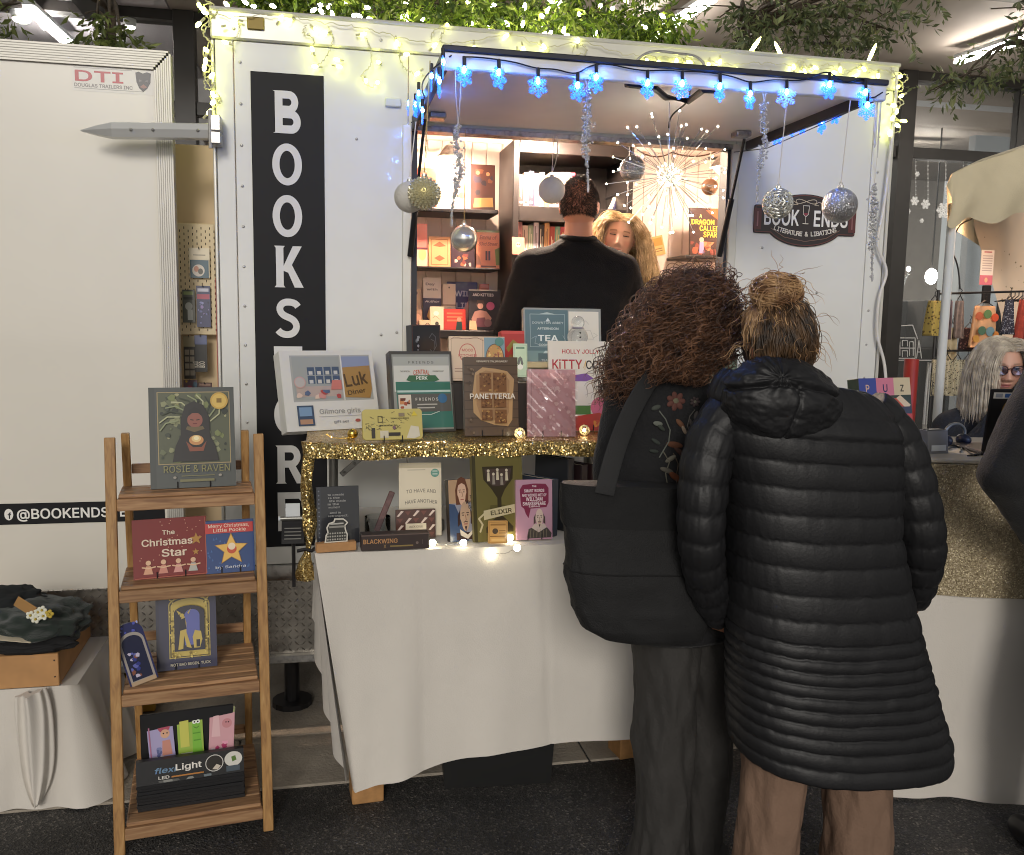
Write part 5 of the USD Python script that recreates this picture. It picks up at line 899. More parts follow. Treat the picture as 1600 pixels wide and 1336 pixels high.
for px, py, yy, mat_, lab in ((702, 246, 4.6, LAMP, 'warm glowing clamp lamp above the left book ledge in the trailer'), (858, 209, 4.25, LAMP2, 'warm lamp under the trailer ceiling above the black bookcase'), (1128, 262, 4.36, LAMP, 'warm lamp high on the right of the trailer back wall')):
    q = at(px, py, y=yy); t_ = thing('clamp_lamp', lab, 'lamp', q); part(t_, 'bulb', ball((0, 0, 0), .034, 2), mat_, smooth=True)
    part(t_, 'shade', lathe([(.038, .03), (.06, .0), (.062, .0), (.04, .032), (.016, .06), (.001, .06)], 24, ), ALU, smooth=50); part(t_, 'bracket', cyl((0, 0, .05), (0, .16, .07), .008, 8), BLK)
# bookcase
q0 = at(803, 222, y=4.42); q1 = at(992, 222, y=4.42); zt_ = q0[2] + .015
bcx0, bcx1 = q0[0], q1[0]; zr1, zr2 = at(850, 323, y=4.44)[2], at(850, 401, y=4.44)[2]
bc_ = thing('bookcase', 'tall black bookcase full of books at the back of the trailer', 'bookcase', ((bcx0 + bcx1) / 2, 4.42, .47))
def bcp(name, m, mat=BLKW): m.apply_translation([-(bcx0 + bcx1) / 2, -4.42, -.47]); return part(bc_, name, m, mat)
bcp('side_panel', cbx(bcx0, bcx0 + .03, 4.42, 4.79, .471, zt_)); bcp('side_panel', cbx(bcx1 - .03, bcx1, 4.42, 4.79, .471, zt_)); bcp('top_board', cbx(bcx0 + .031, bcx1 - .031, 4.42, 4.79, zt_ - .06, zt_ - .001)); bcp('back_panel', bx(bcx0 + .031, bcx1 - .031, 4.77, 5.489, .48, zt_ - .061))
for zz, h in ((zr1, .075), (zr2, .05), (zr2 - .36, .04), (zr2 - .75, .04)): bcp('shelf', cbx(bcx0 + .031, bcx1 - .031, 4.425, 4.769, zz - h, zz))
g = random.Random(21)
def spine_row(px0, px1, z, ytop, n, cols, lab, seed):
    g = random.Random(seed); xs = np.linspace(at(px0, 360, y=4.48)[0], at(px1, 360, y=4.48)[0], n + 1); hh = at(840, ytop, y=4.48)[2] - z
    for k in range(n):
        w = xs[k + 1] - xs[k]; h = hh * g.uniform(.86, 1.02); c = cols[k % len(cols)]; B = thing('shelved_book', f'{lab[k]} on the {"upper" if seed == 1 else "middle"} bookcase shelf', 'book', (xs[k] + w / 2, 4.48, z + .001))
        part(B, 'cover', cbx(-w / 2 + .0006, w / 2 - .0006, 0, .16, 0, h, .0015), M('spine_' + c, c, .5)); A = Art(w, h); A.rect(.2, .1, .8, .16, g.choice(['d8cfc0', '3a3030', 'b09060']))
        tc_ = g.choice(['e8e0d0', 'd8b878']) if sum(lin(c)) < .9 else '4a3c38'
        if k == 1 and seed == 1: A.text('OF THE CUNNINGS', .72, .1, w * .5, tc_, h * .8 / w, rot=90, al='l')
        else: A.rect(.3, .3, .42, g.uniform(.6, .9), tc_).rect(.58, .25, .68, g.uniform(.5, .85), tc_)
        T_ = np.eye(4); T_[0, 3] = -w / 2; printed(B, 'spine_print', A, T_)
spine_row(809, 897, zr1 + .001, 267, 11, ['2a2424', 'c9b8a4', '2c2c3c', '5a4a78', 'b9aea4', 'c9a048', 'd0c4b4', '8f8a84', 'd8ccc0', '7a6a60', 'a83c4c'], ['thin black book', 'tan book with dark letters', 'dark slate book', 'purple book', 'pale grey book', 'mustard book', 'cream book', 'grey book', 'ivory book', 'brown book', 'crimson book'], 1)
spine_row(808, 884, zr2 + .001, 347, 9, ['c98a84', 'd8c4b4', '8fa08c', 'c4bcc4', '2c2830', 'c09060', '9c4440', '6fa090', 'b04a58'], ['salmon pink book', 'beige book', 'sage green book', 'lilac grey book', 'black book', 'ochre book', 'brick red book', 'teal book', 'rose red book'], 2)
q = at(812, 402, y=4.38); px_book('small_tag', 'small coral card leaning on the middle shelf of the bookcase', 800, 372, 820, 398, lambda A: (A.rect(0, 0, 1, 1, 'd98a78'), A.disc(.5, .55, .2, 'e8b8a0'), A.disc(.42, .58, .06, '7a3a30'), A.disc(.58, .58, .06, '7a3a30')), 'd98a78', t=.003, y=4.4, rz=4, lean=-6, boxed=True, cat_='card')
# ledges on the left of the back wall
def ledge(px0, px1, pyt, pyb, lab):
    a, b = at(px0, pyt, y=4.52), at(px1, pyb, y=4.52); return solo('wall_ledge', cat(cbx(a[0], b[0], 4.52, IY - .002, b[2], a[2], .004)), BLKW, lab, 'shelf'), a[2]
_, z1 = ledge(560, 779, 319, 335, 'upper black book ledge on the trailer back wall'); _, z2 = ledge(560, 781, 413, 423, 'middle black book ledge on the trailer back wall'); _, z3 = ledge(560, 786, 514, 530, 'lower black book ledge on the trailer back wall')
_, z4 = ledge(1072, 1150, 398, 406, 'short black ledge at the right of the trailer back wall')
def mini(name, lab, x0, y0, x1, z, art, col, t=.02, yy=4.62, **k):
    p = at((x0 + x1) / 2, 400, y=yy); p[2] = z + .001; q = CB @ (p - CC); pyb = 668 + FPX * q[1] / q[2]
    s = span(p, 1); kw = dict(lean=-5, boxed=True, cat_='book'); kw.update(k); rz = kw.pop('rz', 0); lean = kw.pop('lean')
    return book(name, lab, p, s * (x1 - x0), s * max(8, pyb - y0), t, art, col, rz, lean, **kw)
C_ = ' on the upper ledge'
mini('display_book', 'plain red book with cream edge' + C_, 650, 256, 689, z1, lambda A: (A.rect(0, 0, 1, 1, 'd8b090'), A.rect(.0, .0, .82, .9, 'c4503c')), 'd8b090')
mini('display_book', 'brown book with dancing figures' + C_, 735, 258, 773, z1, lambda A: (A.rect(0, 0, 1, 1, '54302a'), A.blobs(9, ['2f2630', '3c3040', '7a4a34'], 4, .1, .35, .9, .9, (.1, .2)), A.disc(.28, .82, .08, 'c98a60'), A.disc(.7, .8, .08, 'c98a60'), A.poly([(.08, .08), (.15, .28), (.9, .3), (.92, .1)], 'c49a5c')), '54302a')
mini('leaning_book', 'tan picture leaning behind the beaded icicle' + C_, 712, 290, 731, z1, lambda A: (A.rect(0, 0, 1, 1, 'c9a488'), A.disc(.5, .6, .28, '9a6a54'), A.rect(0, 0, 1, .2, '8a6a84')), 'c9a488')
C_ = ' on the middle ledge'
mini('display_book', 'salmon narrow book with a yellow sun' + C_, 648, 350, 668, z2, lambda A: (A.rect(0, 0, 1, 1, 'd0796a'), A.rect(0, .0, 1, .4, 'e8b8a0'), A.disc(.6, .3, .3, 'e0c878', ry=.15), A.rect(0, .4, 1, .45, '6a3a44')), 'd0796a')
mini('display_book', 'tan book with ornate brown frame' + C_, 670, 370, 704, z2, lambda A: (A.rect(0, 0, 1, 1, 'cf9c6c'), A.frame(.1, .08, .9, .92, .004, '9a6440'), A.poly([(.2, .7), (.5, .84), (.8, .7), (.5, .66)], '8f5a3c'), A.poly([(.25, .3), (.5, .4), (.75, .3), (.5, .2)], '8f5a3c')), 'cf9c6c')
mini('display_book', 'dark plum book behind the silver bauble' + C_, 705, 364, 742, z2, lambda A: (A.rect(0, 0, 1, 1, '3c2830'), A.blobs(8, ['a8603c', 'c9b0a4', '7a3a34'], 5, .15, .05, .85, .4, (.08, .16))), '3c2830')
mini('display_book', 'orange book with green trees and curly lettering' + C_, 744, 360, 781, z2, lambda A: (A.rect(0, 0, 1, 1, 'd98a6a'), A.rect(0, .94, 1, 1, '5a6a3c'), A.text('Emma of', .5, .76, .019, '7a2a24', .7, shear=.2), A.text('83rd Street', .5, .6, .017, '7a2a24', .8, shear=.2), A.poly([(.85, .1), (.8, .5), (1, .56), (1, .1)], '6a7a48'), A.poly([(0, .1), (.0, .4), (.15, .3), (.2, .1)], '8a5a48'), A.rect(.4, .22, .48, .46, '2a2026'), A.rect(.52, .22, .6, .46, '2a2026'), A.rect(.2, .04, .85, .08, '6a3a34')), 'd98a6a')
C_ = ' on the lower ledge'
mini('display_book', 'book with white hand lettering' + C_, 662, 434, 690, z3, lambda A: (A.rect(0, 0, 1, .6, '3c2838'), A.rect(0, .6, 1, 1, 'd8c8b8'), A.text('Day', .4, .85, .012, '3a2a30', .5), A.text('with', .5, .75, .011, '3a2a30', .6), A.text('Author', .5, .52, .01, 'd8c8c0', .8, shear=.2), A.poly([(.2, .25), (.35, .42), (.5, .36), (.65, .42), (.8, .25), (.5, .1)], 'd8a868')), '3c2838', yy=4.68)
mini('display_book', 'pale card folder' + C_, 693, 444, 713, z3, lambda A: (A.rect(0, 0, 1, 1, 'd0b8a0'), A.disc(.5, .92, .06, '4a3a34', ry=.02), A.rect(0, .52, 1, .55, '8a7060'), A.disc(.5, .36, .3, 'b9aaa0', ry=.14), A.rect(0, .0, 1, .2, '3a2420')), 'd0b8a0', yy=4.67)
mini('display_book', 'purple book with big white capitals' + C_, 700, 441, 747, z3, lambda A: (A.rect(0, 0, 1, 1, '4a3c6a'), A.text('WILD', .6, .7, .028, 'd0c0cc', .7), A.text('LIFE', .6, .45, .028, 'd0c0cc', .6), A.poly([(.3, 0), (.5, .4), (.9, .8), (1, .7), (1, 0)], 'd8a8a0')), '4a3c6a', yy=4.74)
mini('display_book', 'orange box showing behind the dark portrait book' + C_, 751, 444, 766, z3, lambda A: (A.rect(0, 0, 1, 1, 'd8795a'), A.rect(.1, .8, .9, .9, 'a84a34')), 'd8795a', yy=4.74)
mini('display_book', 'dark book with a painted lady and a pink disc' + C_, 734, 453, 784, z3, lambda A: (A.rect(0, 0, 1, 1, '2f2a2c'), A.text('AND KITTIES', .45, .84, .013, 'd8ccc0', .66), A.rect(0, .97, .9, 1, 'd8ccb8'), A.disc(.36, .6, .09, 'b98a78', ry=.08), A.poly([(.22, .58), (.26, .74), (.46, .74), (.5, .58), (.44, .66), (.28, .66)], '4a3830'), A.poly([(.08, .28), (.18, .46), (.36, .5), (.56, .46), (.72, .3), (.6, .1), (.15, .1)], 'a8796c'), A.poly([(.25, .3), (.5, .32), (.6, .08), (.2, .08)], '6a4048'), A.disc(.68, .6, .13, 'b95a78'), A.disc(.6, .18, .12, '7a5a5c'), A.poly([(.0, .02), (.02, .24), (.22, .22), (.26, 0)], 'd0aa84')), '2f2a2c', yy=4.58)
mini('display_book', 'red book with a small dark figure' + C_, 694, 483, 729, z3, lambda A: (A.rect(0, 0, 1, 1, 'b03428'), [A.rect(.15, .75 - k * .17, .85, .83 - k * .17, 'c96a48') for k in range(3)], A.disc(.7, .5, .1, 'c98a70'), A.poly([(.55, .0), (.6, .4), (.82, .4), (.85, .0)], '2a3a34')), 'b03428', yy=4.57)
mini('display_book', 'cream card with a small drawing' + C_, 673, 479, 694, z3, lambda A: (A.rect(0, 0, 1, 1, 'd4c4a4'), A.disc(.45, .7, .2, 'e8e0cc', ry=.1), A.disc(.5, .25, .14, '4a443c', ry=.1), A.line([(.2, .5), (.4, .6), (.7, .45)], .002, '8a7a60')), 'd4c4a4', yy=4.57)
mini('display_book', 'brown boxed cards at the far left' + C_, 641, 484, 660, z3, lambda A: (A.rect(0, 0, 1, 1, '8a6a54'), A.disc(.6, .6, .3, 'b98a70', ry=.2), A.disc(.3, .15, .4, 'd89a8a', ry=.2)), '8a6a54', yy=4.58)
mini('display_book', 'pale envelope with an oval portrait' + C_, 656, 500, 674, z3, lambda A: (A.rect(0, 0, 1, 1, 'cbb794'), A.disc(.7, .4, .2, '3a302c', ry=.3), A.disc(.7, .45, .12, 'c09a80', ry=.2)), 'cbb794', yy=4.56)
mini('display_book', 'tan hanging tag card' + C_, 645, 452, 658, z3, lambda A: (A.rect(0, 0, 1, 1, 'c9a880'), A.disc(.5, .9, .12, '5a3a30', ry=.04), A.rect(.2, .4, .8, .44, '7a5a44')), 'c9a880', yy=4.70)
mini('dragon_book', 'dark picture book with yellow lettering on the short right ledge', 1076, 326, 1130, z4, lambda A: (A.rect(0, 0, 1, 1, '3a2622'), A.poly([(.5, .95), (.8, 1), (1, 1), (1, .5), (.9, .75)], 'b8502c'), A.text('A', .33, .8, .018, 'e8c86a', .08), A.text('DRAGON', .4, .66, .026, 'e8c040', .7), A.text('CALLED', .6, .53, .026, 'e8c040', .6), A.text('SPARK', .68, .4, .028, 'e8c040', .52), A.blobs(12, ['a8583c', 'c97a54', '7a3a30'], 7, .02, .03, .98, .3, (.06, .12)), A.poly([(.28, .06), (.3, .3), (.42, .3), (.44, .06)], '9a8ab0'), A.disc(.36, .34, .07, 'd8b08a')), '3a2622', yy=4.60, t=.015)
# small pieces pinned to the back wall
def pin(name, lab, c_, px, py, w, h, art, rot=0, yy=IY - .004):
    p = at(px, py, y=yy); s = span(p, 1); t_ = thing(name, lab, c_, p, 0, 0, ry=rot); part(t_, 'sheet', bx(-w * s / 2, w * s / 2, 0, .002, -h * s / 2, h * s / 2), PAPER); A = Art(w * s, h * s); art(A); T_ = np.eye(4); T_[:3, 3] = (-w * s / 2, 0, -h * s / 2); printed(t_, 'print', A, T_)
pin('cat_picture', 'small picture of a black cat head pinned to the back wall', 'picture', 1010, 372, 16, 22, lambda A: (A.rect(0, 0, 1, 1, 'd8c0a8'), A.poly([(.1, .3), (.1, .95), (.35, .7), (.65, .7), (.9, .95), (.9, .3), (.5, .1)], '2a2422'), A.disc(.35, .5, .08, 'd8a040'), A.disc(.65, .5, .08, 'd8a040')))
pin('pinned_note', 'tilted yellow note pinned to the back wall', 'note', 1028, 384, 20, 30, lambda A: (A.rect(0, 0, 1, 1, 'd0a868'), A.rect(.1, .5, .9, .9, 'b8863c'), A.rect(.2, .2, .8, .24, '6a5030'), A.rect(.2, .32, .8, .36, '6a5030')), -14)
rb = thing('striped_ribbon', 'black, white and gold striped ribbon hanging on the trailer back wall', 'ribbon', at(962, 308, y=4.62))
for k, (dx, c) in enumerate(((-12, 'd8c8b0'), (-5, '2c2c48'), (2, 'd8ccc0'), (9, '1f1a20'), (16, 'c9a878'), (22, '3a3030'))):
    s = span(at(962, 308, y=4.62), 1); P = spline(np.array([(0, 0, 0), (dx * .6 * s, -.02, -14 * s), (dx * 1.3 * s, -.01, -34 * s), (dx * 1.7 * s, .0, -62 * s)]), 16); part(rb, 'ribbon_band', loft([[p + np.array([-.014, 0, 0]), p + np.array([0, -.004, 0]), p + np.array([.014, 0, 0]), p + np.array([0, .002, 0])] for p in P]), M('rib_' + c, c, .5))
part(rb, 'hook', cyl((0, .18, .01), (0, -.01, .01), .01, 8), BLK)
solo('wall_cable', tube(np.vstack([sag(at(996, 234, y=4.76), at(1050, 238, y=4.76), .03, 12), sag(at(1050, 238, y=4.76), at(1140, 226, y=4.76), .04, 14)[1:]]), .004, 5), M('brown_cable', '5a4030', .5), 'thin brown light cable looped along the top of the trailer back wall', 'cable')
# ================================================================ people
def rot(ax, deg): return trimesh.transformations.rotation_matrix(math.radians(deg), {'x': [1, 0, 0], 'y': [0, 1, 0], 'z': [0, 0, 1]}[ax])
def rumple(m, amp, fq, seed=0, stretch=(1, 1, 1), oct_=3):
    n = m.vertex_normals; m.vertices = m.vertices + n * ((meshkit.fbm(m.vertices * fq * np.array(stretch) + 11.3, oct_, seed) - .5) * 2 * amp)[:, None]; return m
def gz(x, z, cx, cz, sx, sz): return np.exp(-((x - cx) / sx) ** 2 / 2 - ((z - cz) / sz) ** 2 / 2)
def head_shape(male=False, sub=5):
    """A head facing -y, centred between the ears, 0.23 m tall."""
    m = trimesh.creation.icosphere(sub, 1.0); d = m.vertices; v = d * np.array([.0755, .098, .118]); z = d[:, 2]; s = np.clip((-.15 - z) / .85, 0, 1)
    v[:, 0] *= 1 - (.24 if male else .31) * s ** 1.4; back = d[:, 1] > 0; v[:, 1] = np.where(back, v[:, 1] * (1 - .5 * s), v[:, 1] * (.95 - .03 * s)); v[:, 1] += np.where(back, 0, -.006 * s)
    X, Z = v[:, 0].copy(), v[:, 2].copy(); f = np.clip(-d[:, 1] * 3, 0, 1); a = 0
    ramp = np.interp(Z, [-.047, -.04, -.03, .02, .035], [0, .6, 1, .22, 0]); a = a + .024 * ramp * np.exp(-(X / np.interp(Z, [-.035, .02], [.0125, .008])) ** 2 / 2)
    a = a + .007 * (gz(X, Z, .012, -.036, .006, .006) + gz(X, Z, -.012, -.036, .006, .006))
    for q in (-1, 1): a = a - .010 * gz(X, Z, q * .031, .010, .015, .010) + .0035 * gz(X, Z, q * .03, .032, .022, .007) + .005 * gz(X, Z, q * .042, -.022, .02, .018)
    a = a + .006 * gz(X, Z, 0, -.0585, .018, .0045) + .0065 * gz(X, Z, 0, -.0705, .016, .005) - .004 * gz(X, Z, 0, -.0645, .02, .002) + .009 * gz(X, Z, 0, -.1, .02, .013)
    v[:, 1] -= a * f; m.vertices = v; return m
def person_body(joints, links, H, male=False, skin='c79a80', lips='a85a50', brow='5a4030', scale=1.0, ln=.02, blush=.25):
    """Body from joints with a shaped head in one skin; H is the head's 4x4 placement. Returns mesh, colours."""
    hd = head_shape(male); V = hd.vertices.copy(); hd.apply_transform(H @ np.diag([scale, scale, scale, 1])); M_ = lambda t: Manifold(__import__('manifold3d').Mesh(np.asarray(t.vertices, np.float32), np.asarray(t.faces, np.uint32)))
    ears = []
    for s in (-1, 1):
        e = trimesh.creation.icosphere(3, 1.0); u = e.vertices.copy(); e.vertices = u * np.array([.010, .020, .031]); e.vertices[:, 0] -= s * .007 * np.exp(-((u[:, 1] + .1) ** 2 + (u[:, 2] - .1) ** 2) / .25) * (s * u[:, 0] > 0); e.vertices[:, 1] *= 1 + .25 * u[:, 2]
        e.apply_transform(rot('z', s * 22)); e.apply_translation([s * .0755, .012, -.006]); e.apply_transform(H @ np.diag([scale, scale, scale, 1])); ears.append(M_(e))
    b = bones(joints, links, ln, 6); m = Manifold.batch_boolean([M_(hd), *ears, M_(b)], OpType.Add).to_mesh()
    t = trimesh.Trimesh(m.vert_properties[:, :3], m.tri_verts, process=True); inv = np.linalg.inv(H @ np.diag([scale, scale, scale, 1])); L = trimesh.transform_points(t.vertices, inv)
    c = np.tile(np.array(lin(skin)), (len(L), 1)); X, Y, Z = L.T; fr = Y < -.03
    def tint(mask, col, k): c[:] = c * (1 - (mask * k)[:, None]) + np.array(lin(col)) * (mask * k)[:, None]
    near = (np.abs(X) < .09) & (np.abs(Z) < .13) & (np.abs(Y) < .14)
    tint(near * fr * (gz(X, Z, .045, -.025, .018, .016) + gz(X, Z, -.045, -.025, .018, .016)), 'c0605a', blush)
    tint(near * fr * np.clip(gz(X, Z, 0, -.0645, .018, .0072) * 1.6 - .25, 0, 1), lips, .95); tint(near * (np.abs(X) > .07) * (np.abs(Y - .012) < .03), 'c86850', .35)
    for s in (-1, 1): tint(near * fr * np.clip(np.exp(-((Z - (.031 - .12 * (abs(X) - .03) ** 2 / .03)) / .003) ** 2) * (np.abs(X - s * .032) < .017), 0, 1), brow, .85); tint(near * fr * gz(X, Z, s * .031, .011, .013, .008), '6a3c34', .35)
    return t, c
SKIN_M = Mcol('skin', .5, bump=.12, bscale=900, sss=.06); EYEW = M('eye_white', 'd8d2cc', .2, var=0); IRIS = M('iris_dark', '2a2624', .15); LASH = M('lash', '1c1614', .7)
def eyes(par, H, base, scale=1, closed=False):
    for s in (-1, 1):
        c = np.array([s * .031, -.0755, .0105])
        T = lambda p: trimesh.transform_points(np.atleast_2d(p) * scale, H)[0] - base
        if not closed:
            part(par, 'eyeball', ball(T(c), .0122 * scale, 3), EYEW, smooth=True); part(par, 'iris', ball(T(c + [0, -.0085, -.001]), .0052 * scale, 2), IRIS, smooth=True)
        P = [T(c + [.0135 * math.sin(u) * 1.15, -.0105 * math.cos(u) - .003, (.0045 if not closed else -.002) * math.cos(u)]) for u in np.linspace(-1.3, 1.3, 12)]; part(par, 'lash_line', tube(P, .0017 * scale if not closed else .0022 * scale, 5), LASH)
def scalp(n, H, mask, seed, scale=1.0, r=1.0):
    """Root points and outward directions on the head where mask(d) holds; d is the unit direction in head space."""
    g = np.random.default_rng(seed); out = []
    d = g.normal(size=(n * 6, 3)); d /= np.linalg.norm(d, axis=1, keepdims=True); d = d[mask(d)][:n]; v = d * np.array([.0765, .099, .119]) * r
    s = np.clip((-.15 - d[:, 2]) / .85, 0, 1); v[:, 0] *= 1 - .28 * s; v[:, 1] = np.where(d[:, 1] > 0, v[:, 1] * (1 - .45 * s), v[:, 1])
    return trimesh.transform_points(v * scale, H), d @ H[:3, :3].T
def grow(roots, dirs, n, ds, grav, keep, seed, curl=0, turns=6, solids=(), jit=.05, grow_amp=True, stiff=.82):
    """Strands that start along dirs, bend to grav and stay outside the solids [(centre, radii)]."""
    g = np.random.default_rng(seed); p = roots.copy(); N = len(p); v = dirs.copy(); P = [p.copy()]; ds = np.broadcast_to(np.asarray(ds, float), (N,))[:, None]; grav = np.asarray(grav, float)
    for k in range(n - 1):
        v = v * keep + grav * (1 - keep) + g.normal(0, jit, (N, 3)); v /= np.linalg.norm(v, axis=1, keepdims=True); p = p + v * ds
        for c, r in solids:
            q = (p - c) / r; L = np.linalg.norm(q, axis=1, keepdims=True); p = np.where(L < 1, c + q / np.maximum(L, 1e-6) * r, p)
        P.append(p.copy())
    P = np.stack(P, 1)
    if curl:
        T = np.gradient(P, axis=1); T /= np.linalg.norm(T, axis=2, keepdims=True) + 1e-9; a = np.cross(T, [0.13, .31, .94]); a /= np.linalg.norm(a, axis=2, keepdims=True) + 1e-9; b = np.cross(T, a)
        t = np.linspace(0, 1, n)[None, :]; ph = g.uniform(0, 6.28, (N, 1)) + 2 * math.pi * t * (turns * g.uniform(.75, 1.25, (N, 1))); am = np.broadcast_to(np.asarray(curl, float), (N,))[:, None] * np.clip(t * 3, 0, 1) * g.uniform(.6, 1.2, (N, 1))
        P = P + a * (am * np.cos(ph))[..., None] + b * (am * np.sin(ph))[..., None]
    return P
def hairmat(name, a, b, rough=.38):
    if name in MATS: return MATS[name]
    MATS[name] = usdkit.material(stage, '/World/Looks/' + name, {'h': ('hair_info', {}), 'n': ('noise_texture', {'scale': 26.0, 'detail': 2}), 't': ('texture_coordinate', {}), 'r': ('rgb_ramp', {'ramp': [(.35, lin(a)), (.65, lin(b))]}), 'p': ('principled_bsdf', {'roughness': rough, 'specular_ior_level': .6})},
        [('t.object', 'n.vector'), ('n.fac', 'r.fac'), ('r.color', 'p.base_color')], surface='p.BSDF'); return MATS[name]
def taper(P, w): return np.tile(w * np.r_[np.full(P.shape[1] - 4, 1.0), .85, .65, .45, .2], P.shape[0])
def add_hair(par, name, P, w, mat, base=None, label=None): return curves(par, name, list(P - (0 if base is None else base)), taper(P, w), mat, label)
def sup(c, a, b, n=96, e=2.4, ph=0):
    t = np.arange(n) / n * 2 * math.pi + ph; ct, st = np.cos(t), np.sin(t); return np.stack([c[0] + a * np.sign(ct) * np.abs(ct) ** (2 / e), c[1] + b * np.sign(st) * np.abs(st) ** (2 / e), np.full(n, c[2])], 1)
def hitpt(px, py, m, off=.003):
    """The first point of mesh m seen through a pixel, lifted by off towards the camera."""
    v = np.array([px - 800, py - 668, FPX]) @ CB; v /= np.linalg.norm(v); T = m.triangles; e1, e2 = T[:, 1] - T[:, 0], T[:, 2] - T[:, 0]; h = np.cross(v, e2); a = (e1 * h).sum(1); a = np.where(abs(a) < 1e-12, 1e-12, a); s = CC - T[:, 0]; u = (s * h).sum(1) / a; q = np.cross(s, e1); w = (q @ v) / a; t = (e2 * q).sum(1) / a
    ok = (u >= 0) & (w >= 0) & (u + w <= 1) & (t > .1); return None if not ok.any() else CC + v * (t[ok].min() - off)

# ---------------------------------------------------------------- man with his back to us, in the hatch
KNIT = M('black_sweater', '111113', .9, var=.12, scale=8, bump=.35, bscale=220, spec=.25)
my = 3.86; hc = at(905, 322, y=my); HM = trimesh.transformations.translation_matrix(hc) @ rot('z', 160) @ rot('x', 8)
mx = hc[0] - .0; base = np.array([mx, my, .47]); sh_z = at(905, 392, y=my)[2]
J = {'head': (*(hc + [0, 0.0, -.02]), .06), 'neck': (mx, my + .0, sh_z + .035, .062), 'chest': (mx, my + .04, sh_z - .17, .09), 'chl': (mx - .08, my + .03, sh_z - .13, .07), 'chr': (mx + .08, my + .03, sh_z - .13, .07), 'hip': (mx, my + .02, 1.28, .1), 'sl': (mx - .19, my, sh_z - .07, .065), 'sr': (mx + .19, my, sh_z - .07, .065),
     'el': (mx - .27, my + .1, sh_z - .33, .045), 'er': (mx + .3, my + .1, sh_z - .33, .045), 'wl': (mx - .1, my + .34, sh_z - .3, .032), 'wr': (mx + .16, my + .34, sh_z - .34, .032),
     'kl': (mx - .1, my, .9, .065), 'kr': (mx + .1, my, .9, .065), 'al': (mx - .1, my + .03, .56, .045), 'ar': (mx + .1, my + .03, .56, .045), 'tl': (mx - .11, my + .13, .50, .03), 'tr': (mx + .11, my + .13, .50, .03), 'pl': (mx - .09, my + .01, 1.2, .085), 'pr': (mx + .09, my + .01, 1.2, .085)}
for s in 'lr':
    w = np.array(J['w' + s][:3]); 
    for k in range(5): q = w + [(.05 if s == 'l' else -.05) * (1 if k < 4 else .2), .045 - .012 * abs(k - 1.5), -.03 + .018 * k]; J[f'f{s}{k}'] = (*(w + [(.02 if s == 'l' else -.02), .025, -.026 + .016 * k]), .009); J[f'g{s}{k}'] = (*(q + [(.02 if s == 'l' else -.02), .02, 0]), .0075)
LK = [('head', 'neck'), ('neck', 'chest'), ('chest', 'chl', 'chr'), ('chest', 'hip'), ('chl', 'sl'), ('chr', 'sr'), ('sl', 'el'), ('sr', 'er'), ('el', 'wl'), ('er', 'wr'), ('hip', 'pl'), ('hip', 'pr'), ('pl', 'kl'), ('pr', 'kr'), ('kl', 'al'), ('kr', 'ar'), ('al', 'tl'), ('ar', 'tr')] + [('w' + s, f'f{s}{k}') for s in 'lr' for k in range(5)] + [(f'f{s}{k}', f'g{s}{k}') for s in 'lr' for k in range(5)]
P_ = thing('person', 'person with short dark hair in a black sweater, back turned, inside the hatch', 'person', base)
t, c = person_body(J, LK, HM, True, 'c08a70', scale=1.03); t.apply_translation(-base); part(P_, 'body', t, SKIN_M, smooth=True, col=c)
G = {'n': (mx, my + .0, sh_z + .012, .075), 'sl': (mx - .205, my, sh_z - .085, .088), 'sr': (mx + .205, my, sh_z - .09, .088), 'bl': (mx - .13, my + .03, sh_z - .2, .125), 'br': (mx + .13, my + .03, sh_z - .2, .125), 'wl': (mx - .12, my + .02, 1.22, .13), 'wr': (mx + .12, my + .02, 1.22, .13), 'el': (mx - .285, my + .08, sh_z - .34, .072), 'er': (mx + .31, my + .08, sh_z - .34, .072), 'hl': (mx - .1, my + .33, sh_z - .3, .045), 'hr': (mx + .16, my + .33, sh_z - .34, .045), 'tl': (mx - .1, my + .0, sh_z - .045, .075), 'tr': (mx + .1, my + .0, sh_z - .045, .075)}
gm = rumple(bones(G, [('n', 'tl', 'tr'), ('tl', 'sl', 'bl'), ('tr', 'sr', 'br'), ('tl', 'tr', 'bl', 'br'), ('bl', 'br', 'wl', 'wr'), ('sl', 'el'), ('sr', 'er'), ('el', 'hl'), ('er', 'hr')], .014, 10), .012, 7, 3); gm.apply_translation(-base); part(P_, 'sweater', gm, KNIT, smooth=True)
part(P_, 'collar', cat(tube([(mx - base[0] + .07 * math.cos(u), .074 * math.sin(u) + .0, sh_z + .055 + .012 * math.sin(u) - base[2]) for u in np.linspace(0, 2 * math.pi, 30)], .013, 8)), KNIT, smooth=True)
tr_ = bones({k: (J[k][0], J[k][1], J[k][2], J[k][3] + .02) for k in ('hip', 'pl', 'pr', 'kl', 'kr', 'al', 'ar')}, [('hip', 'pl', 'pr'), ('pl', 'kl'), ('pr', 'kr'), ('kl', 'al'), ('kr', 'ar')], .03, 4); tr_.apply_translation(-base); part(P_, 'trousers', tr_, M('dark_jeans', '1e2026', .8), smooth=True)
mk = lambda d: (d[:, 2] > -.42 + .95 * np.clip(-d[:, 1], 0, 1) + .1 * (np.abs(d[:, 0]) > .9)) & ~((np.abs(d[:, 0]) > .93) & (d[:, 2] < .12))
r_, d_ = scalp(6500, HM, mk, 5, 1.03); Pm = grow(r_, d_, 5, .0042, (0, .2, -1), .75, 3, jit=.15); add_hair(P_, 'hair', Pm, .0016, hairmat('dark_brown_hair', '120c09', '2a1c14', .5), base)

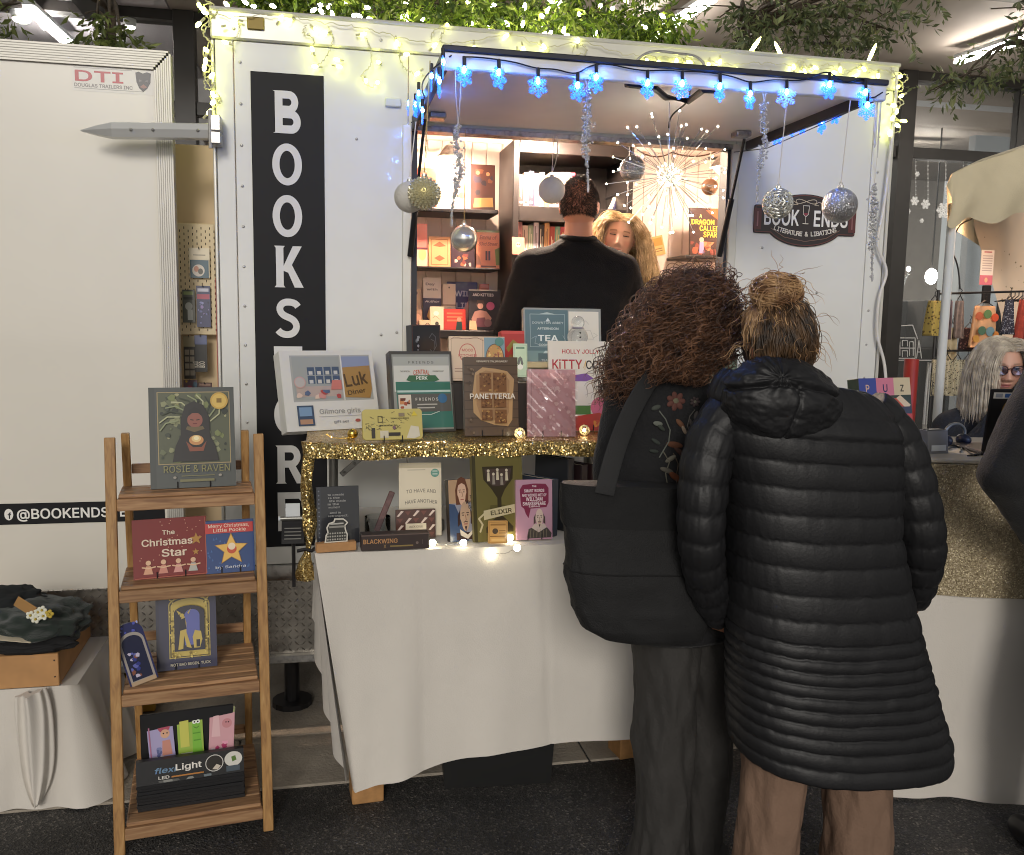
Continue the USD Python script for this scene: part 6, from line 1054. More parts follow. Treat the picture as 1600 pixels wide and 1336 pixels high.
# ---------------------------------------------------------------- smiling woman behind him
wy = 4.08; hc = at(966, 374, y=wy); HW = trimesh.transformations.translation_matrix(hc) @ rot('z', -16) @ rot('y', 9) @ rot('x', -2)
wx = hc[0] + .03; base = np.array([wx, wy, .47]); sz = hc[2] - .2
J = {'head': (*(hc + [0, .012, -.03]), .05), 'neck': (wx, wy + .03, sz + .05, .05), 'chest': (wx, wy + .05, sz - .16, .1), 'hip': (wx, wy + .06, 1.3, .12), 'sl': (wx - .14, wy + .04, sz - .05, .05), 'sr': (wx + .14, wy + .04, sz - .05, .05), 'el': (wx - .22, wy + .03, sz - .25, .036), 'er': (wx + .21, wy + .02, sz - .27, .036), 'wl': (wx - .2, wy - .05, sz - .42, .025), 'wr': (wx + .15, wy - .06, sz - .42, .025), 'kl': (wx - .08, wy + .05, .9, .055), 'kr': (wx + .08, wy + .05, .9, .055), 'al': (wx - .08, wy + .08, .56, .038), 'ar': (wx + .08, wy + .08, .56, .038), 'tl': (wx - .08, wy - .02, .50, .026), 'tr': (wx + .08, wy - .02, .50, .026)}
P_ = thing('person', 'person with long wavy blonde hair smiling towards us over a dark shoulder', 'person', base)
t, c = person_body(J, [('head', 'neck'), ('neck', 'chest'), ('chest', 'sl'), ('chest', 'sr'), ('chest', 'hip'), ('sl', 'el'), ('sr', 'er'), ('el', 'wl'), ('er', 'wr'), ('hip', 'kl'), ('hip', 'kr'), ('kl', 'al'), ('kr', 'ar'), ('al', 'tl'), ('ar', 'tr')], HW, False, 'd8ae94', 'b4605a', '6a4a30', scale=.95, blush=.35); t.apply_translation(-base); part(P_, 'body', t, SKIN_M, smooth=True, col=c)
eyes(P_, HW, base, .95, closed=True)
TT = lambda p: trimesh.transform_points(np.atleast_2d(p) * .95, HW)[0] - base
part(P_, 'smile', tube([TT((u * .024, -.1005 + .012 * abs(u) ** 1.6 + .004, -.0645 + .006 * u * u)) for u in np.linspace(-1, 1, 11)], .0022, 5), M('teeth', 'd8cfc4', .3, var=0))
bl = rumple(bones({'n': (wx, wy + .03, sz + .0, .058), 'c': (wx, wy + .05, sz - .17, .125), 'h': (wx, wy + .06, 1.25, .14), 'sl': (wx - .145, wy + .04, sz - .06, .064), 'sr': (wx + .145, wy + .04, sz - .06, .064), 'el': (wx - .22, wy + .03, sz - .25, .05), 'er': (wx + .21, wy + .02, sz - .27, .05)}, [('n', 'sl', 'c'), ('n', 'sr', 'c'), ('c', 'h'), ('sl', 'el'), ('sr', 'er')], .018, 6), .008, 8, 5); bl.apply_translation(-base); part(P_, 'blouse', bl, M('cream_blouse', 'b9a48c', .8, bump=.3, bscale=200), smooth=True)
mk = lambda d: (d[:, 2] > -.25) & ((d[:, 2] > .62 + .1 * d[:, 0]) | (d[:, 1] > -.25) & (d[:, 2] > .3) | (d[:, 1] > -.1))
r_, d_ = scalp(2600, HW, mk, 6, .96); g_ = np.random.default_rng(4); loc = (np.linalg.inv(HW) @ np.c_[r_, np.ones(len(r_))].T).T[:, :3]
side = np.sign(loc[:, 0] + .012 + g_.normal(0, .008, len(loc))); sd = np.stack([side * .6, np.full(len(side), .2), np.full(len(side), .35)], 1) @ HW[:3, :3].T
Pm = grow(r_, sd + d_ * .25, 34, g_.uniform(.0085, .0125, len(r_)), (.12, -.05, -1), .80, 7, curl=.006, turns=2, solids=[(hc, np.array([.083, .1, .122]) * .97), (np.array([wx, wy + .04, sz - .1]), np.array([.2, .12, .12])), (hc + np.array([-.02, -.08, -.05]), np.array([.05, .06, .07]))], jit=.03)
add_hair(P_, 'hair', Pm, .0021, hairmat('blonde_hair', 'a08458', 'e2cca0'), base)

# ---------------------------------------------------------------- the person in the long quilted coat
PY = 1.96
COATM = M('black_quilted_nylon', '1e1e20', .5, var=.12, scale=7, bump=.1, bscale=140, spec=.4)
COATM2 = COATM
edge = np.array([(585, 1148, 1330), (612, 1122, 1368), (640, 1110, 1392), (680, 1112, 1402), (760, 1132, 1402), (850, 1142, 1397), (950, 1143, 1414), (1050, 1141, 1434), (1150, 1141, 1456), (1205, 1143, 1470), (1238, 1150, 1466)], float)
seam = [600, 650, 690, 728, 769, 811, 853, 893, 936, 976, 1012, 1034, 1054, 1074, 1094, 1115, 1136, 1158, 1181, 1207, 1236]
NT = 176; Rg = []; th = np.arange(NT) / NT * 2 * math.pi; gq = np.random.default_rng(8)
for a, b in zip(seam, seam[1:]):
    nr = 12 if b - a > 30 else 9
    for k in range(nr):
        f = k / nr; py = a + (b - a) * f; L, R = np.interp(py, edge[:, 0], edge[:, 1]), np.interp(py, edge[:, 0], edge[:, 2])
        pl, pr_ = at(L, py, y=PY), at(R, py, y=PY); dep = np.interp(py, [600, 680, 950, 1240], [.1, .14, .15, .185]); cx, hw, z = (pl[0] + pr_[0]) / 2, (pr_[0] - pl[0]) / 2 * .985, (at(L, py, y=PY - dep * .92)[2] + at(R, py, y=PY - dep * .92)[2]) / 2; amp = .0055 if b - a > 30 else .0072
        prof = (math.sin(math.pi * f)) ** .55; wob = meshkit.fbm(np.stack([np.cos(th) * 9, np.sin(th) * 9, np.full(NT, a * .37)], 1), 3, 5) - .5
        pk = meshkit.fbm(np.stack([np.cos(th) * 26, np.sin(th) * 26, np.full(NT, a * .21 + f * .8)], 1), 2, 9) - .5
        ring = sup((cx, PY + .01, z), hw - amp, dep - amp, NT, 2.5); nrm = ring - [cx, PY + .01, z]; nrm /= np.linalg.norm(nrm, axis=1, keepdims=True)
        ring = ring + nrm * (amp * prof * (1 + .5 * wob) + .0052 * pk * (1 - .65 * prof))[:, None]
        sagz = -.006 * np.sin(th * 1.0 + 2.2) * np.interp(py, [600, 900, 1240], [.5, 1, 4.2]) - .008 * np.cos(th) * np.interp(py, [600, 760, 900, 1240], [3.0, 1.4, .6, .5]) + .010 * wob
        ring[:, 2] += sagz; Rg.append(ring)
base = np.array([1.17, PY, 0])
P1 = thing('person', 'person in a long black quilted coat with a messy blonde bun, back to us', 'person', base)
coat = loft(Rg); part(P1, 'coat', coat.copy().apply_translation(-base), COATM, smooth=True)
def puff_sleeve(par, name, path, rad, step, seed, mat=COATM, amp=.006):
    C = spline(np.c_[np.array(path), rad], 200); D = np.r_[0, np.cumsum(np.linalg.norm(np.diff(C[:, :3], axis=0), axis=1))]; n = int(D[-1] / step * 11); S = np.linspace(0, D[-1], n); C = np.stack([np.interp(S, D, C[:, j]) for j in range(4)], 1)
    T = np.gradient(C[:, :3], axis=0); T /= np.linalg.norm(T, axis=1, keepdims=True); s = np.cross(T[0], [0, 1, 0]); s /= np.linalg.norm(s); t = np.arange(64) / 64 * 2 * math.pi; R = []
    for k in range(n):
        s = s - T[k] * (s @ T[k]); s /= np.linalg.norm(s); u = np.cross(T[k], s); f = (S[k] / step) % 1; i = int(S[k] / step); pr = math.sin(math.pi * f) ** .55
        w = meshkit.fbm(np.stack([np.cos(t) * 5 + seed, np.sin(t) * 5, np.full(64, i * 1.7)], 1), 3, seed) - .5; pk = meshkit.fbm(np.stack([np.cos(t) * 14 + seed, np.sin(t) * 14, np.full(64, i * 3.1 + f * 1.3)], 1), 2, seed + 3) - .5
        r = C[k, 3] - amp + amp * pr * (1 + .8 * w) + .010 * pk * (1.1 - .6 * pr); end = min(1, (n - 1 - k) / 8) ** .5; r = r * (.72 + .28 * end)
        R.append(C[k, :3] + (np.cos(t)[:, None] * s + np.sin(t)[:, None] * u) * r[:, None] + T[k] * (.012 * np.sin(t * 1.0 + seed))[:, None])
    return part(par, name, loft(R).apply_translation(-base), mat, smooth=True)
puff_sleeve(P1, 'sleeve', [at(1352, 640, y=PY + .01), at(1402, 700, y=PY), at(1427, 775, y=PY - .01), at(1440, 850, y=PY - .0), at(1434, 905, y=PY + .05), at(1426, 945, y=PY + .10)], [.062, .064, .062, .060, .053, .042], .064, 2)
puff_sleeve(P1, 'sleeve', [at(1150, 640, y=PY + .01), at(1112, 692, y=PY), at(1098, 770, y=PY - .01), at(1096, 850, y=PY), at(1106, 915, y=PY + .05), at(1122, 965, y=PY + .12)], [.060, .062, .060, .056, .05, .04], .064, 6)
# hood resting on the shoulders
hd_ = trimesh.creation.icosphere(6, 1.0); u = hd_.vertices.copy(); hcn = at(1224, 628, y=PY - .06); sx = span(hcn, 1)
X_, Z_ = u[:, 0], u[:, 2]; rad_ = np.array([100 * sx, .088, 70 * sx])
ang = np.arctan2(X_ + .25, Z_ - .55); dist = np.hypot(X_ + .25, Z_ - .55); pucker = np.cos(ang * 13 + 2 * np.sin(ang * 3)) * np.exp(-dist / .4) * .045; seamx = np.exp(-((X_ + .05 - .15 * Z_) / .03) ** 2) * .06 * (Z_ < .5); fold = np.exp(-((Z_ - .42 + .25 * X_ ** 2) / .05) ** 2) * .10
nz = (meshkit.fbm(u * 3.2 + 4, 3, 2) - .5) * .22
hd_.vertices = u * rad_ * (1 + pucker - seamx - fold + nz * .6)[:, None]; hd_.vertices[:, 0] += np.where(Z_ > 0, -.012 * Z_, 0); hd_.vertices[:, 2] += -.012 * X_ * 1.2
hd_.apply_translation(hcn - base); part(P1, 'hood', hd_, COATM, smooth=True)
hc = at(1214, 545, y=PY + .05); H1 = trimesh.transformations.translation_matrix(hc) @ rot('y', -7) @ rot('z', 190) @ rot('x', 24) @ np.diag([.94, .94, .94, 1])
nk = at(1222, 600, y=PY + .02)
hipx = at(1290, 930, y=PY)[0]; lgl, lgr = at(1200, 1300, y=PY + .0), at(1332, 1300, y=PY + .01)
J = {'head': (*(hc + [0, 0, -.03]), .052), 'neck': (*nk, .055), 'chest': (nk[0] + .035, PY + .01, nk[2] - .2, .085), 'hip': (hipx - .03, PY + .02, .88, .095), 'sl': (*at(1117, 690, y=PY), .032), 'sr': (*at(1398, 690, y=PY), .032), 'el': (*at(1096, 850, y=PY), .034), 'er': (*at(1440, 850, y=PY), .034), 'wl': (*at(1120, 955, y=PY + .12), .024), 'wr': (*at(1426, 940, y=PY + .10), .024), 'hl': (*at(1135, 975, y=PY + .17), .024), 'hr': (*at(1418, 955, y=PY + .14), .024), 'kl': (lgl[0] + .01, PY + .01, .47, .055), 'kr': (lgr[0] - .01, PY + .01, .47, .055), 'al': (lgl[0] - .01, PY, .09, .038), 'ar': (lgr[0] + .01, PY, .09, .038), 'tl': (lgl[0] - .02, PY + .13, .035, .026), 'tr': (lgr[0] + .03, PY + .13, .035, .026)}
for s in 'lr':
    w = np.array(J['h' + s][:3])
    for k in range(5): J[f'f{s}{k}'] = (*(w + [-.024 + .012 * k, .03, -.012]), .009); J[f'g{s}{k}'] = (*(w + [-.028 + .013 * k, .062 - .006 * abs(k - 2), -.03]), .008)
t, c = person_body(J, [('head', 'neck'), ('neck', 'chest'), ('chest', 'sl'), ('chest', 'sr'), ('chest', 'hip'), ('sl', 'el'), ('sr', 'er'), ('el', 'wl'), ('er', 'wr'), ('wl', 'hl'), ('wr', 'hr'), ('hip', 'kl'), ('hip', 'kr'), ('kl', 'al'), ('kr', 'ar'), ('al', 'tl'), ('ar', 'tr')] + [('h' + s, f'f{s}{k}') for s in 'lr' for k in range(5)] + [(f'f{s}{k}', f'g{s}{k}') for s in 'lr' for k in range(5)], H1, False, 'c98e70', scale=.96); part(P1, 'body', t.apply_translation(-base), SKIN_M, smooth=True, col=c)
TRS = M('brown_trousers', '79604f', .85, var=.1, scale=5, bump=.25, bscale=160)
def trouser(par, name, pts, mat, seed, base, e=2.2, fold=.018):
    C = spline(np.array(pts, float), 80); R = []
    for k, (x, y, z, a, b) in enumerate(C):
        ring = sup((x, y, z), a, b, 72, e); t = np.arange(72) / 72 * 2 * math.pi; n = ring - [x, y, z]; n /= np.linalg.norm(n, axis=1, keepdims=True); w = meshkit.fbm(np.stack([np.cos(t) * 2.6 + seed, np.sin(t) * 2.6, np.full(72, z * 7)], 1), 4, seed) - .5; R.append(ring + n * (w * 2 * fold)[:, None])
    return part(par, name, loft(R).apply_translation(-base), mat, smooth=True)
trouser(P1, 'trouser_leg', [(hipx - .07, PY + .01, .82, .1, .11), (lgl[0] + .012, PY + .01, .5, .078, .09), (lgl[0] - .002, PY + .0, .3, .072, .085), (lgl[0] - .02, PY, .05, .085, .1)], TRS, 3, base); trouser(P1, 'trouser_leg', [(hipx + .07, PY + .01, .82, .1, .11), (lgr[0] + .0, PY + .01, .5, .082, .09), (lgr[0] + .004, PY, .3, .082, .088), (lgr[0] + .02, PY, .05, .092, .1)], TRS, 4, base)
for s in 'lr': q = np.array(J['a' + s][:3]); part(P1, 'shoe', bones({'a': (q[0], q[1] - .01, .045, .044), 'b': (q[0] + (.02 if s == 'r' else -.01), q[1] + .15, .036, .036), 'c': (q[0], q[1] + .0, .08, .045)}, [('a', 'b'), ('a', 'c')], .02, 3).apply_translation(-base), BLK, smooth=True)
# her hair: swept up from the nape to a loose bun
bun = at(1213, 458, y=PY + .03); bl_, br_ = hairmat('bun_blonde', '7c583a', 'd2ab7c'), hairmat('nape_brown', '2e2218', '6a4f34')
mk = lambda d: (d[:, 2] > -.55) & ((d[:, 1] > -.25) | (d[:, 2] > .55)) & ~((np.abs(d[:, 0]) > .9) & (d[:, 2] < .05) & (d[:, 1] < .35))
r_, d_ = scalp(3600, H1, mk, 9, .97); g_ = np.random.default_rng(12)
def combed(r0, n=22, seed=0):
    g = np.random.default_rng(seed); t = np.linspace(0, 1, n)[None, :, None]; end = bun + g.normal(0, 1, (len(r0), 3)) * [.011, .01, .006] + [0, .01, -.036]; P = r0[:, None] * (1 - t) + end[:, None] * t; q = (P - hc) / (np.array([.079, .102, .122]) * .99); L = np.linalg.norm(q, axis=2, keepdims=True); lift = 1 + (.06 + .05 * g.random((len(r0), 1, 1))) * np.sin(math.pi * t); P = np.where(L < lift, hc + q / np.maximum(L, .2) * lift * np.array([.079, .102, .122]) * .99, P); w = g.normal(0, .0035, (len(r0), 1, 3)) * np.sin(math.pi * t) ; return P + w + .003 * np.sin(t * 14 + g.uniform(0, 6, (len(r0), 1, 1))) * g.normal(0, 1, (len(r0), 1, 3))
loc = (np.linalg.inv(H1) @ np.c_[r_, np.ones(len(r_))].T).T[:, :3]; hi = loc[:, 2] + .03 * g_.normal(0, 1, len(loc)) * .6 > -.005
add_hair(P1, 'hair', combed(r_[~hi], seed=1), .0017, br_, base); add_hair(P1, 'swept_hair', combed(r_[hi], seed=2), .0018, bl_, base)
nb = 620; N_ = 34; t = np.linspace(0, 1, N_)[None, :]; ax = g_.normal(size=(nb, 3)) * [.6, .5, 1.2]; ax /= np.linalg.norm(ax, axis=1, keepdims=True); e1 = np.cross(ax, [0.3, .9, .1]); e1 /= np.linalg.norm(e1, axis=1, keepdims=True); e2 = np.cross(ax, e1); R0 = g_.uniform(.024, .054, (nb, 1)) * (1 + .12 * np.sin(t * 9 + g_.uniform(0, 6, (nb, 1)))); ph = g_.uniform(0, 6.28, (nb, 1)) + t * g_.uniform(3, 7, (nb, 1))
Pb = bun + (e1[:, None] * (R0 * np.cos(ph))[..., None] + e2[:, None] * (R0 * np.sin(ph))[..., None]) * [1.12, .95, .86] + (ax * g_.normal(0, .012, (nb, 1)))[:, None]
add_hair(P1, 'bun', Pb, .0022, bl_, base); part(P1, 'bun_core', ball(bun - base, (.034, .03, .028), 3), M('bun_core', '6f5030', .8), smooth=True); part(P1, 'hair_cap', ball((0, 0, 0), 1, 4).apply_transform(np.diag([.0775, .1, .12, 1])).apply_transform(rot('x', 0)).slice_plane([0, -.035, -.035], [0, .55, .85], cap=True).apply_transform(H1).apply_translation(-base), M('hair_cap', '3a2a1c', .8), smooth=True)
fl = 110; d0 = g_.normal(size=(fl, 3)); d0 /= np.linalg.norm(d0, axis=1, keepdims=True); d0[:, 2] = abs(d0[:, 2]) * .8; st_ = np.where(np.arange(fl)[:, None] % 2, bun + d0 * .042, hc + d0 * np.array([.08, .1, .12])); add_hair(P1, 'flyaway_hair', grow(st_, d0, 14, g_.uniform(.003, .008, fl), (-.35, 0, -.8), .84, 5, curl=.004, turns=1.5, jit=.12), .0011, bl_, base)

# ---------------------------------------------------------------- the person with dark curls and a tote bag
QY = 2.28; base = np.array([1.0, QY, 0])
P2 = thing('person', 'person with long dark curly hair, dark clothes and floral embroidered sleeve leaning in', 'person', base)
BTOP = M('black_cotton', '101013', .85, var=.15, scale=6, bump=.3, bscale=180, sheen=.08)
e2_ = np.array([(585, 1010, 1098), (612, 978, 1108), (650, 958, 1112), (750, 948, 1108), (850, 952, 1112), (950, 962, 1134), (1006, 975, 1146)], float); Rg = []
for py in np.linspace(585, 984, 90):
    L, R = np.interp(py, e2_[:, 0], e2_[:, 1]), np.interp(py, e2_[:, 0], e2_[:, 2]); pl, pr_ = at(L, py, y=QY), at(R, py, y=QY); c_ = (pl + pr_) / 2; ring = sup(c_, (pr_[0] - pl[0]) / 2, np.interp(py, [585, 640, 800, 1025], [.07, .115, .125, .14]), 90, 2.3); t = np.arange(90) / 90 * 6.283; w = meshkit.fbm(np.stack([np.cos(t) * 2.5, np.sin(t) * 2.5, np.full(90, py * .018)], 1), 4, 21) - .5; n_ = ring - c_; n_ /= np.linalg.norm(n_, axis=1, keepdims=True); Rg.append(ring + n_ * (w * .03)[:, None])
top2 = loft(Rg); part(P2, 'top', top2.copy().apply_translation(-base), BTOP, smooth=True)
slv = rumple(bones({'a': (*at(1078, 622, y=QY - .05), .062), 'b': (*at(1086, 720, y=QY - .075), .058), 'c': (*at(1092, 815, y=QY - .05), .052), 'd': (*at(1130, 850, y=QY + .12), .042)}, [('a', 'b'), ('b', 'c'), ('c', 'd')], .01, 8), .007, 12, 4); part(P2, 'sleeve', slv.copy().apply_translation(-base), BTOP, smooth=True)
rsl = rumple(bones({'a': (*at(975, 640, y=QY), .06), 'b': (*at(958, 740, y=QY - .0), .055), 'c': (*at(962, 850, y=QY + .05), .05), 'd': (*at(1010, 880, y=QY + .2), .04)}, [('a', 'b'), ('b', 'c'), ('c', 'd')], .014, 6), .008, 12, 6); part(P2, 'sleeve', rsl.apply_translation(-base), BTOP, smooth=True)
TH = lambda c: M('thread_' + c, tuple(int(c[i:i + 2], 16) * .74 for i in (0, 2, 4)), .85)
# embroidery stitched on the sleeve and back
EM = cat(top2, slv)
def stitch(pts, r, col, name='embroidered_vine'):
    Q = [hitpt(px, py, EM, .004) for px, py in pts]; Q = [q for q in Q if q is not None]
    if len(Q) >= 3: part(P2, name, tube(np.array(Q), r, 5).apply_translation(-base), TH(col))
def petal(px, py, a, b, ang, col, name='embroidered_petal'):
    q = hitpt(px, py, EM, .003)
    if q is None: return
    s = span(q, 1); m = ball((0, 0, 0), (a * s, .0035, b * s), 2); m.apply_transform(rot('y', ang)); m.apply_translation(q - base); part(P2, name, m, TH(col), smooth=True)
def flower(px, py, r, col, eye):
    for k in range(7): petal(px + r * .62 * math.cos(k * .9), py + r * .62 * math.sin(k * .9), r * .42, r * .3, k * 51, col)
    petal(px, py, r * .34, r * .34, 0, eye)
flower(1056, 627, 15, '7a4a40', '8a8268'); flower(1086, 628, 8, '5a4a4a', '8f8a78')
for cx, cy, a, b, an, col in ((1025, 637, 8, 4, -20, '5a6058'), (1028, 662, 8, 4, 10, '8a8f84'), (1033, 668, 8, 3, 40, '4c544a'), (1063, 662, 10, 4, 45, '8a5c40'), (1069, 672, 8, 3, 60, 'b09a84'), (1088, 650, 4, 8, 10, '6a6462'), (1080, 662, 3, 8, -20, '5a5450'), (1054, 695, 14, 5, 10, '7a4a30'), (1062, 706, 12, 4, 40, '5a3a30'), (1048, 717, 10, 4, -30, '8f8a7a'), (1042, 735, 12, 4, 20, '7a7468'), (1055, 745, 12, 5, 35, '8a4a28'), (1050, 760, 10, 4, -20, '8a7a6a'), (1063, 775, 12, 5, 30, '7a4428'), (1045, 780, 8, 4, -40, '6f6a5e'), (1025, 690, 9, 3, 30, '4a524c'), (1022, 705, 8, 3, 10, '444c46')): petal(cx, cy, a, b, an, col)
stitch([(1030, 642), (1040, 655), (1047, 672), (1045, 690), (1036, 705), (1030, 715)], .0016, '8a8f84'); stitch([(1086, 640), (1078, 650), (1074, 665), (1078, 678)], .0014, '7a7670'); stitch([(1036, 705), (1046, 722), (1040, 740), (1044, 765), (1052, 790)], .0016, '8f8a7a'); stitch([(1052, 708), (1060, 725), (1056, 748), (1062, 770)], .0014, '7a6a5a')
# trousers
TRD = M('charcoal_trousers', '353331', .85, var=.1, scale=5, bump=.25, bscale=170)
def pxr(py, L, R, dy, b): pl, pr_ = at(L, py, y=QY + dy), at(R, py, y=QY + dy); return ((pl[0] + pr_[0]) / 2, QY + dy, (pl[2] + pr_[2]) / 2, (pr_[0] - pl[0]) / 2, b)
A_, B_ = pxr(1336, 985, 1070, -.03, .1), pxr(1336, 1055, 1128, .06, .1)
trouser(P2, 'trouser_leg', [pxr(960, 1006, 1080, -.0, .09), pxr(1005, 997, 1083, -.01, .115), pxr(1060, 996, 1080, -.02, .12), pxr(1180, 994, 1076, -.03, .1), A_, (A_[0] - .01, A_[1], .03, A_[3] + .012, .115)], TRD, 13, base, fold=.02); trouser(P2, 'trouser_leg', [pxr(960, 1052, 1118, .03, .09), pxr(1005, 1050, 1141, .03, .11), pxr(1060, 1055, 1141, .04, .11), pxr(1180, 1058, 1136, .05, .1), B_, (B_[0] - .0, B_[1], .03, B_[3] + .012, .115)], TRD, 17, base, fold=.02)
# head in profile, turned to the right and tipped forward
hc = at(1094, 505, y=QY + .02); H2 = trimesh.transformations.translation_matrix(hc) @ rot('y', 12) @ rot('z', 112) @ rot('x', 16)
nk = at(1058, 590, y=QY + .01)
J = {'head': (*(hc + [-.01, 0, -.03]), .05), 'neck': (*nk, .052), 'chest': (*at(1040, 700, y=QY), .1), 'hip': (*at(1062, 960, y=QY), .085), 'sl': (*at(985, 640, y=QY), .045), 'sr': (*at(1078, 630, y=QY - .04), .045), 'el': (*at(960, 850, y=QY + .05), .034), 'er': (*at(1092, 810, y=QY - .05), .034), 'wl': (*at(1012, 878, y=QY + .22), .024), 'wr': (*at(1136, 850, y=QY + .14), .024), 'kl': (*at(1035, 1180, y=QY - .03), .042), 'kr': (*at(1096, 1180, y=QY + .05), .042), 'al': (A_[0], A_[1], .08, .04), 'ar': (B_[0], B_[1], .08, .04), 'tl': (A_[0], A_[1] + .13, .035, .026), 'tr': (B_[0], B_[1] + .13, .035, .026)}
for s in 'lr':
    w = np.array(J['w' + s][:3])
    for k in range(5): J[f'f{s}{k}'] = (*(w + [.03, .03 + .004 * k, -.02 + .011 * k]), .009); J[f'g{s}{k}'] = (*(w + [.05, .06 - .006 * abs(k - 2), -.025 + .011 * k]), .008)
t, c = person_body(J, [('head', 'neck'), ('neck', 'chest'), ('chest', 'sl'), ('chest', 'sr'), ('chest', 'hip'), ('sl', 'el'), ('sr', 'er'), ('el', 'wl'), ('er', 'wr'), ('hip', 'kl'), ('hip', 'kr'), ('kl', 'al'), ('kr', 'ar'), ('al', 'tl'), ('ar', 'tr')] + [('w' + s, f'f{s}{k}') for s in 'lr' for k in range(5)] + [(f'f{s}{k}', f'g{s}{k}') for s in 'lr' for k in range(5)], H2, False, 'b07a5c', scale=.97); part(P2, 'body', t.apply_translation(-base), SKIN_M, smooth=True, col=c)
eyes(P2, H2, base, .97)
for s in 'lr': q = np.array(J['a' + s][:3]); part(P2, 'shoe', bones({'a': (q[0], q[1] - .03, .045, .044), 'b': (q[0], q[1] + .13, .036, .036)}, [('a', 'b')], .02, 3).apply_translation(-base), BLK, smooth=True)
mk = lambda d: (d[:, 2] > -.6) & ((d[:, 1] > -.2) | (d[:, 2] > .5)) 
r_, d_ = scalp(5200, H2, mk, 31, .98); g_ = np.random.default_rng(3); lo = (np.linalg.inv(H2) @ np.c_[r_, np.ones(len(r_))].T).T[:, :3]
Lh = g_.uniform(.0052, .0086, len(r_)); Pm = grow(r_, d_ * .8 + np.array([-.75, -.1, .0]) + g_.normal(0, .22, d_.shape), 40, Lh, (-.42, -.04, -.90), .86, 41, curl=.0085, turns=7, solids=[(hc, np.array([.09, .1, .125])), (at(1040, 690, y=QY), np.array([.15, .12, .2]))], jit=.09)
CUR = hairmat('dark_curls', '2c1b12', '5c3d2a', .42); CUR2 = hairmat('brown_curl_tips', '4a2f20', '8c6448', .42)
def trim(S):
    q = (S - CC) @ CB.T; px, py = 800 + FPX * q[0:, 0] / q[:, 2], 668 + FPX * q[:, 1] / q[:, 2]; over = np.nonzero(py > np.interp(px, [930, 960, 1000, 1030, 1060, 1090, 1120], [636, 640, 606, 588, 588, 596, 580]) + 14 * math.sin(S[0, 0] * 900))[0]
    if len(over) == 0: return S
    k = max(6, over[0]); return np.stack([np.interp(np.linspace(0, k - 1, len(S)), np.arange(len(S)), S[:, j]) for j in range(3)], 1)
Pm = np.stack([trim(S) for S in Pm])
add_hair(P2, 'curly_hair', Pm[:2900], .0019, CUR, base); add_hair(P2, 'curly_hair', Pm[2900:], .0017, CUR2, base)
core = rumple(bones({'a': (*(hc + [-.012, .0, .018]), .1), 'b': (*at(1040, 520, y=QY), .088), 'c': (*at(1000, 560, y=QY - .0), .06), 'd': (*at(985, 590, y=QY), .04), 'e': (*at(1055, 570, y=QY - .04), .05)}, [('a', 'b'), ('b', 'c'), ('c', 'd'), ('a', 'e'), ('b', 'e')], .01, 6), .012, 22, 3)
# the face stays free of the hair's inner mass
core = core.slice_plane(hc + H2[:3, :3] @ np.array([0, -.035, 0]), H2[:3, :3] @ np.array([0, 1, .45]), cap=True)
part(P2, 'hair_mass', core.apply_translation(-base), M('hair_mass', '150e0b', .8, bump=.8, bscale=120), smooth=True)
# tote bag
TOTE = M('black_canvas', '1a1a1b', .8, var=.12, scale=5, bump=.4, bscale=240); by = QY - .17; Rg = []
tg = np.array([(757, 878, 1090, .045), (790, 879, 1092, .05), (830, 883, 1096, .062), (900, 886, 1100, .075), (950, 893, 1100, .075), (978, 908, 1098, .065), (996, 945, 1094, .045), (1004, 985, 1085, .02)], float)
for py in np.linspace(757, 1004, 60):
    L, R, b = (np.interp(py, tg[:, 0], tg[:, k]) for k in (1, 2, 3)); pl, pr_ = at(L, py, y=by), at(R, py, y=by); c_ = (pl + pr_) / 2; ring = sup(c_, (pr_[0] - pl[0]) / 2, b, 90, 3.0); t = np.arange(90) / 90 * 6.283; n_ = ring - c_; n_ /= np.linalg.norm(n_, axis=1, keepdims=True); w = meshkit.fbm(np.stack([np.cos(t) * 3 + 3, np.sin(t) * 3, np.full(90, py * .02)], 1), 4, 33) - .5; ring = ring + n_ * (w * .024)[:, None]; ring[:, 2] += (ring[:, 0] - c_[0]) * -.05; Rg.append(ring)
tob = c_ * 0 + np.array([at(985, 880, y=by)[0], by, .8]); tt = thing('tote_bag', 'large soft black tote bag hanging from a shoulder of the curly haired person', 'bag', tob)
part(tt, 'bag_body', loft(Rg).apply_translation(-tob), TOTE, smooth=True)
r0 = Rg[31]; part(tt, 'seam', tube(np.vstack([r0, r0[:1]]), .0026, 5).apply_translation(-tob), M('black_band', '101011', .85, bump=.3, bscale=240)); Rg = [r0 + (r0 - r0.mean(0)) * .018 for r0 in Rg[:16]]; part(tt, 'top_band', loft(Rg, cap=False).apply_translation(-tob), M('black_band', '101011', .85, bump=.3, bscale=240), smooth=True)
STR = M('grey_black_webbing', '232324', .75, bump=.3, bscale=260)
def strap(pts, w):
    P = spline(np.array(pts), 40); R = []
    for k in range(40):
        T = P[min(k + 1, 39)] - P[max(k - 1, 0)]; n = np.cross(T, [0, -1, .0]); n /= np.linalg.norm(n); o = np.array([0, -.004, 0]); R.append([P[k] - n * w / 2, P[k] - n * w * .45 + o, P[k] + n * w * .45 + o, P[k] + n * w / 2, P[k] - o])
    return part(tt, 'strap', loft(R).apply_translation(-tob), STR, smooth=50)
strap([at(1030, 578, y=QY - .02), at(1018, 590, y=QY - .10), at(988, 640, y=QY - .16), at(962, 705, y=by - .035), at(944, 772, y=by - .052)], .05)

